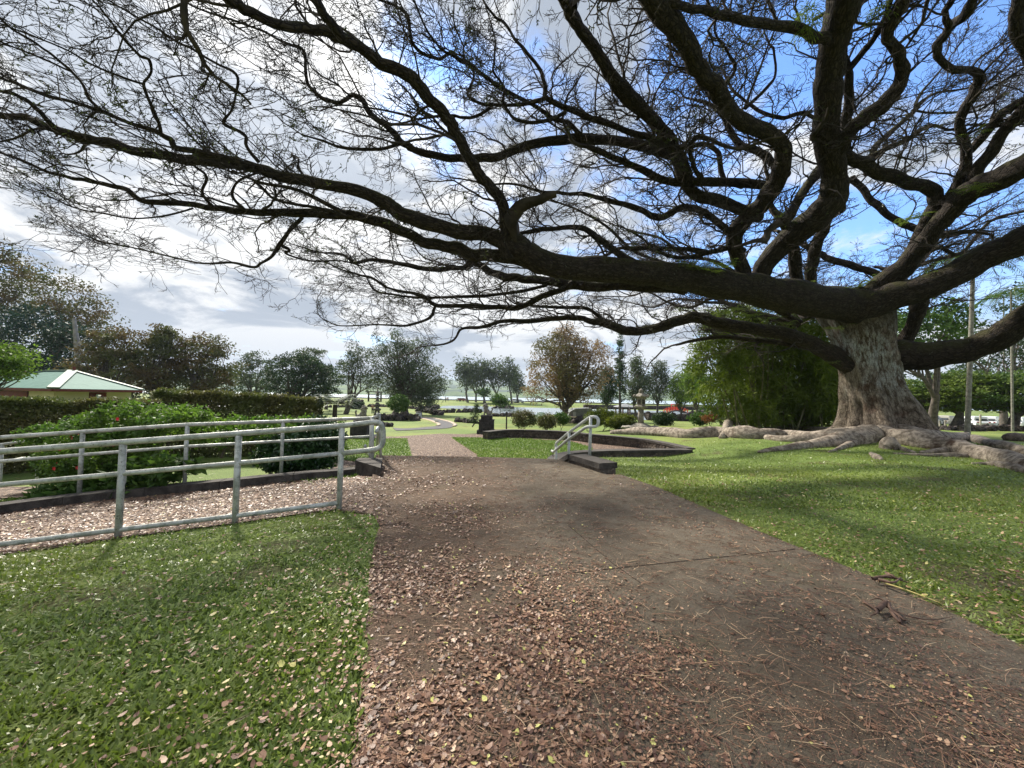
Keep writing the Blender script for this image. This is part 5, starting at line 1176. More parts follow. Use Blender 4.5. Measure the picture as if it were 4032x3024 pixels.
# people: small figures, one continuous body each with clothes as parts
SKIN = simple('skin', (.42, .26, .19), (.45, .28, .2), 5, .6, 0); HAIR = simple('dark_hair', (.03, .02, .015), None, 5, .7, 0)
def person(b, H, top, legs, label, rz=0, stride=.12, arm=0, hat=None, group=None):
    r = empty('person', b, label, 'person', group); c, s = math.cos(rz), math.sin(rz); H = float(H)
    q = lambda x, y, z: (b[0] + (x * c - y * s) * H, b[1] + (x * s + y * c) * H, b[2] + z * H)
    T = [(q(.05, stride / 2, .50), q(.055, stride, .27), .052 * H, .036 * H), (q(.055, stride, .27), q(.055, stride * .8, .03), .036 * H, .024 * H), (q(-.05, -stride / 2, .50), q(-.055, -stride * .5, .27), .052 * H, .036 * H), (q(-.055, -stride * .5, .27), q(-.055, -stride, .03), .036 * H, .024 * H),
         (q(0, 0, .52), q(0, 0, .78), .075 * H, .085 * H), (q(0, 0, .80), q(0, .01, .88), .035 * H, .03 * H),
         (q(.11, 0, .79), q(.14, -.02, .62), .032 * H, .026 * H), (q(.14, -.02, .62), q(.12, .06 + arm, .50 + arm), .025 * H, .018 * H), (q(-.11, 0, .79), q(-.14, .02, .62), .032 * H, .026 * H), (q(-.14, .02, .62), q(-.13, .04 + arm, .49 + arm), .025 * H, .018 * H)]
    B = [(q(0, .01, .925), .062 * H, (.85, .95, 1.15)), (q(0, .07, .925), .014 * H), (q(.055, .10 + (0), .02), .03 * H, (.8, 1.4, .5)), (q(-.055, -.06, .02), .03 * H, (.8, 1.4, .5)), (q(.12, .07 + arm, .48 + arm), .022 * H), (q(-.13, .05 + arm, .47 + arm), .022 * H)]
    blob('body', B, SKIN, r, .016 * H, T)
    tp = simple('cloth_' + label.split()[0] + str(len(label)), top, None, 20, .85, .1); lg = simple('trousers_' + label.split()[0] + str(len(label)), legs, None, 20, .85, .1)
    blob('shirt', [(q(0, 0, .66), .085 * H, (1.05, .75, 1.8)), (q(.10, 0, .77), .05 * H), (q(-.10, 0, .77), .05 * H)], tp, r, .016 * H, [(q(.11, 0, .79), q(.135, -.015, .66), .04 * H, .036 * H), (q(-.11, 0, .79), q(-.135, .015, .66), .04 * H, .036 * H)])
    blob('trousers', [(q(0, 0, .51), .088 * H, (1, .85, .8))], lg, r, .016 * H, [(q(.05, stride / 2, .50), q(.055, stride, .27), .06 * H, .046 * H), (q(.055, stride, .27), q(.055, stride * .8, .07), .046 * H, .036 * H), (q(-.05, -stride / 2, .50), q(-.055, -stride * .5, .27), .06 * H, .046 * H), (q(-.055, -stride * .5, .27), q(-.055, -stride, .07), .046 * H, .036 * H)])
    blob('hair', [(q(0, -.012, .945), .064 * H, (.9, .95, 1.1))], hat or HAIR, r, .014 * H)
D = 62; b = W(1467, 1628, D); b[2] = zf(b[0], D); hgt = 1.7
person(b, min(1.75, hgt), (.25, .09, .08), (.02, .02, .025), 'person in a red top and black trousers between the left lion and pagoda lantern', .3)
D = 87; b = W(2681, 1618, D); person(b, 1.55, (.75, .74, .72), (.10, .10, .12), 'person in white crossing the red bridge', 1.3)
for xs, col, lb_, rz in [(1754, (.05, .05, .06), 'person in dark clothes on the shore path, left of a couple', 0), (1760.5, (.55, .1, .07), 'person in a red top on the shore path, left one of a couple', .6), (1764.5, (.75, .73, .7), 'person in a white top on the shore path, right one of a couple', 1.0)]:
    D = 168; b = W(xs, 1580, D); b[2] = zf(b[0], D); person(b, 1.7, col, (.05, .06, .10), lb_, rz)
D = 71; b = W(2471, 1632, D); b[2] += .0; person((b[0], 70.5, zf(b[0], 70.5) + .5), 1.5, (.6, .58, .6), (.25, .2, .18), 'person in a pale top standing under the pavilion roof', .4)

# ================================================================== BUILDING, CARS, LAMPS
M_ROOF = simple('green_metal_roof', (.045, .125, .10), (.065, .155, .125), 1.3, .75, .3, .02, .15, c3=(.08, .18, .145))
M_RIDGE = simple('pale_ridge_cap', (.13, .175, .135), (.17, .215, .165), 2, .6, .2)
M_CREAM = simple('cream_wall', (.46, .39, .20), (.52, .45, .25), 1.2, .85, .3)
M_MAROON = simple('red_brown_paint', (.10, .02, .012), (.14, .03, .018), 3, .7, .2)
M_DARK = simple('dark_opening', (.015, .014, .013), None, 3, .6)
def house():
    Y = 26.0; root = empty('park_building', (W(280, 1540, Y)[0], Y, zf(-30, Y)), 'low cream building with a wide green hip roof behind the hedge', 'building')
    # eave corners: near-left beyond the frame, near corner, right corner; ridge
    e1 = W(560, 1536, Y + 3.0); ez = e1[2]
    e0 = GZ(208, 1531, ez) if False else W(208, 1532, Y - 2.0); e0[2] = ez
    eL = e0 + np.array([-13, 4.5, 0]); eL[2] = ez; eB = e1 + np.array([-9.5, 8, 0]); eB[2] = ez; 
    r1 = W(287, 1461, Y + 3.5); r0 = r1 + np.array([-3.4, 1.2, 0]); rz_ = r1[2]; eBL = eL + (eB - e1); 
    def face(name, pts, mat, th=.08):
        m = MB(); a = [m.bm.verts.new(tuple(p)) for p in pts]; b = [m.bm.verts.new((p[0], p[1], p[2] - th)) for p in pts]
        m.bm.faces.new(a); m.bm.faces.new(b[::-1]); n = len(pts)
        for i in range(n): j = (i + 1) % n; m.bm.faces.new((a[i], b[i], b[j], a[j]))
        bmesh.ops.recalc_face_normals(m.bm, faces=m.bm.faces[:]); return m.build(name, mat, root)
    face('roof', [eL, e0, r1, r0], M_ROOF); face('roof', [e0, e1, r1], M_ROOF); face('roof', [e1, eBL + (e1 - e0) * 0 + (eB - e1) * 0, r0, r1] if False else [e1, eB, r0, r1], M_ROOF)
    def capbar(a, b, w=.20, name='ridge_cap'):
        a, b = Vector(a), Vector(b); m = MB(); d = b - a; rot = d.to_track_quat('X', 'Z').to_matrix(); m.box((a + b) / 2 + Vector((0, 0, .05)), (d.length, w, .09), rot=rot, bev=.02); m.build(name, M_RIDGE, root)
    capbar(e0, r1, .55); capbar(r0, r1, .3); capbar(e1, r1, .3); capbar(eL, r0, .3)
    def gut(a, b): a, b = Vector(a), Vector(b); d = b - a; MB().box((a + b) / 2 - Vector((0, 0, .10)), (d.length, .14, .16), rot=d.to_track_quat('X', 'Z').to_matrix()).build('fascia', M_MAROON, root)
    gut(eL, e0); gut(e0, e1)
    # walls set back under the eaves
    inn = lambda p, k_=.12: p + (np.array([(e0[0] + e1[0] + eL[0] + eB[0]) / 4, (e0[1] + e1[1] + eL[1] + eB[1]) / 4, p[2]]) - p) * k_
    w0, w1, wL = inn(e0), inn(e1, .16), inn(eL); zb = ez - 3.4
    def wall(a, b, t0, t1, mat, name, z0=0, z1=1, off=0):
        p, q = a + (b - a) * t0, a + (b - a) * t1; d = unit(q - p); n = np.array([d[1], -d[0], 0]) * off; zz0, zz1 = zb + (ez - .16 - zb) * z0, zb + (ez - .16 - zb) * z1
        m = MB(); dd = Vector(q - p); m.box(((p + q) / 2 + n)[:2].tolist() + [(zz0 + zz1) / 2], (dd.length, .12, zz1 - zz0), rz=math.atan2(dd.y, dd.x)); m.build(name, mat, root)
    wall(w0, w1, 0, 1, M_CREAM, 'wall'); wall(wL, w0, 0, 1, M_CREAM, 'wall')
    wall(w0, w1, .40, .62, M_MAROON, 'door_panel', 0, .98, .08); wall(w0, w1, .475, .525, simple('white_notice', (.6, .62, .6)), 'notice', .72, .94, .16)
    wall(w0, w1, .10, .13, M_DARK, 'vent', .70, .80, .08); wall(wL, w0, .80, .82, M_DARK, 'vent', .72, .80, .08)
    wall(wL, w0, .35, .75, M_MAROON, 'door_panel', 0, .98, .08)
    MB().cyl(Vector(r1) + Vector((.1, 0, 0)), Vector(r1) + Vector((.1, 0, .35)), .09, None, 8).build('vent_pipe', M_MAROON, root)
house()

M_GLASS = simple('car_glass', (.03, .035, .04), None, 3, .08, 0, spec=.8); M_TYRE = simple('tyre', (.02, .02, .02), None, 9, .9); M_HUB = simple('wheel_hub', (.4, .4, .42), None, 5, .35, metal=.6)
def car(b, rz, color, label, suv=0, pick=False, group=None):
    r = empty('parked_car', b, label, 'car', group, rz)
    paint = simple('paint_%02d%02d%02d' % tuple(int(c * 99) for c in color), color, None, 1, .28, 0, spec=.6)
    L, H_, Wd = 4.5, 1.45 + .25 * suv, 1.75
    prof = [(-2.2, .35), (-2.25, .75), (-2.05, .93), (-1.75, .98), (-1.25 - .35 * suv, H_ - .05), (-.6, H_), (.35, H_ - .02), (1.05, .98), (1.95, .85), (2.2, .65), (2.2, .35)]
    if pick: prof = [(-2.4, .45), (-2.4, 1.02), (-.6, 1.02), (-.45, 1.68), (.55, 1.70), (1.15, 1.1), (2.15, 1.02), (2.3, .6), (2.3, .45)]
    m = MB(); 
    A_ = [m.bm.verts.new((x, -Wd / 2 + (.16 if z > 1.05 else 0), z)) for x, z in prof]; B_ = [m.bm.verts.new((x, Wd / 2 - (.16 if z > 1.05 else 0), z)) for x, z in prof]; n = len(prof)
    m.bm.faces.new(A_); m.bm.faces.new(B_[::-1])
    for i in range(n): j = (i + 1) % n; m.bm.faces.new((A_[i], B_[i], B_[j], A_[j]))
    bmesh.ops.recalc_face_normals(m.bm, faces=m.bm.faces[:])
    def add(name, mm, mat):
        me = bpy.data.meshes.new(name); mm.bm.to_mesh(me); mm.bm.free(); me.materials.append(mat); o = bpy.data.objects.new(name, me); COL.objects.link(o); o.parent = r; return o
    o = add('body', m, paint); bv = o.modifiers.new('b', 'BEVEL'); bv.width = .05; bv.segments = 2
    for sy in (-1, 1):
        g = MB(); x0, x1 = (-1.35, .75) if not pick else (-.4, .75); g.prism([(x0, 0), (x1 + .1, 0), (x1 - .4, 0), (x0 + .35, 0)], 0, .01) if False else g.box((( x0 + x1) / 2, sy * (Wd / 2 - .075), 1.13 + .06 * suv + .1 * pick), (x1 - x0, .05, .30), rot=Matrix.Rotation(sy * .22, 3, 'X')); add('side_window', g, M_GLASS)
    g = MB(); g.box((.78 if not pick else .87, 0, 1.2 + .15 * pick), (.03, 1.3, .48), rot=Matrix.Rotation(-.95, 3, 'Y')); add('windscreen', g, M_GLASS)
    g = MB(); g.box((-1.58 - .2 * suv if not pick else -.55, 0, 1.2 + .1 * pick), (.03, 1.25, .42), rot=Matrix.Rotation(.8 if not pick else .15, 3, 'Y')); add('rear_window', g, M_GLASS)
    for sx in (-1.4, 1.4):
        for sy in (-1, 1):
            w = MB(); w.cyl((sx, sy * (Wd / 2 - .2), .33), (sx, sy * (Wd / 2 + .01), .33), .33, None, 16); wo = add('wheel', w, M_TYRE)
            h = MB(); h.cyl((sx, sy * (Wd / 2 - .02), .33), (sx, sy * (Wd / 2 + .025), .33), .18, None, 10); ho = add('hub', h, M_HUB); ho.parent = wo
    for sy in (-.6, .6): q = MB(); q.box((2.19 + .1 * pick, sy, .72), (.06, .3, .14)); add('headlight', q, simple('lamp_glass', (.7, .7, .68), None, 3, .2))
    for sy in (-.65, .65): q = MB(); q.box((-2.23 - .17 * pick, sy, .8), (.05, .22, .16)); add('tail_light', q, simple('tail_red', (.35, .02, .015), None, 3, .3))
def carpx(xs, ys, D, rz, *a, **k): p = W(xs, ys, D); car((p[0], D, zf(p[0], D)), rz, *a, **k)
carpx(1812, 1580, 170, .15, (.75, .75, .77), 'white car parked on the shore road by the bay, right of the walkers')
carpx(1824, 1580, 166, 0, (.25, .06, .05), 'dark red car parked just right of the white car on the shore road')
carpx(2026, 1583, 160, 1.2, (.75, .75, .75), 'white pickup truck on the shore road below the brown tree', pick=True)
carpx(2045, 1584, 163, .3, (.6, .62, .65), 'silver car parked right of the white pickup on the shore road')
for i, (xs, D, col, lb_, rz) in enumerate([(700, 52, (.72, .73, .75), 'white car under the olive trees, leftmost behind the hedge', .2), (745, 54, (.1, .11, .13), 'dark grey car under the olive trees beside the white one', .1), (780, 53, (.30, .03, .03), 'red car under the olive trees behind the hedge', .1), (835, 56, (.7, .7, .7), 'pale car under the olive trees right of the red one', -.1), (1215, 75, (.75, .75, .77), 'white car showing under the dark domed tree', .1), (1090, 72, (.7, .72, .75), 'pale car glimpsed left of the dark domed tree', 0)]):
    carpx(xs, 1560, D, rz, col, lb_, suv=i % 2)
for i, (xs, D, col, lb_, rz) in enumerate([(3665, 60, (.20, .22, .26), 'silver blue car parked just right of the big trunk', .3), (3745, 62, (.30, .29, .25), 'beige car behind the low posts left of the slim palm', .2), (3830, 60, (.72, .74, .76), 'white car right behind the slim palm trunk', 1.2), (3905, 60, (.75, .78, .8), 'white car with dark windows, second right of the slim palm', .5), (3960, 62, (.14, .15, .16), 'grey car second from the right edge under the green canopy', .4), (4020, 60, (.8, .82, .82), 'white van like car at the right edge under the green canopy', .3)]):
    carpx(xs, 1650, D, rz, col, lb_, suv=1)
M_POLE = simple('dark_lamp_pole', (.04, .04, .045), None, 4, .5)
for xs, yt, lb_ in [(1724, 1539, 'thin dark street lamp on the shore left of the walkers'), (1834, 1541, 'thin dark street lamp on the shore just right of the parked cars'), (2014, 1548, 'thin dark street lamp on the shore beside the white pickup')]:
    D = 172; b = W(xs, 1580, D); b[2] = zf(b[0], D); tz_ = W(xs, yt, D)[2]; r = empty('street_lamp', b, lb_, 'street lamp', 'street lamps along the shore')
    MB().cyl(b, (b[0], b[1], tz_), .10, .07, 8).build('pole', M_POLE, r); MB().lathe((b[0], b[1], tz_), [(.1, 0), (.3, .1), (.28, .4), (.08, .55)], 8).build('lamp_head', M_POLE, r)
# short posts by the car park on the right
for i, xs in enumerate([3677, 3700, 3722, 3860]):
    D = 43; b = W(xs, 1650, D); b[2] = zf(b[0], D); t = .85 if i < 3 else 1.6
    tag(MB().box((b[0], D, b[2] + t / 2), (.13, .13, t), bev=.01).build('bollard', simple('pale_post', (.35, .32, .27), (.42, .4, .35), 4)), ['pale timber post nearest the big trunk at the car park edge', 'pale timber post, middle one left of the slim palm', 'pale timber post nearest the slim palm on its left', 'taller pale post just right of the slim palm'][i], 'post', 'posts at the car park edge')
# ================================================================== VEGETATION
rng = np.random.default_rng(77)
M_TB = simple('grey_tree_bark', (.05, .042, .035), (.12, .10, .085), 4, .9, .6)
LM = {
 'dark': leafmat('dark_leaves', (0.018, 0.039, 0.018), (0.060, 0.098, 0.039), trans=.2, nscale=.4),
 'blue': leafmat('dark_blue_green_leaves', (0.017, 0.039, 0.031), (0.042, 0.081, 0.062), (0.028, 0.049, 0.028), trans=.15, nscale=.25),
 'olive': leafmat('olive_leaves', (0.045, 0.057, 0.021), (0.128, 0.135, 0.051), (0.128, 0.087, 0.042), trans=.25, nscale=.35),
 'grey': leafmat('grey_green_leaves', (0.042, 0.060, 0.036), (0.120, 0.150, 0.087), trans=.25, nscale=.3),
 'brown': leafmat('brown_green_leaves', (.18, .115, .07), (.36, .235, .15), (.13, .115, .055), trans=.3, nscale=.22),
 'lime': leafmat('fresh_green_leaves', (.05, .095, .015), (.16, .235, .045), trans=.4, nscale=.5),
 'mid': leafmat('mid_green_leaves', (0.030, 0.074, 0.016), (0.101, 0.169, 0.035), trans=.3, nscale=.5),
 'canopy': leafmat('flat_canopy_leaves', (0.063, 0.105, 0.020), (0.182, 0.231, 0.048), (0.063, 0.112, 0.028), trans=.3, nscale=.3),  # yellow green leaf tones, a deeper green blended in by noise
 'bamboo': leafmat('bamboo_leaves', (.05, .080, .012), (.20, .25, .035), (.10, .14, .018), trans=.35, nscale=.4),
 'hedge': leafmat('hedge_leaves', (.055, .058, .020), (.20, .18, .060), (.11, .13, .035), trans=.2, nscale=.8, spec=.5),
 'shrub': leafmat('bright_shrub_leaves', (0.052, 0.109, 0.016), (0.196, 0.299, 0.052), (0.069, 0.138, 0.023), trans=.4, nscale=1.2, spec=.5),
 'gloss': leafmat('glossy_dark_leaves', (0.011, 0.039, 0.010), (0.039, 0.098, 0.022), trans=.1, nscale=1, rough=.3, spec=.6),
 'azalea': leafmat('azalea_leaves', (.07, .09, .012), (.19, .21, .035), (.05, .075, .015), trans=.3, nscale=.9),
 'redbrown': leafmat('reddish_leaves', (.12, .045, .02), (.26, .11, .05), trans=.3),
}
def crown_pts(cl, n_cl, per, csize, rng, shell=.5, flat=.6):
    """cl: list of ellipsoids (x,y,z,rx,ry,rz); clumps near their surface; returns points, clump ids"""
    C = []; vol = np.array([e[3] * e[4] * e[5] for e in cl]) ** .7; cnt = rng.multinomial(n_cl, vol / vol.sum())
    for e, k in zip(cl, cnt):
        d = unit(rng.normal(0, 1, (k, 3))); r_ = (shell + (1 - shell) * rng.random(k) ** .5)[:, None]; C.append(np.array(e[:3]) + d * r_ * np.array(e[3:]))
    C = np.vstack(C); sz = csize * rng.uniform(.55, 1.35, len(C))
    idx = np.repeat(np.arange(len(C)), per); off = rng.normal(0, 1, (len(idx), 3)); off = unit(off) * (rng.random((len(idx), 1)) ** .45)
    off[:, 2] *= flat; return C[idx] + off * sz[idx][:, None], C, idx
def tree_obj(name, label, base, cl, leaf, n_cl, per, csize, ll, lw, trunk_r, seed, group=None, shell=.5, flat=.6, droop=0., trunks=1, mat=None, limbs=10, cat='tree', lean=0., root=None, leafflat=.2, fork=.35, kind=None):
    r_ = np.random.default_rng(seed); base = np.array(base, float); root = root or empty(name, base, label, cat, group)
    if base[1] > 30 or name == '': per = int(per * .45); ll *= 1.35; lw *= 1.35
    P, C, idx = crown_pts(cl, n_cl, per, csize, r_, shell, flat); n = len(P)
    dd, ss = rand_frames(n, r_, leafflat, droop); v = np.clip(r_.random(n) * .6 + r_.random(len(C))[idx] * .4, 0, 1)
    link('crown', leaves_mesh('crown', P, dd, ss, ll * r_.uniform(.6, 1.3, n), lw * r_.uniform(.7, 1.3, n), r_, v), LM[leaf], root)
    if trunk_r:
        top = np.mean([e[:3] for e in cl], 0); items = []
        for t in range(trunks):
            b = base + np.r_[r_.normal(0, trunk_r * 1.2, 2) * (trunks > 1), -.3]; k = base + (top - base) * fork + np.r_[r_.normal(0, .04, 2) * np.linalg.norm(top - base), 0]
            Q = smooth_path([np.r_[b, trunk_r * 1.35], np.r_[b * .6 + k * .4 + np.r_[lean * .3, 0, 0], trunk_r], np.r_[k, trunk_r * .8]], 4); items.append((Q[:, :3], Q[:, 3], 8))
            sel = C[r_.choice(len(C), min(limbs, len(C)), replace=False)]; ng_ = max(2, min(7, len(sel) // 4)); hub = sel[r_.choice(len(sel), ng_, replace=False)]
            own = np.argmin(np.linalg.norm(sel[:, None] - hub[None], axis=2), 1)
            for h_ in range(ng_):
                grp = sel[own == h_]
                if not len(grp): continue
                cen = grp.mean(0); j_ = k * .55 + cen * .45 + r_.normal(0, .07, 3) * np.linalg.norm(cen - k); st0 = b + (k - b) * r_.uniform(.72, 1.0); mid_ = st0 * .5 + j_ * .5 + r_.normal(0, .06, 3) * np.linalg.norm(j_ - st0)
                Q = smooth_path([np.r_[st0, trunk_r * .6], np.r_[mid_, trunk_r * .48], np.r_[j_, trunk_r * .36]], 4); items.append((Q[:, :3], Q[:, 3], 6))
                for e in grp:
                    s_0 = mid_ + (j_ - mid_) * r_.random(); m_ = s_0 * .5 + e * .5 + r_.normal(0, .10, 3) * np.linalg.norm(e - s_0)
                    Q = smooth_path([np.r_[s_0, trunk_r * .26], np.r_[m_, trunk_r * .15], np.r_[e, trunk_r * .04]], 4); items.append((Q[:, :3], Q[:, 3], 5))
        link('trunk', tubes_mesh('trunk', items, 8, r_, .05), mat or M_TB, root, True)
    return root
def px_cl(D, boxes, dy=.8):
    """ellipsoids from boxes in V pixels (x0,y0,x1,y1[,dD])"""
    out = []
    for bx in boxes:
        x0, y0, x1, y1 = bx[:4]; d = D + (bx[4] if len(bx) > 4 else 0); c = V((x0 + x1) / 2, (y0 + y1) / 2, d); rx = (x1 - x0) / 2 * d / 831; rz = (y1 - y0) / 2 * d / 831
        out.append((c[0], c[1], c[2], rx, max(rx * dy, rz * .6), rz))
    return out
def base_px(xv, D): p = V(xv, 860, D); return (p[0], D, zf(p[0], D))
# --- left group
tree_obj('tall_tree', 'tallest dark tree at the left edge with a feathery top above the green roofed building', base_px(40, 62), px_cl(62, [(-150, 500, 70, 700), (-60, 520, 60, 640), (-120, 600, 100, 860)]), 'olive', 260, 120, 1.9, .40, .16, .45, 1, shell=.2, droop=.2, limbs=26)
tree_obj('tall_tree', 'dark feathery tree with an open airy right side, second from the left edge', base_px(130, 58), px_cl(58, [(60, 565, 150, 690), (110, 590, 225, 730), (150, 640, 262, 745), (60, 640, 200, 760)]), 'olive', 190, 70, 1.5, .34, .14, .35, 2, shell=.15, limbs=40, fork=.5)
tree_obj('evergreen_tree', 'dense dark blue green evergreen mass behind the building roof', base_px(60, 50), px_cl(50, [(-160, 640, 40, 850), (0, 660, 120, 850), (80, 700, 190, 850), (120, 690, 240, 800)]), 'blue', 260, 130, 1.3, .30, .16, .5, 3, shell=.45, limbs=10)
p0, p1 = V(172, 850, 46), V(160, 688, 46); root = empty('dead_tree', (p0[0], 46, zf(p0[0], 46)), 'pale dead trunk with two bare limbs before the dark evergreens', 'tree')
link('trunk', tubes_mesh('trunk', [(np.array([[p0[0], 46, zf(p0[0], 46)], V(168, 760, 46), p1]), [.40, .30, .17], 8), (smooth_path([V(169, 742, 46), V(195, 725, 46), V(228, 716, 46)], 4), np.linspace(.12, .03, 9), 6), (smooth_path([V(169, 792, 46), V(195, 800, 46), V(215, 801, 46)], 4), np.linspace(.12, .03, 9), 6)], 8), simple('pale_dead_wood', (.16, .15, .14), (.26, .24, .22), 3), root, True)
tree_obj('leafy_tree', 'yellow green tree at the left edge overlapping the roof', base_px(-25, 20), px_cl(20, [(-90, 740, 40, 812), (-40, 775, 62, 822), (-60, 745, 66, 800)]), 'lime', 110, 60, .62, .17, .09, .16, 4, shell=.25, limbs=26)
for i, (bx, bs, D, lf, lb_) in enumerate([([(165, 735, 330, 870), (190, 705, 300, 800)], 250, 44, 'olive', 'rusty olive tree just right of the green roof, leftmost of the olive trees'), ([(280, 700, 400, 860), (320, 705, 380, 780)], 340, 46, 'olive', 'middle olive tree with a rounded top behind the hedge'), ([(370, 715, 480, 870), (420, 725, 512, 860)], 440, 48, 'mid', 'right hand tree of the olive group, greener and ending above the long hedge')]):
    tree_obj('olive_tree', lb_, base_px(bs, D), px_cl(D, bx), lf if i < 2 else 'olive', 230, 105, 1.0, .24, .11, .35, 10 + i, 'broad olive trees behind the hedge', shell=.35, limbs=40, fork=.3, flat=.45)
tree_obj('acacia_tree', 'pale feathery tree left of the dark domed tree', base_px(555, 66), px_cl(66, [(508, 755, 600, 865), (530, 750, 570, 800)]), 'grey', 130, 70, 1.0, .30, .12, .3, 20, shell=.3, limbs=20, flat=.4)
tree_obj('banyan_tree', 'broad dark tree with a smooth domed crown', base_px(640, 62), px_cl(62, [(572, 765, 712, 862), (600, 762, 690, 830), (640, 785, 742, 862)]), 'dark', 330, 110, .95, .24, .13, .6, 21, shell=.6, limbs=24, flat=.5)
tree_obj('acacia_tree', 'feathery flat topped tree rising behind the dark dome', base_px(705, 75), px_cl(75, [(640, 746, 704, 785), (690, 790, 745, 840), (715, 775, 750, 810)]), 'grey', 90, 60, 1.0, .33, .12, .3, 22, shell=.2, limbs=20, flat=.35)
tree_obj('ironwood_tree', 'slender leaning tree with a forked pale trunk left of the tall ironwood', base_px(748, 58), px_cl(58, [(735, 755, 800, 830), (745, 740, 790, 790), (780, 780, 822, 845)]), 'grey', 90, 70, .95, .34, .09, .22, 23, shell=.2, droop=.4, limbs=16, trunks=2, flat=.7)
tree_obj('ironwood_tree', 'large drooping ironwood, the tallest tree at the middle left of the lawn', base_px(870, 62), px_cl(62, [(798, 712, 900, 800), (880, 728, 940, 800), (790, 770, 968, 862), (830, 780, 960, 880), (850, 720, 900, 780)]), 'grey', 330, 95, 1.25, .40, .09, .38, 24, shell=.2, droop=.7, limbs=50, trunks=3, flat=.9)
tree_obj('ironwood_tree', 'small rounded ironwood at the right foot of the large drooping one', base_px(912, 60), px_cl(60, [(888, 838, 938, 884), (896, 830, 926, 860)]), 'grey', 70, 70, .7, .26, .08, .16, 25, shell=.3, droop=.5)
tree_obj('round_topiary_tree', 'round clipped green tree on a forked pale trunk above the lava mound', G(1562, 1640), px_cl(44, [(838, 853, 882, 889)]), 'mid', 240, 60, .26, .11, .06, .07, 26, shell=.72, trunks=2, limbs=5, cat='clipped tree', fork=.2)
for i, (x, yt, D, w) in enumerate([(1003, 772, 150, 22), (1020, 778, 158, 20), (1040, 768, 152, 24), (1068, 776, 155, 26), (1098, 770, 150, 24), (1112, 790, 160, 20)]):
    tree_obj('shore_tree', ['leftmost spreading ironwood on the shore, leaning left', 'second shore ironwood from the left, thin crowned', 'third shore ironwood from the left, tallest of the row', 'fourth shore ironwood, wide and open', 'fifth shore ironwood with a narrow dark spire', 'sixth shore ironwood, low, next to the brown tree'][i], base_px(x + 8, D), px_cl(D, [(x - w, yt, x + w * .7, yt + 46), (x - w * .6, yt + 20, x + w, yt + 66)]), 'grey', 80, 42, 2.2, .9, .28, .40, 30 + i, 'ironwoods along the shore', shell=.2, droop=.5, limbs=14, flat=.8)
tree_obj('shore_tree', 'small dark round leaved tree between the shore ironwoods', base_px(1044, 140), px_cl(140, [(1030, 838, 1060, 856)]), 'mid', 40, 40, 1.0, .5, .3, .2, 38, shell=.2)
tree_obj('brown_tree', 'large loose brown leaved tree in the middle distance behind the steps', base_px(1215, 43), px_cl(43, [(1150, 712, 1290, 800), (1180, 700, 1250, 760), (1130, 750, 1330, 860), (1120, 815, 1180, 870), (1170, 790, 1300, 885), (1250, 730, 1320, 800)]), 'brown', 420, 85, .85, .27, .075, .34, 40, shell=.15, droop=.35, limbs=60, trunks=2, flat=.7, fork=.25)
tree_obj('norfolk_pine', 'tall thin columnar pine behind the stone lantern', base_px(1340, 70), px_cl(70, [(1335, 700, 1345, 760), (1332, 745, 1348, 820), (1328, 790, 1354, 868)]), 'dark', 190, 40, .42, .30, .12, .22, 41, shell=.1, limbs=30, fork=.9)
for i, (bx, D, lf, lb_) in enumerate([([(1296, 790, 1328, 872)], 64, 'dark', 'dark narrow ironwood left of the thin pine'), ([(1355, 775, 1400, 870), (1362, 768, 1384, 800)], 60, 'grey', 'grey green weeping ironwood right of the thin pine'), ([(1390, 790, 1450, 870), (1410, 775, 1440, 820)], 66, 'grey', 'pale weeping ironwood above the red bridge side of the pond'), ([(1445, 800, 1500, 875)], 62, 'lime', 'light green small leaved tree above the red bridge'), ([(1475, 790, 1530, 870)], 55, 'lime', 'light green tree in front of the left side of the bamboo')]):
    b = bx[0]; tree_obj('pond_tree', lb_, base_px((b[0] + b[2]) / 2, D), px_cl(D, bx), lf, 130, 70, .9, .36, .09, .2, 45 + i, 'trees round the pond', shell=.2, droop=.5, limbs=26, flat=.8)
tree_obj('broadleaf_tree', 'glossy leaved tree with many sky gaps at the left foot of the bamboo', base_px(1560, 34), px_cl(34, [(1505, 790, 1590, 900), (1530, 770, 1600, 850)]), 'mid', 120, 60, .6, .16, .09, .12, 52, shell=.2, limbs=30)
# --- bamboo clump
bb = base_px(1660, 27); root = empty('bamboo_clump', bb, 'huge dark bamboo grove behind the roots, left of the big trunk', 'bamboo')
r_ = np.random.default_rng(8); items = []
for i in range(110):
    a = V(r_.uniform(1580, 1800), 905, r_.uniform(23.5, 29)); a[2] = zf(a[0], a[1]) - .1; sp = (a[0] - bb[0]); tp = a + np.array([sp * .5 + r_.normal(0, 1.2), r_.normal(0, 1), r_.uniform(5, 8.5)])
    Q = smooth_path([np.r_[a, .05], np.r_[(a + tp) / 2 + [-.1 * sp, 0, .5], .04], np.r_[tp, .012]], 4); items.append((Q[:, :3], Q[:, 3], 5))
for it in items[:60]: link('culm', tubes_mesh('culm', [it], 5), simple('bamboo_culm', (.06, .06, .02), (.16, .15, .055), 3, .5), root, True)
tree_obj('', '', bb, px_cl(26, [(1500, 690, 1640, 800, -2), (1480, 745, 1600, 850, -2), (1590, 640, 1790, 760), (1560, 700, 1800, 900), (1620, 740, 1830, 915, .5), (1530, 655, 1640, 740), (1700, 650, 1850, 800, 1), (1640, 820, 1820, 925), (1560, 840, 1700, 925, -1), (1600, 760, 1810, 930, 1.5), (1500, 800, 1580, 880)]), 'bamboo', 900, 150, .75, .33, .055, 0, 60, shell=.45, droop=.5, root=root, flat=.7)
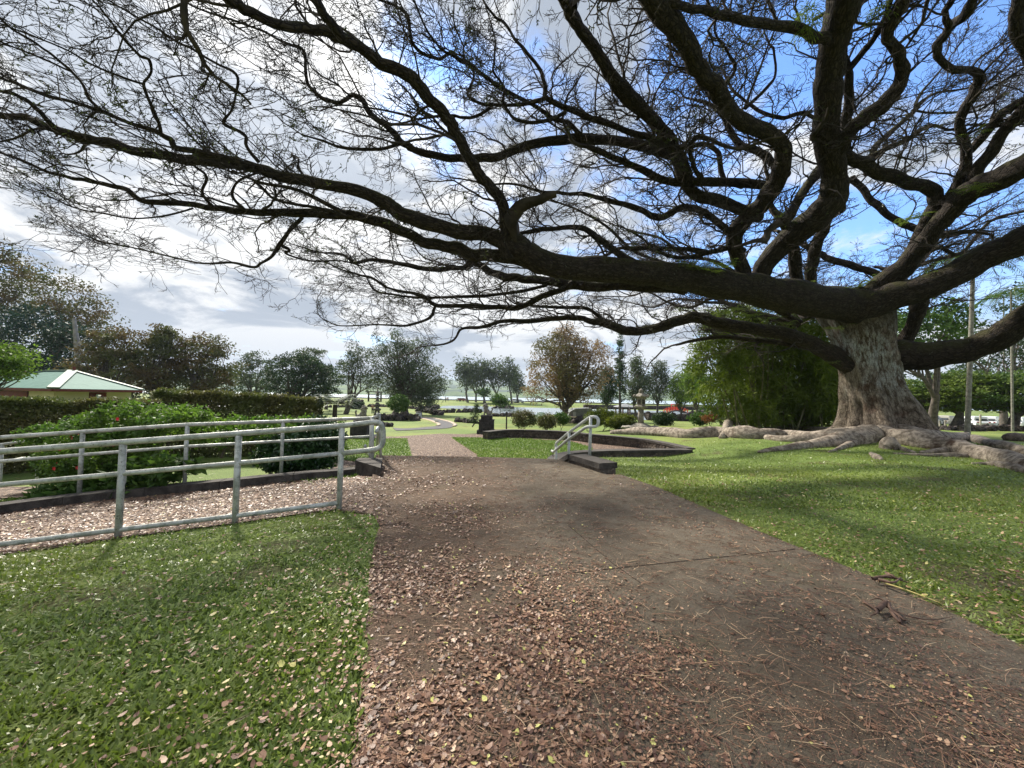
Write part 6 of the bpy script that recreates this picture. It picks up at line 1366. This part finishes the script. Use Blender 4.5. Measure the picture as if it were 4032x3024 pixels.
tree_obj('broadleaf_tree', 'mid green tree crown seen past the big trunk between the right limbs', base_px(2010, 34), px_cl(34, [(1925, 640, 2085, 790), (1860, 660, 1960, 780), (1990, 660, 2075, 720)]), 'mid', 200, 80, .9, .24, .12, .3, 61, shell=.35, limbs=20)
tree_obj('broadleaf_tree', 'dark loose tree at the right edge behind the slim palm', base_px(2170, 56), px_cl(56, [(2060, 690, 2160, 770), (2120, 690, 2290, 800), (2170, 610, 2290, 720)]), 'dark', 130, 80, 1.5, .36, .18, .4, 62, shell=.25, limbs=24)
# --- flat canopied trees on the right
for i, (bx, bs, D, lb_) in enumerate([([(1925, 830, 2040, 892), (1950, 815, 2060, 870)], 1985, 42, 'wide flat green canopy just right of the big trunk, brown trunk below'), ([(2000, 805, 2150, 890), (2040, 800, 2120, 850)], 2065, 40, 'wide flat green canopy behind the slim palm'), ([(2110, 800, 2260, 893), (2150, 810, 2300, 890)], 2180, 38, 'wide flat green canopy at the right edge')]):
    tree_obj('canopy_tree', lb_, base_px(bs, D), px_cl(D, bx, 1.3), 'canopy', 300, 110, .8, .22, .09, .26, 64 + i, 'row of flat topped trees on the right', trunks=3, shell=.5, limbs=40, flat=.22, fork=.5, leafflat=.6)
tree_obj('far_hedge_trees', 'dark line of far trees behind the car park on the right', base_px(2060, 75), px_cl(75, [(1900, 800, 2060, 880), (2040, 780, 2200, 880), (2180, 780, 2400, 880)]), 'dark', 200, 90, 1.8, .5, .25, 0, 68, cat='trees', shell=.3)
tree_obj('far_hedge_trees', 'dark line of far trees behind the building and the olive trees on the left', base_px(250, 80), px_cl(80, [(-200, 760, 200, 880), (150, 770, 420, 880), (380, 790, 620, 872)]), 'dark', 300, 90, 2.0, .5, .25, 0, 69, cat='trees', shell=.3)
# --- palms
def palm(name, label, bx, D, ytop, r0, nfr, fl, seed, bend_=0.):
    b = np.array(base_px(bx, D)); t = V(bx + bend_, ytop, D); r_ = np.random.default_rng(seed); root = empty(name, b, label, 'palm')
    Q = smooth_path([np.r_[b - [0, 0, .2], r0 * 1.25], np.r_[b + [0, 0, .5], r0], np.r_[(b + t) / 2, r0 * .85], np.r_[t, r0 * .7]], 12); rr = Q[:, 3] * (1 + .04 * (np.arange(len(Q)) % 2))
    link('trunk', tubes_mesh('trunk', [(Q[:, :3], rr)], 12), simple('ringed_palm_bark', (.15, .14, .12), (.27, .26, .225), 7, .9, .6, c3=(.12, .13, .08)), root, True)
    for f in range(nfr):
        a = f / nfr * 6.28 + r_.normal(0, .2); up = r_.uniform(.1, 1.1); out = np.array([math.cos(a), math.sin(a), 0]); side = np.array([-out[1], out[0], 0]); n = 26; tt = np.linspace(.08, 1, n)
        P = t + out * (fl * tt)[:, None] + np.array([0, 0, 1]) * (fl * (up * tt - (up * .6 + .75) * tt ** 2))[:, None]
        C, Dd, S, L_ = [], [], [], []
        for i in range(n):
            for sg in (-1, 1): C.append(P[i]); Dd.append(unit(side * sg * .8 + out * .5 - np.array([0, 0, .55 + .3 * r_.random()]))); S.append(unit(out + r_.normal(0, .1, 3))); L_.append(fl * .26 * math.sin(min(1, tt[i] + .15) * 2.9) + .1)
        fo = link('frond', leaves_mesh('frond', np.array(C), np.array(Dd), np.array(S), np.array(L_), .05 * fl / 2.5, r_), LM['mid'], root)
        link('stalk', tubes_mesh('stalk', [(P, np.linspace(.03, .008, n))], 4), simple('palm_stalk', (.10, .12, .04)), fo)
palm('palm_tree', 'slim straight grey palm between the big trunk and the right edge', 2089, 22.6, 545, .125, 15, 2.6, 71, 14)
palm('palm_tree', 'smaller palm with hanging fronds near the right edge', 2186, 34, 628, .09, 13, 2.9, 72, -2)
palm('palm_tree', 'thin palm whose crown shows above the lowest right limb at the edge', 2168, 60, 640, .11, 12, 2.6, 73, 0)

# --- hedges and shrubs
def hedge(name, label, pts, h, w, leaf, n, ll, lw, seed, cat='hedge', top_j=.1):
    """leaf shell along a path; pts rows (x,y,zb,ht)"""
    r_ = np.random.default_rng(seed); P = smooth_path(pts, 4); seg = np.r_[0, np.cumsum(np.linalg.norm(np.diff(P[:, :2], axis=0), axis=1))]
    root = empty(name, P[0][:3], label, cat); s = r_.random(n) * seg[-1]; I = lambda j: np.interp(s, seg, P[:, j])
    T = unit(np.stack([np.interp(s + .1, seg, P[:, 0]) - np.interp(s - .1, seg, P[:, 0]), np.interp(s + .1, seg, P[:, 1]) - np.interp(s - .1, seg, P[:, 1])], 1)); N = np.stack([-T[:, 1], T[:, 0]], 1)
    ht = I(3) * (1 + top_j * np.array([mn.noise(Vector((a * 1.3, seed, 0))) for a in s])); which = r_.random(n); u_ = r_.random(n); v_ = r_.uniform(-.5, .5, n)
    sidey = np.where(which < .55, -.5, np.where(which < .75, .5, v_)); zz = np.where(which < .75, u_, 1.0) * ht
    wob = .10 * np.array([mn.noise(Vector((a * 2.1, b * 2, seed))) for a, b in zip(s, zz)]); sidey = sidey * (w * (1 - .12 * (zz / ht) ** 3) + wob)
    depth = r_.exponential(.07, n); sidey = sidey - np.sign(sidey) * depth * (which < .75); zz = zz - depth * (which >= .75)
    C = np.stack([I(0) + N[:, 0] * sidey, I(1) + N[:, 1] * sidey, I(2) + zz + r_.normal(0, .04, n) * (which >= .75)], 1)
    dd, ss = rand_frames(n, r_, 0); dd[:, 2] = np.abs(dd[:, 2]) * .9; dd = unit(dd)
    link('foliage', leaves_mesh('foliage', C, dd, ss, ll * r_.uniform(.6, 1.3, n), lw * r_.uniform(.7, 1.2, n), r_), LM[leaf], root)
    # bare inner stems
    items = []
    for q in range(int(seg[-1] * 9)):
        s0 = r_.random() * seg[-1]; x, y, z, h0 = [np.interp(s0, seg, P[:, j]) for j in range(4)]; off = r_.normal(0, w * .2, 2)
        a = np.array([x + off[0] * .6, y + off[1] * .6, z - .1]); items.append((np.array([a, a + [r_.normal(0, .1), r_.normal(0, .1), h0 * .5], a + [r_.normal(0, .2), r_.normal(0, .12), h0 * .92]]), [.014, .01, .004], 4))
    if items: tag(link('stems', tubes_mesh('stems', items, 4), M_TB, root), kind='stuff')
    return root
def hp(rows):      # rows (xv, ytop_v, D) with the base on the ground
    out = []
    for xv, yt, D in rows: p = V(xv, yt, D); zb = zf(p[0], D); out.append((p[0], D, zb, p[2] - zb))
    return out
hedge('long_hedge', 'long clipped bronze green hedge across the left behind the railings', hp([(690, 868, 14.2), (600, 858, 14.0), (520, 853, 13.8), (430, 851, 13.4), (360, 848, 13.2), (330, 850, 13.0)]), 1, .9, 'hedge', 52000, .105, .058, 81)
hedge('long_hedge', 'left part of the bronze green hedge below the building, ending at the left edge', hp([(345, 868, 12.2), (250, 868, 11.6), (130, 866, 11.0), (0, 864, 10.2), (-160, 862, 9.0)]), 1, 1.0, 'hedge', 52000, .095, .052, 82)
def shrub(name, label, boxes, D, leaf, n_cl, per, cs, ll, lw, seed, cat='shrub', shell=.6, stems=12, group=None, flat=.8, fork=.1):
    b = boxes[0]; base = V((b[0] + b[2]) / 2, b[3], D); base[2] = min(base[2], zf(base[0], D) if D > 12 else base[2])
    return tree_obj(name, label, base, px_cl(D, boxes), leaf, n_cl, per, cs, ll, lw, .03 if stems else 0, seed, group, shell, flat, 0, 1, None, stems, cat, fork=fork, leafflat=.1)
r1 = shrub('hibiscus_shrub', 'sprawling bright green shrub with red flowers behind the ramp railings', [(100, 890, 320, 1040), (70, 910, 200, 1000), (200, 872, 380, 950), (240, 890, 350, 1020), (130, 960, 290, 1055), (300, 880, 450, 925)], 7.9, 'shrub', 420, 70, .17, .075, .040, 83, stems=40)
M_FLW = simple('red_petals', (.55, .02, .03), (.65, .05, .08), 6, .5, 0)
r_ = np.random.default_rng(5)
for (xv, yv) in [(155, 945), (172, 960), (145, 985), (122, 1000), (130, 970), (168, 1010), (245, 960), (170, 935), (118, 1012), (255, 905)]:
    p = V(xv, yv, 7.1 + .2 * r_.random()); n = 5; a = np.arange(n) * 6.283 / n; d = np.stack([np.cos(a), -.35 + 0 * a, np.sin(a)], 1); d = unit(d); s = unit(np.stack([-np.sin(a), 0 * a, np.cos(a)], 1))
    link('flower', leaves_mesh('flower', np.repeat(p[None], n, 0), d, s, .042, .036, r_), M_FLW, r1)
shrub('dense_shrub', 'dark glossy shrub behind the railing just before the kerb end block', [(590, 925, 725, 1018), (560, 935, 690, 1020), (640, 905, 735, 1000)], 8.6, 'gloss', 330, 62, .15, .085, .045, 84)
shrub('variegated_shrub', 'lime and dark green shrub running along the railing left of the dark glossy one', [(400, 905, 560, 960), (500, 905, 730, 935), (660, 940, 738, 1010), (560, 960, 640, 1010)], 8.9, 'shrub', 200, 55, .15, .08, .045, 85)
shrub('leafy_plant', 'low broad leaved green plants on the kerb bed at the left', [(255, 1000, 340, 1062), (100, 1040, 240, 1075), (330, 990, 420, 1040)], 6.9, 'mid', 90, 30, .14, .15, .07, 86, cat='plants', stems=0)
def cycad(label, xv, yb, D, r, n, h, seed):
    b = V(xv, yb, D); root = empty('cycad', b, label, 'cycad'); MB().cyl((b[0], b[1], b[2] - .5), (b[0], b[1], b[2] + h), r * .10, r * .08, 10).build('trunk', M_TB, root); r_ = np.random.default_rng(seed)
    for f in range(n):
        a = f / n * 6.283 * 3 + r_.normal(0, .1); up = r_.uniform(.1, 1.3); out = np.array([math.cos(a), math.sin(a), 0]); side = np.array([-out[1], out[0], 0]); tt = np.linspace(.1, 1, 18); t0 = b + [0, 0, h]
        P = t0 + out * (r * tt)[:, None] + np.array([0, 0, 1]) * (r * (up * tt - (.35 + up * .5) * tt ** 2))[:, None]; C, Dd, S, L_ = [], [], [], []
        for i in range(18):
            for sg in (-1, 1): C.append(P[i]); Dd.append(unit(side * sg + out * .6 + [0, 0, .2])); S.append(unit(out)); L_.append(r * .30 * (1.15 - tt[i]))
        link('frond', leaves_mesh('frond', np.array(C), np.array(Dd), np.array(S), np.array(L_), r * .06, r_), LM['gloss'], root)
cycad('large dark cycad between the long hedge and the left lion', 723, 900, 14.6, .95, 46, .45, 90)
cycad('small cycad with a thick trunk right of the right lion pedestal', 1094, 917, 24, .52, 22, .80, 91)
def bon(label, xv, yb, D, seed):
    b = V(xv, yb, D); t = [(1030, 885, 9), (1025, 893, 12), (1031, 899, 13), (1022, 906, 13), (1029, 912, 12), (1029, 876, 6)]
    root = empty('bonsai_pine', b, label, 'small pine'); Q = smooth_path([V(1020, 922, D), V(1026, 912, D), V(1023, 902, D), V(1029, 890, D), V(1029, 874, D)], 4); link('trunk', tubes_mesh('trunk', [(Q, np.linspace(.05, .015, len(Q)))], 6), M_TB, root)
    for x, y, w in t: 
        P, C, idx = crown_pts(px_cl(D, [(x - w, y - 4, x + w, y + 4)]), 14, 24, .14, np.random.default_rng(seed + y)); r_ = np.random.default_rng(seed); dd, ss = rand_frames(len(P), r_); tag(link('foliage_pad', leaves_mesh('foliage_pad', P, dd, ss, .09, .02, r_), LM['dark'], root), kind='stuff')
bon('small cloud pruned pine in the grass left of the right lion pedestal', 1020, 922, 24, 95)
for nm, lb_, bx, D, lf, ncl in [
 ('round_shrub', 'olive bush on the bed right of the small cycad', [(1110, 888, 1155, 922)], 24.5, 'hedge', 70),
 ('round_shrub', 'darker bush behind the seat wall just right of the white disc', [(1163, 896, 1200, 924)], 23.5, 'hedge', 60),
 ('round_shrub', 'loose small bush left of the white handrail behind the seat wall', [(1198, 896, 1228, 915)], 24.5, 'mid', 40),
 ('azalea_shrub', 'wide lime yellow azalea bush behind the white handrail', [(1262, 890, 1345, 918), (1275, 885, 1330, 905)], 27, 'azalea', 130),
 ('azalea_shrub', 'lower lime yellow azalea bush left of the stone lantern', [(1310, 900, 1372, 925), (1330, 897, 1366, 912)], 25.5, 'azalea', 110),
 ('round_shrub', 'dark round bush right of the stone lantern', [(1413, 893, 1455, 916)], 30, 'dark', 70),
 ('round_shrub', 'dark bush between the rock bank and the bamboo', [(1495, 893, 1530, 915)], 31, 'mid', 60),
 ('reddish_shrub', 'small reddish leaved bush at the left foot of the bamboo', [(1524, 897, 1546, 909)], 27, 'redbrown', 16),
 ('islet_bush', 'bush growing on the small rock islet in the pond', [(1063, 855, 1098, 874)], 75, 'mid', 50)]:
    D_ = D; c_ = .30 * D / 25; tree_obj(nm, lb_, base_px((bx[0][0] + bx[0][2]) / 2, D), px_cl(D, bx), lf, ncl, 60, c_, .12 * D / 25, .055 * D / 25, .03 * D / 25, 100 + ncl + int(D), None, .5, .8, 0, 1, None, 8, 'shrub', fork=.1, leafflat=.1)
hedge('clipped_hedge', 'short clipped hedge on the lawn far behind the left lion', [(*V(761, 872, 80)[:2], zf(V(761, 872, 80)[0], 80), 1.3), (*V(786, 872, 80)[:2], zf(V(786, 872, 80)[0], 80), 1.2)], 1, 1.2, 'dark', 3000, .3, .15, 88)
# ================================================================== GRASS, FALLEN LEAVES, STICKS
rng = np.random.default_rng(31)
PLX = [(float(a), float(b)) for a, b in PLAZA]
RAMP = [tuple(map(float, p[:2])) for p in rn] + [tuple(map(float, p[:2])) for p in rf[::-1]]
def vis_sample(n, y0, y1, x0=-1.45, x1=1.45, power=1.0):
    """points spread over the ground in view, denser close to the camera as the picture needs"""
    y = (y0 ** (1 - power) + rng.random(n) * (y1 ** (1 - power) - y0 ** (1 - power))) ** (1 / (1 - power)) if power != 1 else y0 * (y1 / y0) ** rng.random(n)
    x = rng.uniform(x0, x1, n) * y; return x, y
def noise2(x, y, s, seed=0): return np.array([mn.noise(Vector((a * s, b * s, seed))) for a, b in zip(x, y)])
def grass_zone(n, y0, y1, power, L, W_, region):
    x, y = vis_sample(n, y0, y1, power=power); k = region(x + rng.normal(0, .022, n), y + rng.normal(0, .02, n)); x, y = x[k], y[k]
    bare = noise2(x, y, .8, 3) + .5 * noise2(x, y, 3.1, 8); bd = np.min([np.hypot((x - a_) / c_, (y - b_) * 1.6 / c_) for a_, b_, c_ in BARE], 0) + .9 * noise2(x, y, 6, 4)
    k = ((bare < .34) & (bd > .8)) | (rng.random(len(x)) < .35); x, y = x[k], y[k]; n = len(x); z = zfun(x, y)
    d, s = rand_frames(n, rng); d[:, 2] = np.abs(d[:, 2]) * .4 + .14; d = unit(d); s = unit(np.cross(d, np.array([0, 0, 1.0]) + rng.normal(0, .38, (n, 3))))
    return np.stack([x, y, z + rng.uniform(-.004, .012, n)], 1), d, s, L * rng.uniform(.6, 1.4, n), W_ * rng.uniform(.7, 1.3, n)
LOWREG = [(float(a), float(b)) for a, b in LPOLY]
off_path = lambda x, y: ~inpoly(x, y, PLX) & ~inpoly(x, y, RAMP) & ~inpoly(x, y, LOWREG) & ~((y > 8.4) & (y < 15) & (x < 1.3)) & ~((x < -2) & (y > 4.4) & (x > -14) & (y < 20) & (x < np.interp(y, [4, 6, 20], [-2, -2, -1])) & (y > 6.0))
M_BLADE = leafmat('grass_blades', (.075, .125, .018), (.33, .40, .11), (.19, .24, .045), trans=.35, nscale=.5, rough=.4, spec=.45)
Z1 = grass_zone(150000, 1.45, 6.5, 1.35, .046, .0145, off_path); Z2 = grass_zone(120000, 5.5, 17, 1.2, .060, .020, off_path)
Cc, Dd, Ss, Ll, Ww = [np.concatenate([a, b]) for a, b in zip(Z1, Z2)]
tag(link('grass', leaves_mesh('grass', Cc, Dd, Ss, Ll, Ww, rng), M_BLADE), kind='stuff')
# grass on the two lower panels and the bed behind the kerb
def panel_grass(poly, z, n, L, W_):
    a = np.array(poly); x = rng.uniform(a[:, 0].min(), a[:, 0].max(), n); y = rng.uniform(a[:, 1].min(), a[:, 1].max(), n); k = inpoly(x, y, poly); x, y = x[k], y[k]; n = len(x)
    d, s = rand_frames(n, rng); d[:, 2] = np.abs(d[:, 2]) * .5 + .25; d = unit(d); s = unit(np.cross(d, np.array([0, 0, 1.0]) + rng.normal(0, .5, (n, 3))))
    zz = zfun(x, y) if z is None else np.full(n, z); return np.stack([x, y, zz], 1), d, s, L * rng.uniform(.6, 1.4, n), W_ * rng.uniform(.7, 1.3, n)
A1 = panel_grass([gl(1100, 1729), gl(1603, 1729), gl(1610, 1760), gl(1622, 1800), (-4.2, 12.5), (-8.3, 14.5)], LOW + .03, 30000, .07, .022)
A2 = panel_grass([gl(1778, 1724), gl(1800, 1740), gl(1881, 1793), (-1.1, 13.0), (1.2, 12.9), (3.2, 14.6), gl(2330, 1764), gl(2250, 1742), gl(2050, 1729)], LOW + .03, 40000, .07, .022)
A3 = panel_grass([(-2.9, 7.3), (-3.1, 9.6), (-8.5, 8.8), (-9, 6.2)], None, 26000, .07, .018)
tag(link('grass', leaves_mesh('grass', *[np.concatenate(t) for t in zip(A1, A2, A3)], rng), leafmat('bright_grass_blades', (.05, .10, .012), (.19, .28, .05), trans=.35, nscale=.7, rough=.45)), kind='stuff')

# fallen leaves: small curled ovals
def m_fl(k):
    v = k.attr('v'); r = k.new('ShaderNodeValToRGB'); k.put(r.inputs[0], v); cr = r.color_ramp; cr.interpolation = 'LINEAR'
    cols = [(0, (.045, .022, .016)), (.3, (.125, .062, .036)), (.6, (.27, .145, .085)), (.82, (.46, .29, .175)), (.95, (.64, .47, .28)), (1.0, (.50, .48, .14))]
    cr.elements[0].position = 0; cr.elements[0].color = (*cols[0][1], 1); cr.elements[1].position = 1; cr.elements[1].color = (*cols[-1][1], 1)
    for p_, c_ in cols[1:-1]: e = cr.elements.new(p_); e.color = (*c_, 1)
    n = k.noise(wpos(k), 90, 3, .6); col = k.mix(k.math('MULTIPLY', k.ramp(n, .5, .7), .3), r.outputs[0], (.07, .04, .03))
    return bsdf(k, col, .5, spec=.45)
M_FL = material('fallen_leaf', m_fl)
def leaf_ovals(name, x, y, z, L, W_, v, tilt):
    n = len(x); a = rng.random(n) * 6.283; t1 = np.stack([np.cos(a), np.sin(a), rng.normal(0, tilt, n)], 1); t1 = unit(t1); up = unit(np.stack([rng.normal(0, tilt, n), rng.normal(0, tilt, n), np.ones(n)], 1)); s = unit(np.cross(up, t1)); nn = np.cross(t1, s)
    L = L[:, None]; W_ = W_[:, None]; c = np.stack([x, y, z], 1); cu = rng.uniform(.05, .35, (n, 1)) * W_ * 1.1
    pts = [c - t1 * L * .5 + nn * cu, c - t1 * L * .18 + s * W_ * .46 + nn * cu * .6, c + t1 * L * .20 + s * W_ * .42 + nn * cu * .8, c + t1 * L * .5 + nn * cu * 1.4, c + t1 * L * .20 - s * W_ * .42 + nn * cu * .8, c - t1 * L * .18 - s * W_ * .46 + nn * cu * .6]
    Vv = np.stack(pts, 1).reshape(-1, 3); o = np.arange(n)[:, None] * 6; F = np.concatenate([o + np.array([[0, 1, 2, 5]]), o + np.array([[5, 2, 3, 4]])])
    return npmesh(name, Vv, F, attrs={'v': np.repeat(v, 6)})
def left_edge(y):   # x of the path's left edge
    a = np.array(PL_L[:9]); o = np.argsort(a[:, 1]); return np.interp(y, a[o, 1], a[o, 0])
n = 260000; x, y = vis_sample(n, 1.4, 16, power=1.15); onp = inpoly(x, y, PLX); onr = inpoly(x, y, RAMP); onl = inpoly(x, y, LOWREG) & (y > 12)
rel = x - left_edge(y); dens = np.where(onp, .15 + .85 * np.exp(-np.clip(rel, 0, 9) / .85) + .30 * np.exp(-((y - 2.6) / 1.0) ** 2 - ((x - .35) / .9) ** 2), 0)
dens = np.where(onp & (y > 4), np.maximum(dens, .55 * np.exp(-np.abs(x + 1.0) / 2.5) + .14), dens)
pn = noise2(x, y, 1.1, 5) + .6 * noise2(x, y, 3.3, 9)
dens = dens * np.clip(.70 + 2.1 * pn, .12, 2.2); dens = np.where(onr, .9, dens); dens = np.where(onl, .5, dens)
lawn = ~onp & ~onr & ~onl & ((y < 8.3) | (x > 1.6)); near_l = np.exp(-np.abs(rel) / .5) * (rel < 0) * .45
dens = np.where(lawn, np.clip(.008 + near_l * .32 + .05 * np.clip(noise2(x, y, .5, 2), 0, 1) + np.where(x > 1.5, .09 * (y < 7.5), 0), 0, 1), dens)
k = rng.random(n) < dens * .80; x, y, onp, onr, onl, lawn = x[k], y[k], onp[k], onr[k], onl[k], lawn[k]; n = len(x)
z = np.where(onp, .012, np.where(onl, LOW + .012, zfun(x, y) + .014)) + np.where(lawn, rng.uniform(.01, .035, n), rng.uniform(.002, .010, n))
v = np.clip(rng.beta(2.2, 2.6, n), 0, .97); v[rng.random(n) < .02] = 1.0; v = np.where(lawn, np.clip(v + .18, 0, 1), v)
sz = np.clip(rng.lognormal(np.log(.0195), .36, n), .008, .045) * np.where(onp & (x - left_edge(y) > 1.3), .72, 1.0) * np.interp(y, [1.5, 5, 14], [1, 1.25, 1.8])
tag(link('fallen_leaves', leaf_ovals('fallen_leaves', x, y, z, sz, sz * rng.uniform(.5, .72, n), v, .28), M_FL), kind='stuff')
print('leaves', n)
# crumbs: broken bits of leaf all over the paving
n = 110000; x, y = vis_sample(n, 1.4, 9.4, power=1.05); k = inpoly(x, y, PLX) & (rng.random(n) < np.clip(.55 + 1.2 * noise2(x, y, 2.3, 12), .1, 1)); x, y = x[k], y[k]; n = len(x)
d, s = rand_frames(n, rng, .85); sz = rng.uniform(.004, .011, n) * np.interp(y, [1.5, 9], [.8, 1.7])
tag(link('leaf_crumbs', leaves_mesh('leaf_crumbs', np.stack([x, y, np.full(n, .0145)], 1) + np.abs(d) * [0, 0, .003], d, s, sz, sz * .6, rng, np.clip(rng.beta(2.0, 1.2, n), 0, .95)), M_FL), kind='stuff')
# sticks and dry leaf stalks
n = 13000; x, y = vis_sample(n, 1.5, 11, power=1.2); onp = inpoly(x, y, PLX); k = onp | (rng.random(n) < .08); x, y, onp = x[k], y[k], onp[k]; n = len(x)
a = rng.normal(0.15, .9, n) ; L = rng.uniform(.03, .16, n) * np.interp(y, [1.5, 8], [.9, 1.3]); z = np.where(onp, .016, zfun(x, y) + .03) + rng.uniform(0, .008, n)
d = np.stack([np.cos(a), np.sin(a), rng.normal(0, .03, n)], 1); P0 = np.stack([x, y, z + .003], 1)
Pm = P0 + d * L[:, None] * .5 + rng.normal(0, 1, (n, 3)) * L[:, None] * [.07, .07, .02]; Pm[:, 2] = np.maximum(Pm[:, 2], P0[:, 2]); P2_ = P0 + d * L[:, None]; P2_[:, 2] = np.maximum(P2_[:, 2], P0[:, 2])
rr = (rng.uniform(.0007, .0019, n) * np.interp(y, [1.5, 8], [1, 1.8]))[:, None] * np.array([[1, .9, .5]])
vs, fs = frusta(np.stack([P0, Pm, P2_], 1), rr)
tag(link('dry_stalks', npmesh('dry_stalks', vs, fs, attrs={'v': np.repeat(np.clip(rng.beta(2, 2, n), 0, .93), 9)}), M_FL), kind='stuff')
# curled dead fern frond and bracts on the path edge at the right
M_DEAD = simple('dead_frond', (.06, .035, .025), (.14, .085, .06), 20, .7, .4)
def strands(name, label, px, cat):
    items = []
    for row, w in px:
        Q = smooth_path([np.r_[GZ(a_ * 1.8228, b_ * 1.8228, .02 + c_)[:3], w * f_] for (a_, b_, c_), f_ in zip(row, np.linspace(1, .35, len(row)))], 4); items.append((Q[:, :3], Q[:, 3], 6))
    o = link(name, tubes_mesh(name, items, 6, rng, .15), M_DEAD, None, True); return tag(o, label, cat)
strands('dead_branch', 'curled dark dead branch lying on the right part of the path', [([(1866, 1300, 0), (1895, 1320, .03), (1880, 1330, .01)], .012), ([(1895, 1318, .02), (1915, 1300, .05), (1925, 1316, .03), (1955, 1340, .01)], .02), ([(1915, 1310, .03), (1960, 1330, .03), (2010, 1338, .01), (2058, 1332, 0)], .006), ([(1920, 1305, .02), (1900, 1292, .04), (1880, 1296, .01)], .01), ([(1925, 1320, .02), (1945, 1345, .01), (1938, 1322, .02)], .012)], 'branch')
strands('dead_frond', 'curled grey dead frond on the grass at the right edge of the path', [([(1885, 1250, .03), (1915, 1246, .05), (1950, 1252, .03)], .016), ([(1900, 1252, .04), (1930, 1258, .06), (1945, 1248, .04)], .014), ([(1910, 1246, .03), (1925, 1242, .06), (1938, 1250, .05), (1960, 1258, .03)], .012)], 'frond')
o = strands('yellow_cable', 'thin pale yellow stalk lying along the right edge of the path', [([(1912, 1260, .01), (1960, 1275, .01), (2030, 1302, .01)], .007)], 'stalk'); o.data.materials.clear(); o.data.materials.append(simple('pale_yellow_stalk', (.5, .42, .16))); o.name = 'palm_stalk'
for i, (xv, yv, w) in enumerate([(1895, 987, 12), (1865, 965, 8), (1905, 975, 6)]):
    pass
p = G(4000, 1736); tag(MB().ball((p[0], p[1], p[2] + .15), .45, 2, (1.2, .9, .6)).build('boulder', M_STONE, None, True), 'dark boulder on the lawn at the right edge', 'boulder')
# ================================================================== AIR
mh = bpy.data.materials.new('haze_air'); mh.use_nodes = True; kk_ = NT(mh.node_tree); kk_.n.clear()
ho = kk_.new('ShaderNodeOutputMaterial'); pv = kk_.new('ShaderNodeVolumePrincipled'); pv.inputs['Color'].default_value = (.72, .82, .95, 1); pv.inputs['Density'].default_value = 0.00020
kk_.l.new(pv.outputs[0], ho.inputs['Volume'])
tag(MB().box((0, 2100, 148), (8600, 6600, 304)).build('haze', mh), kind='stuff')
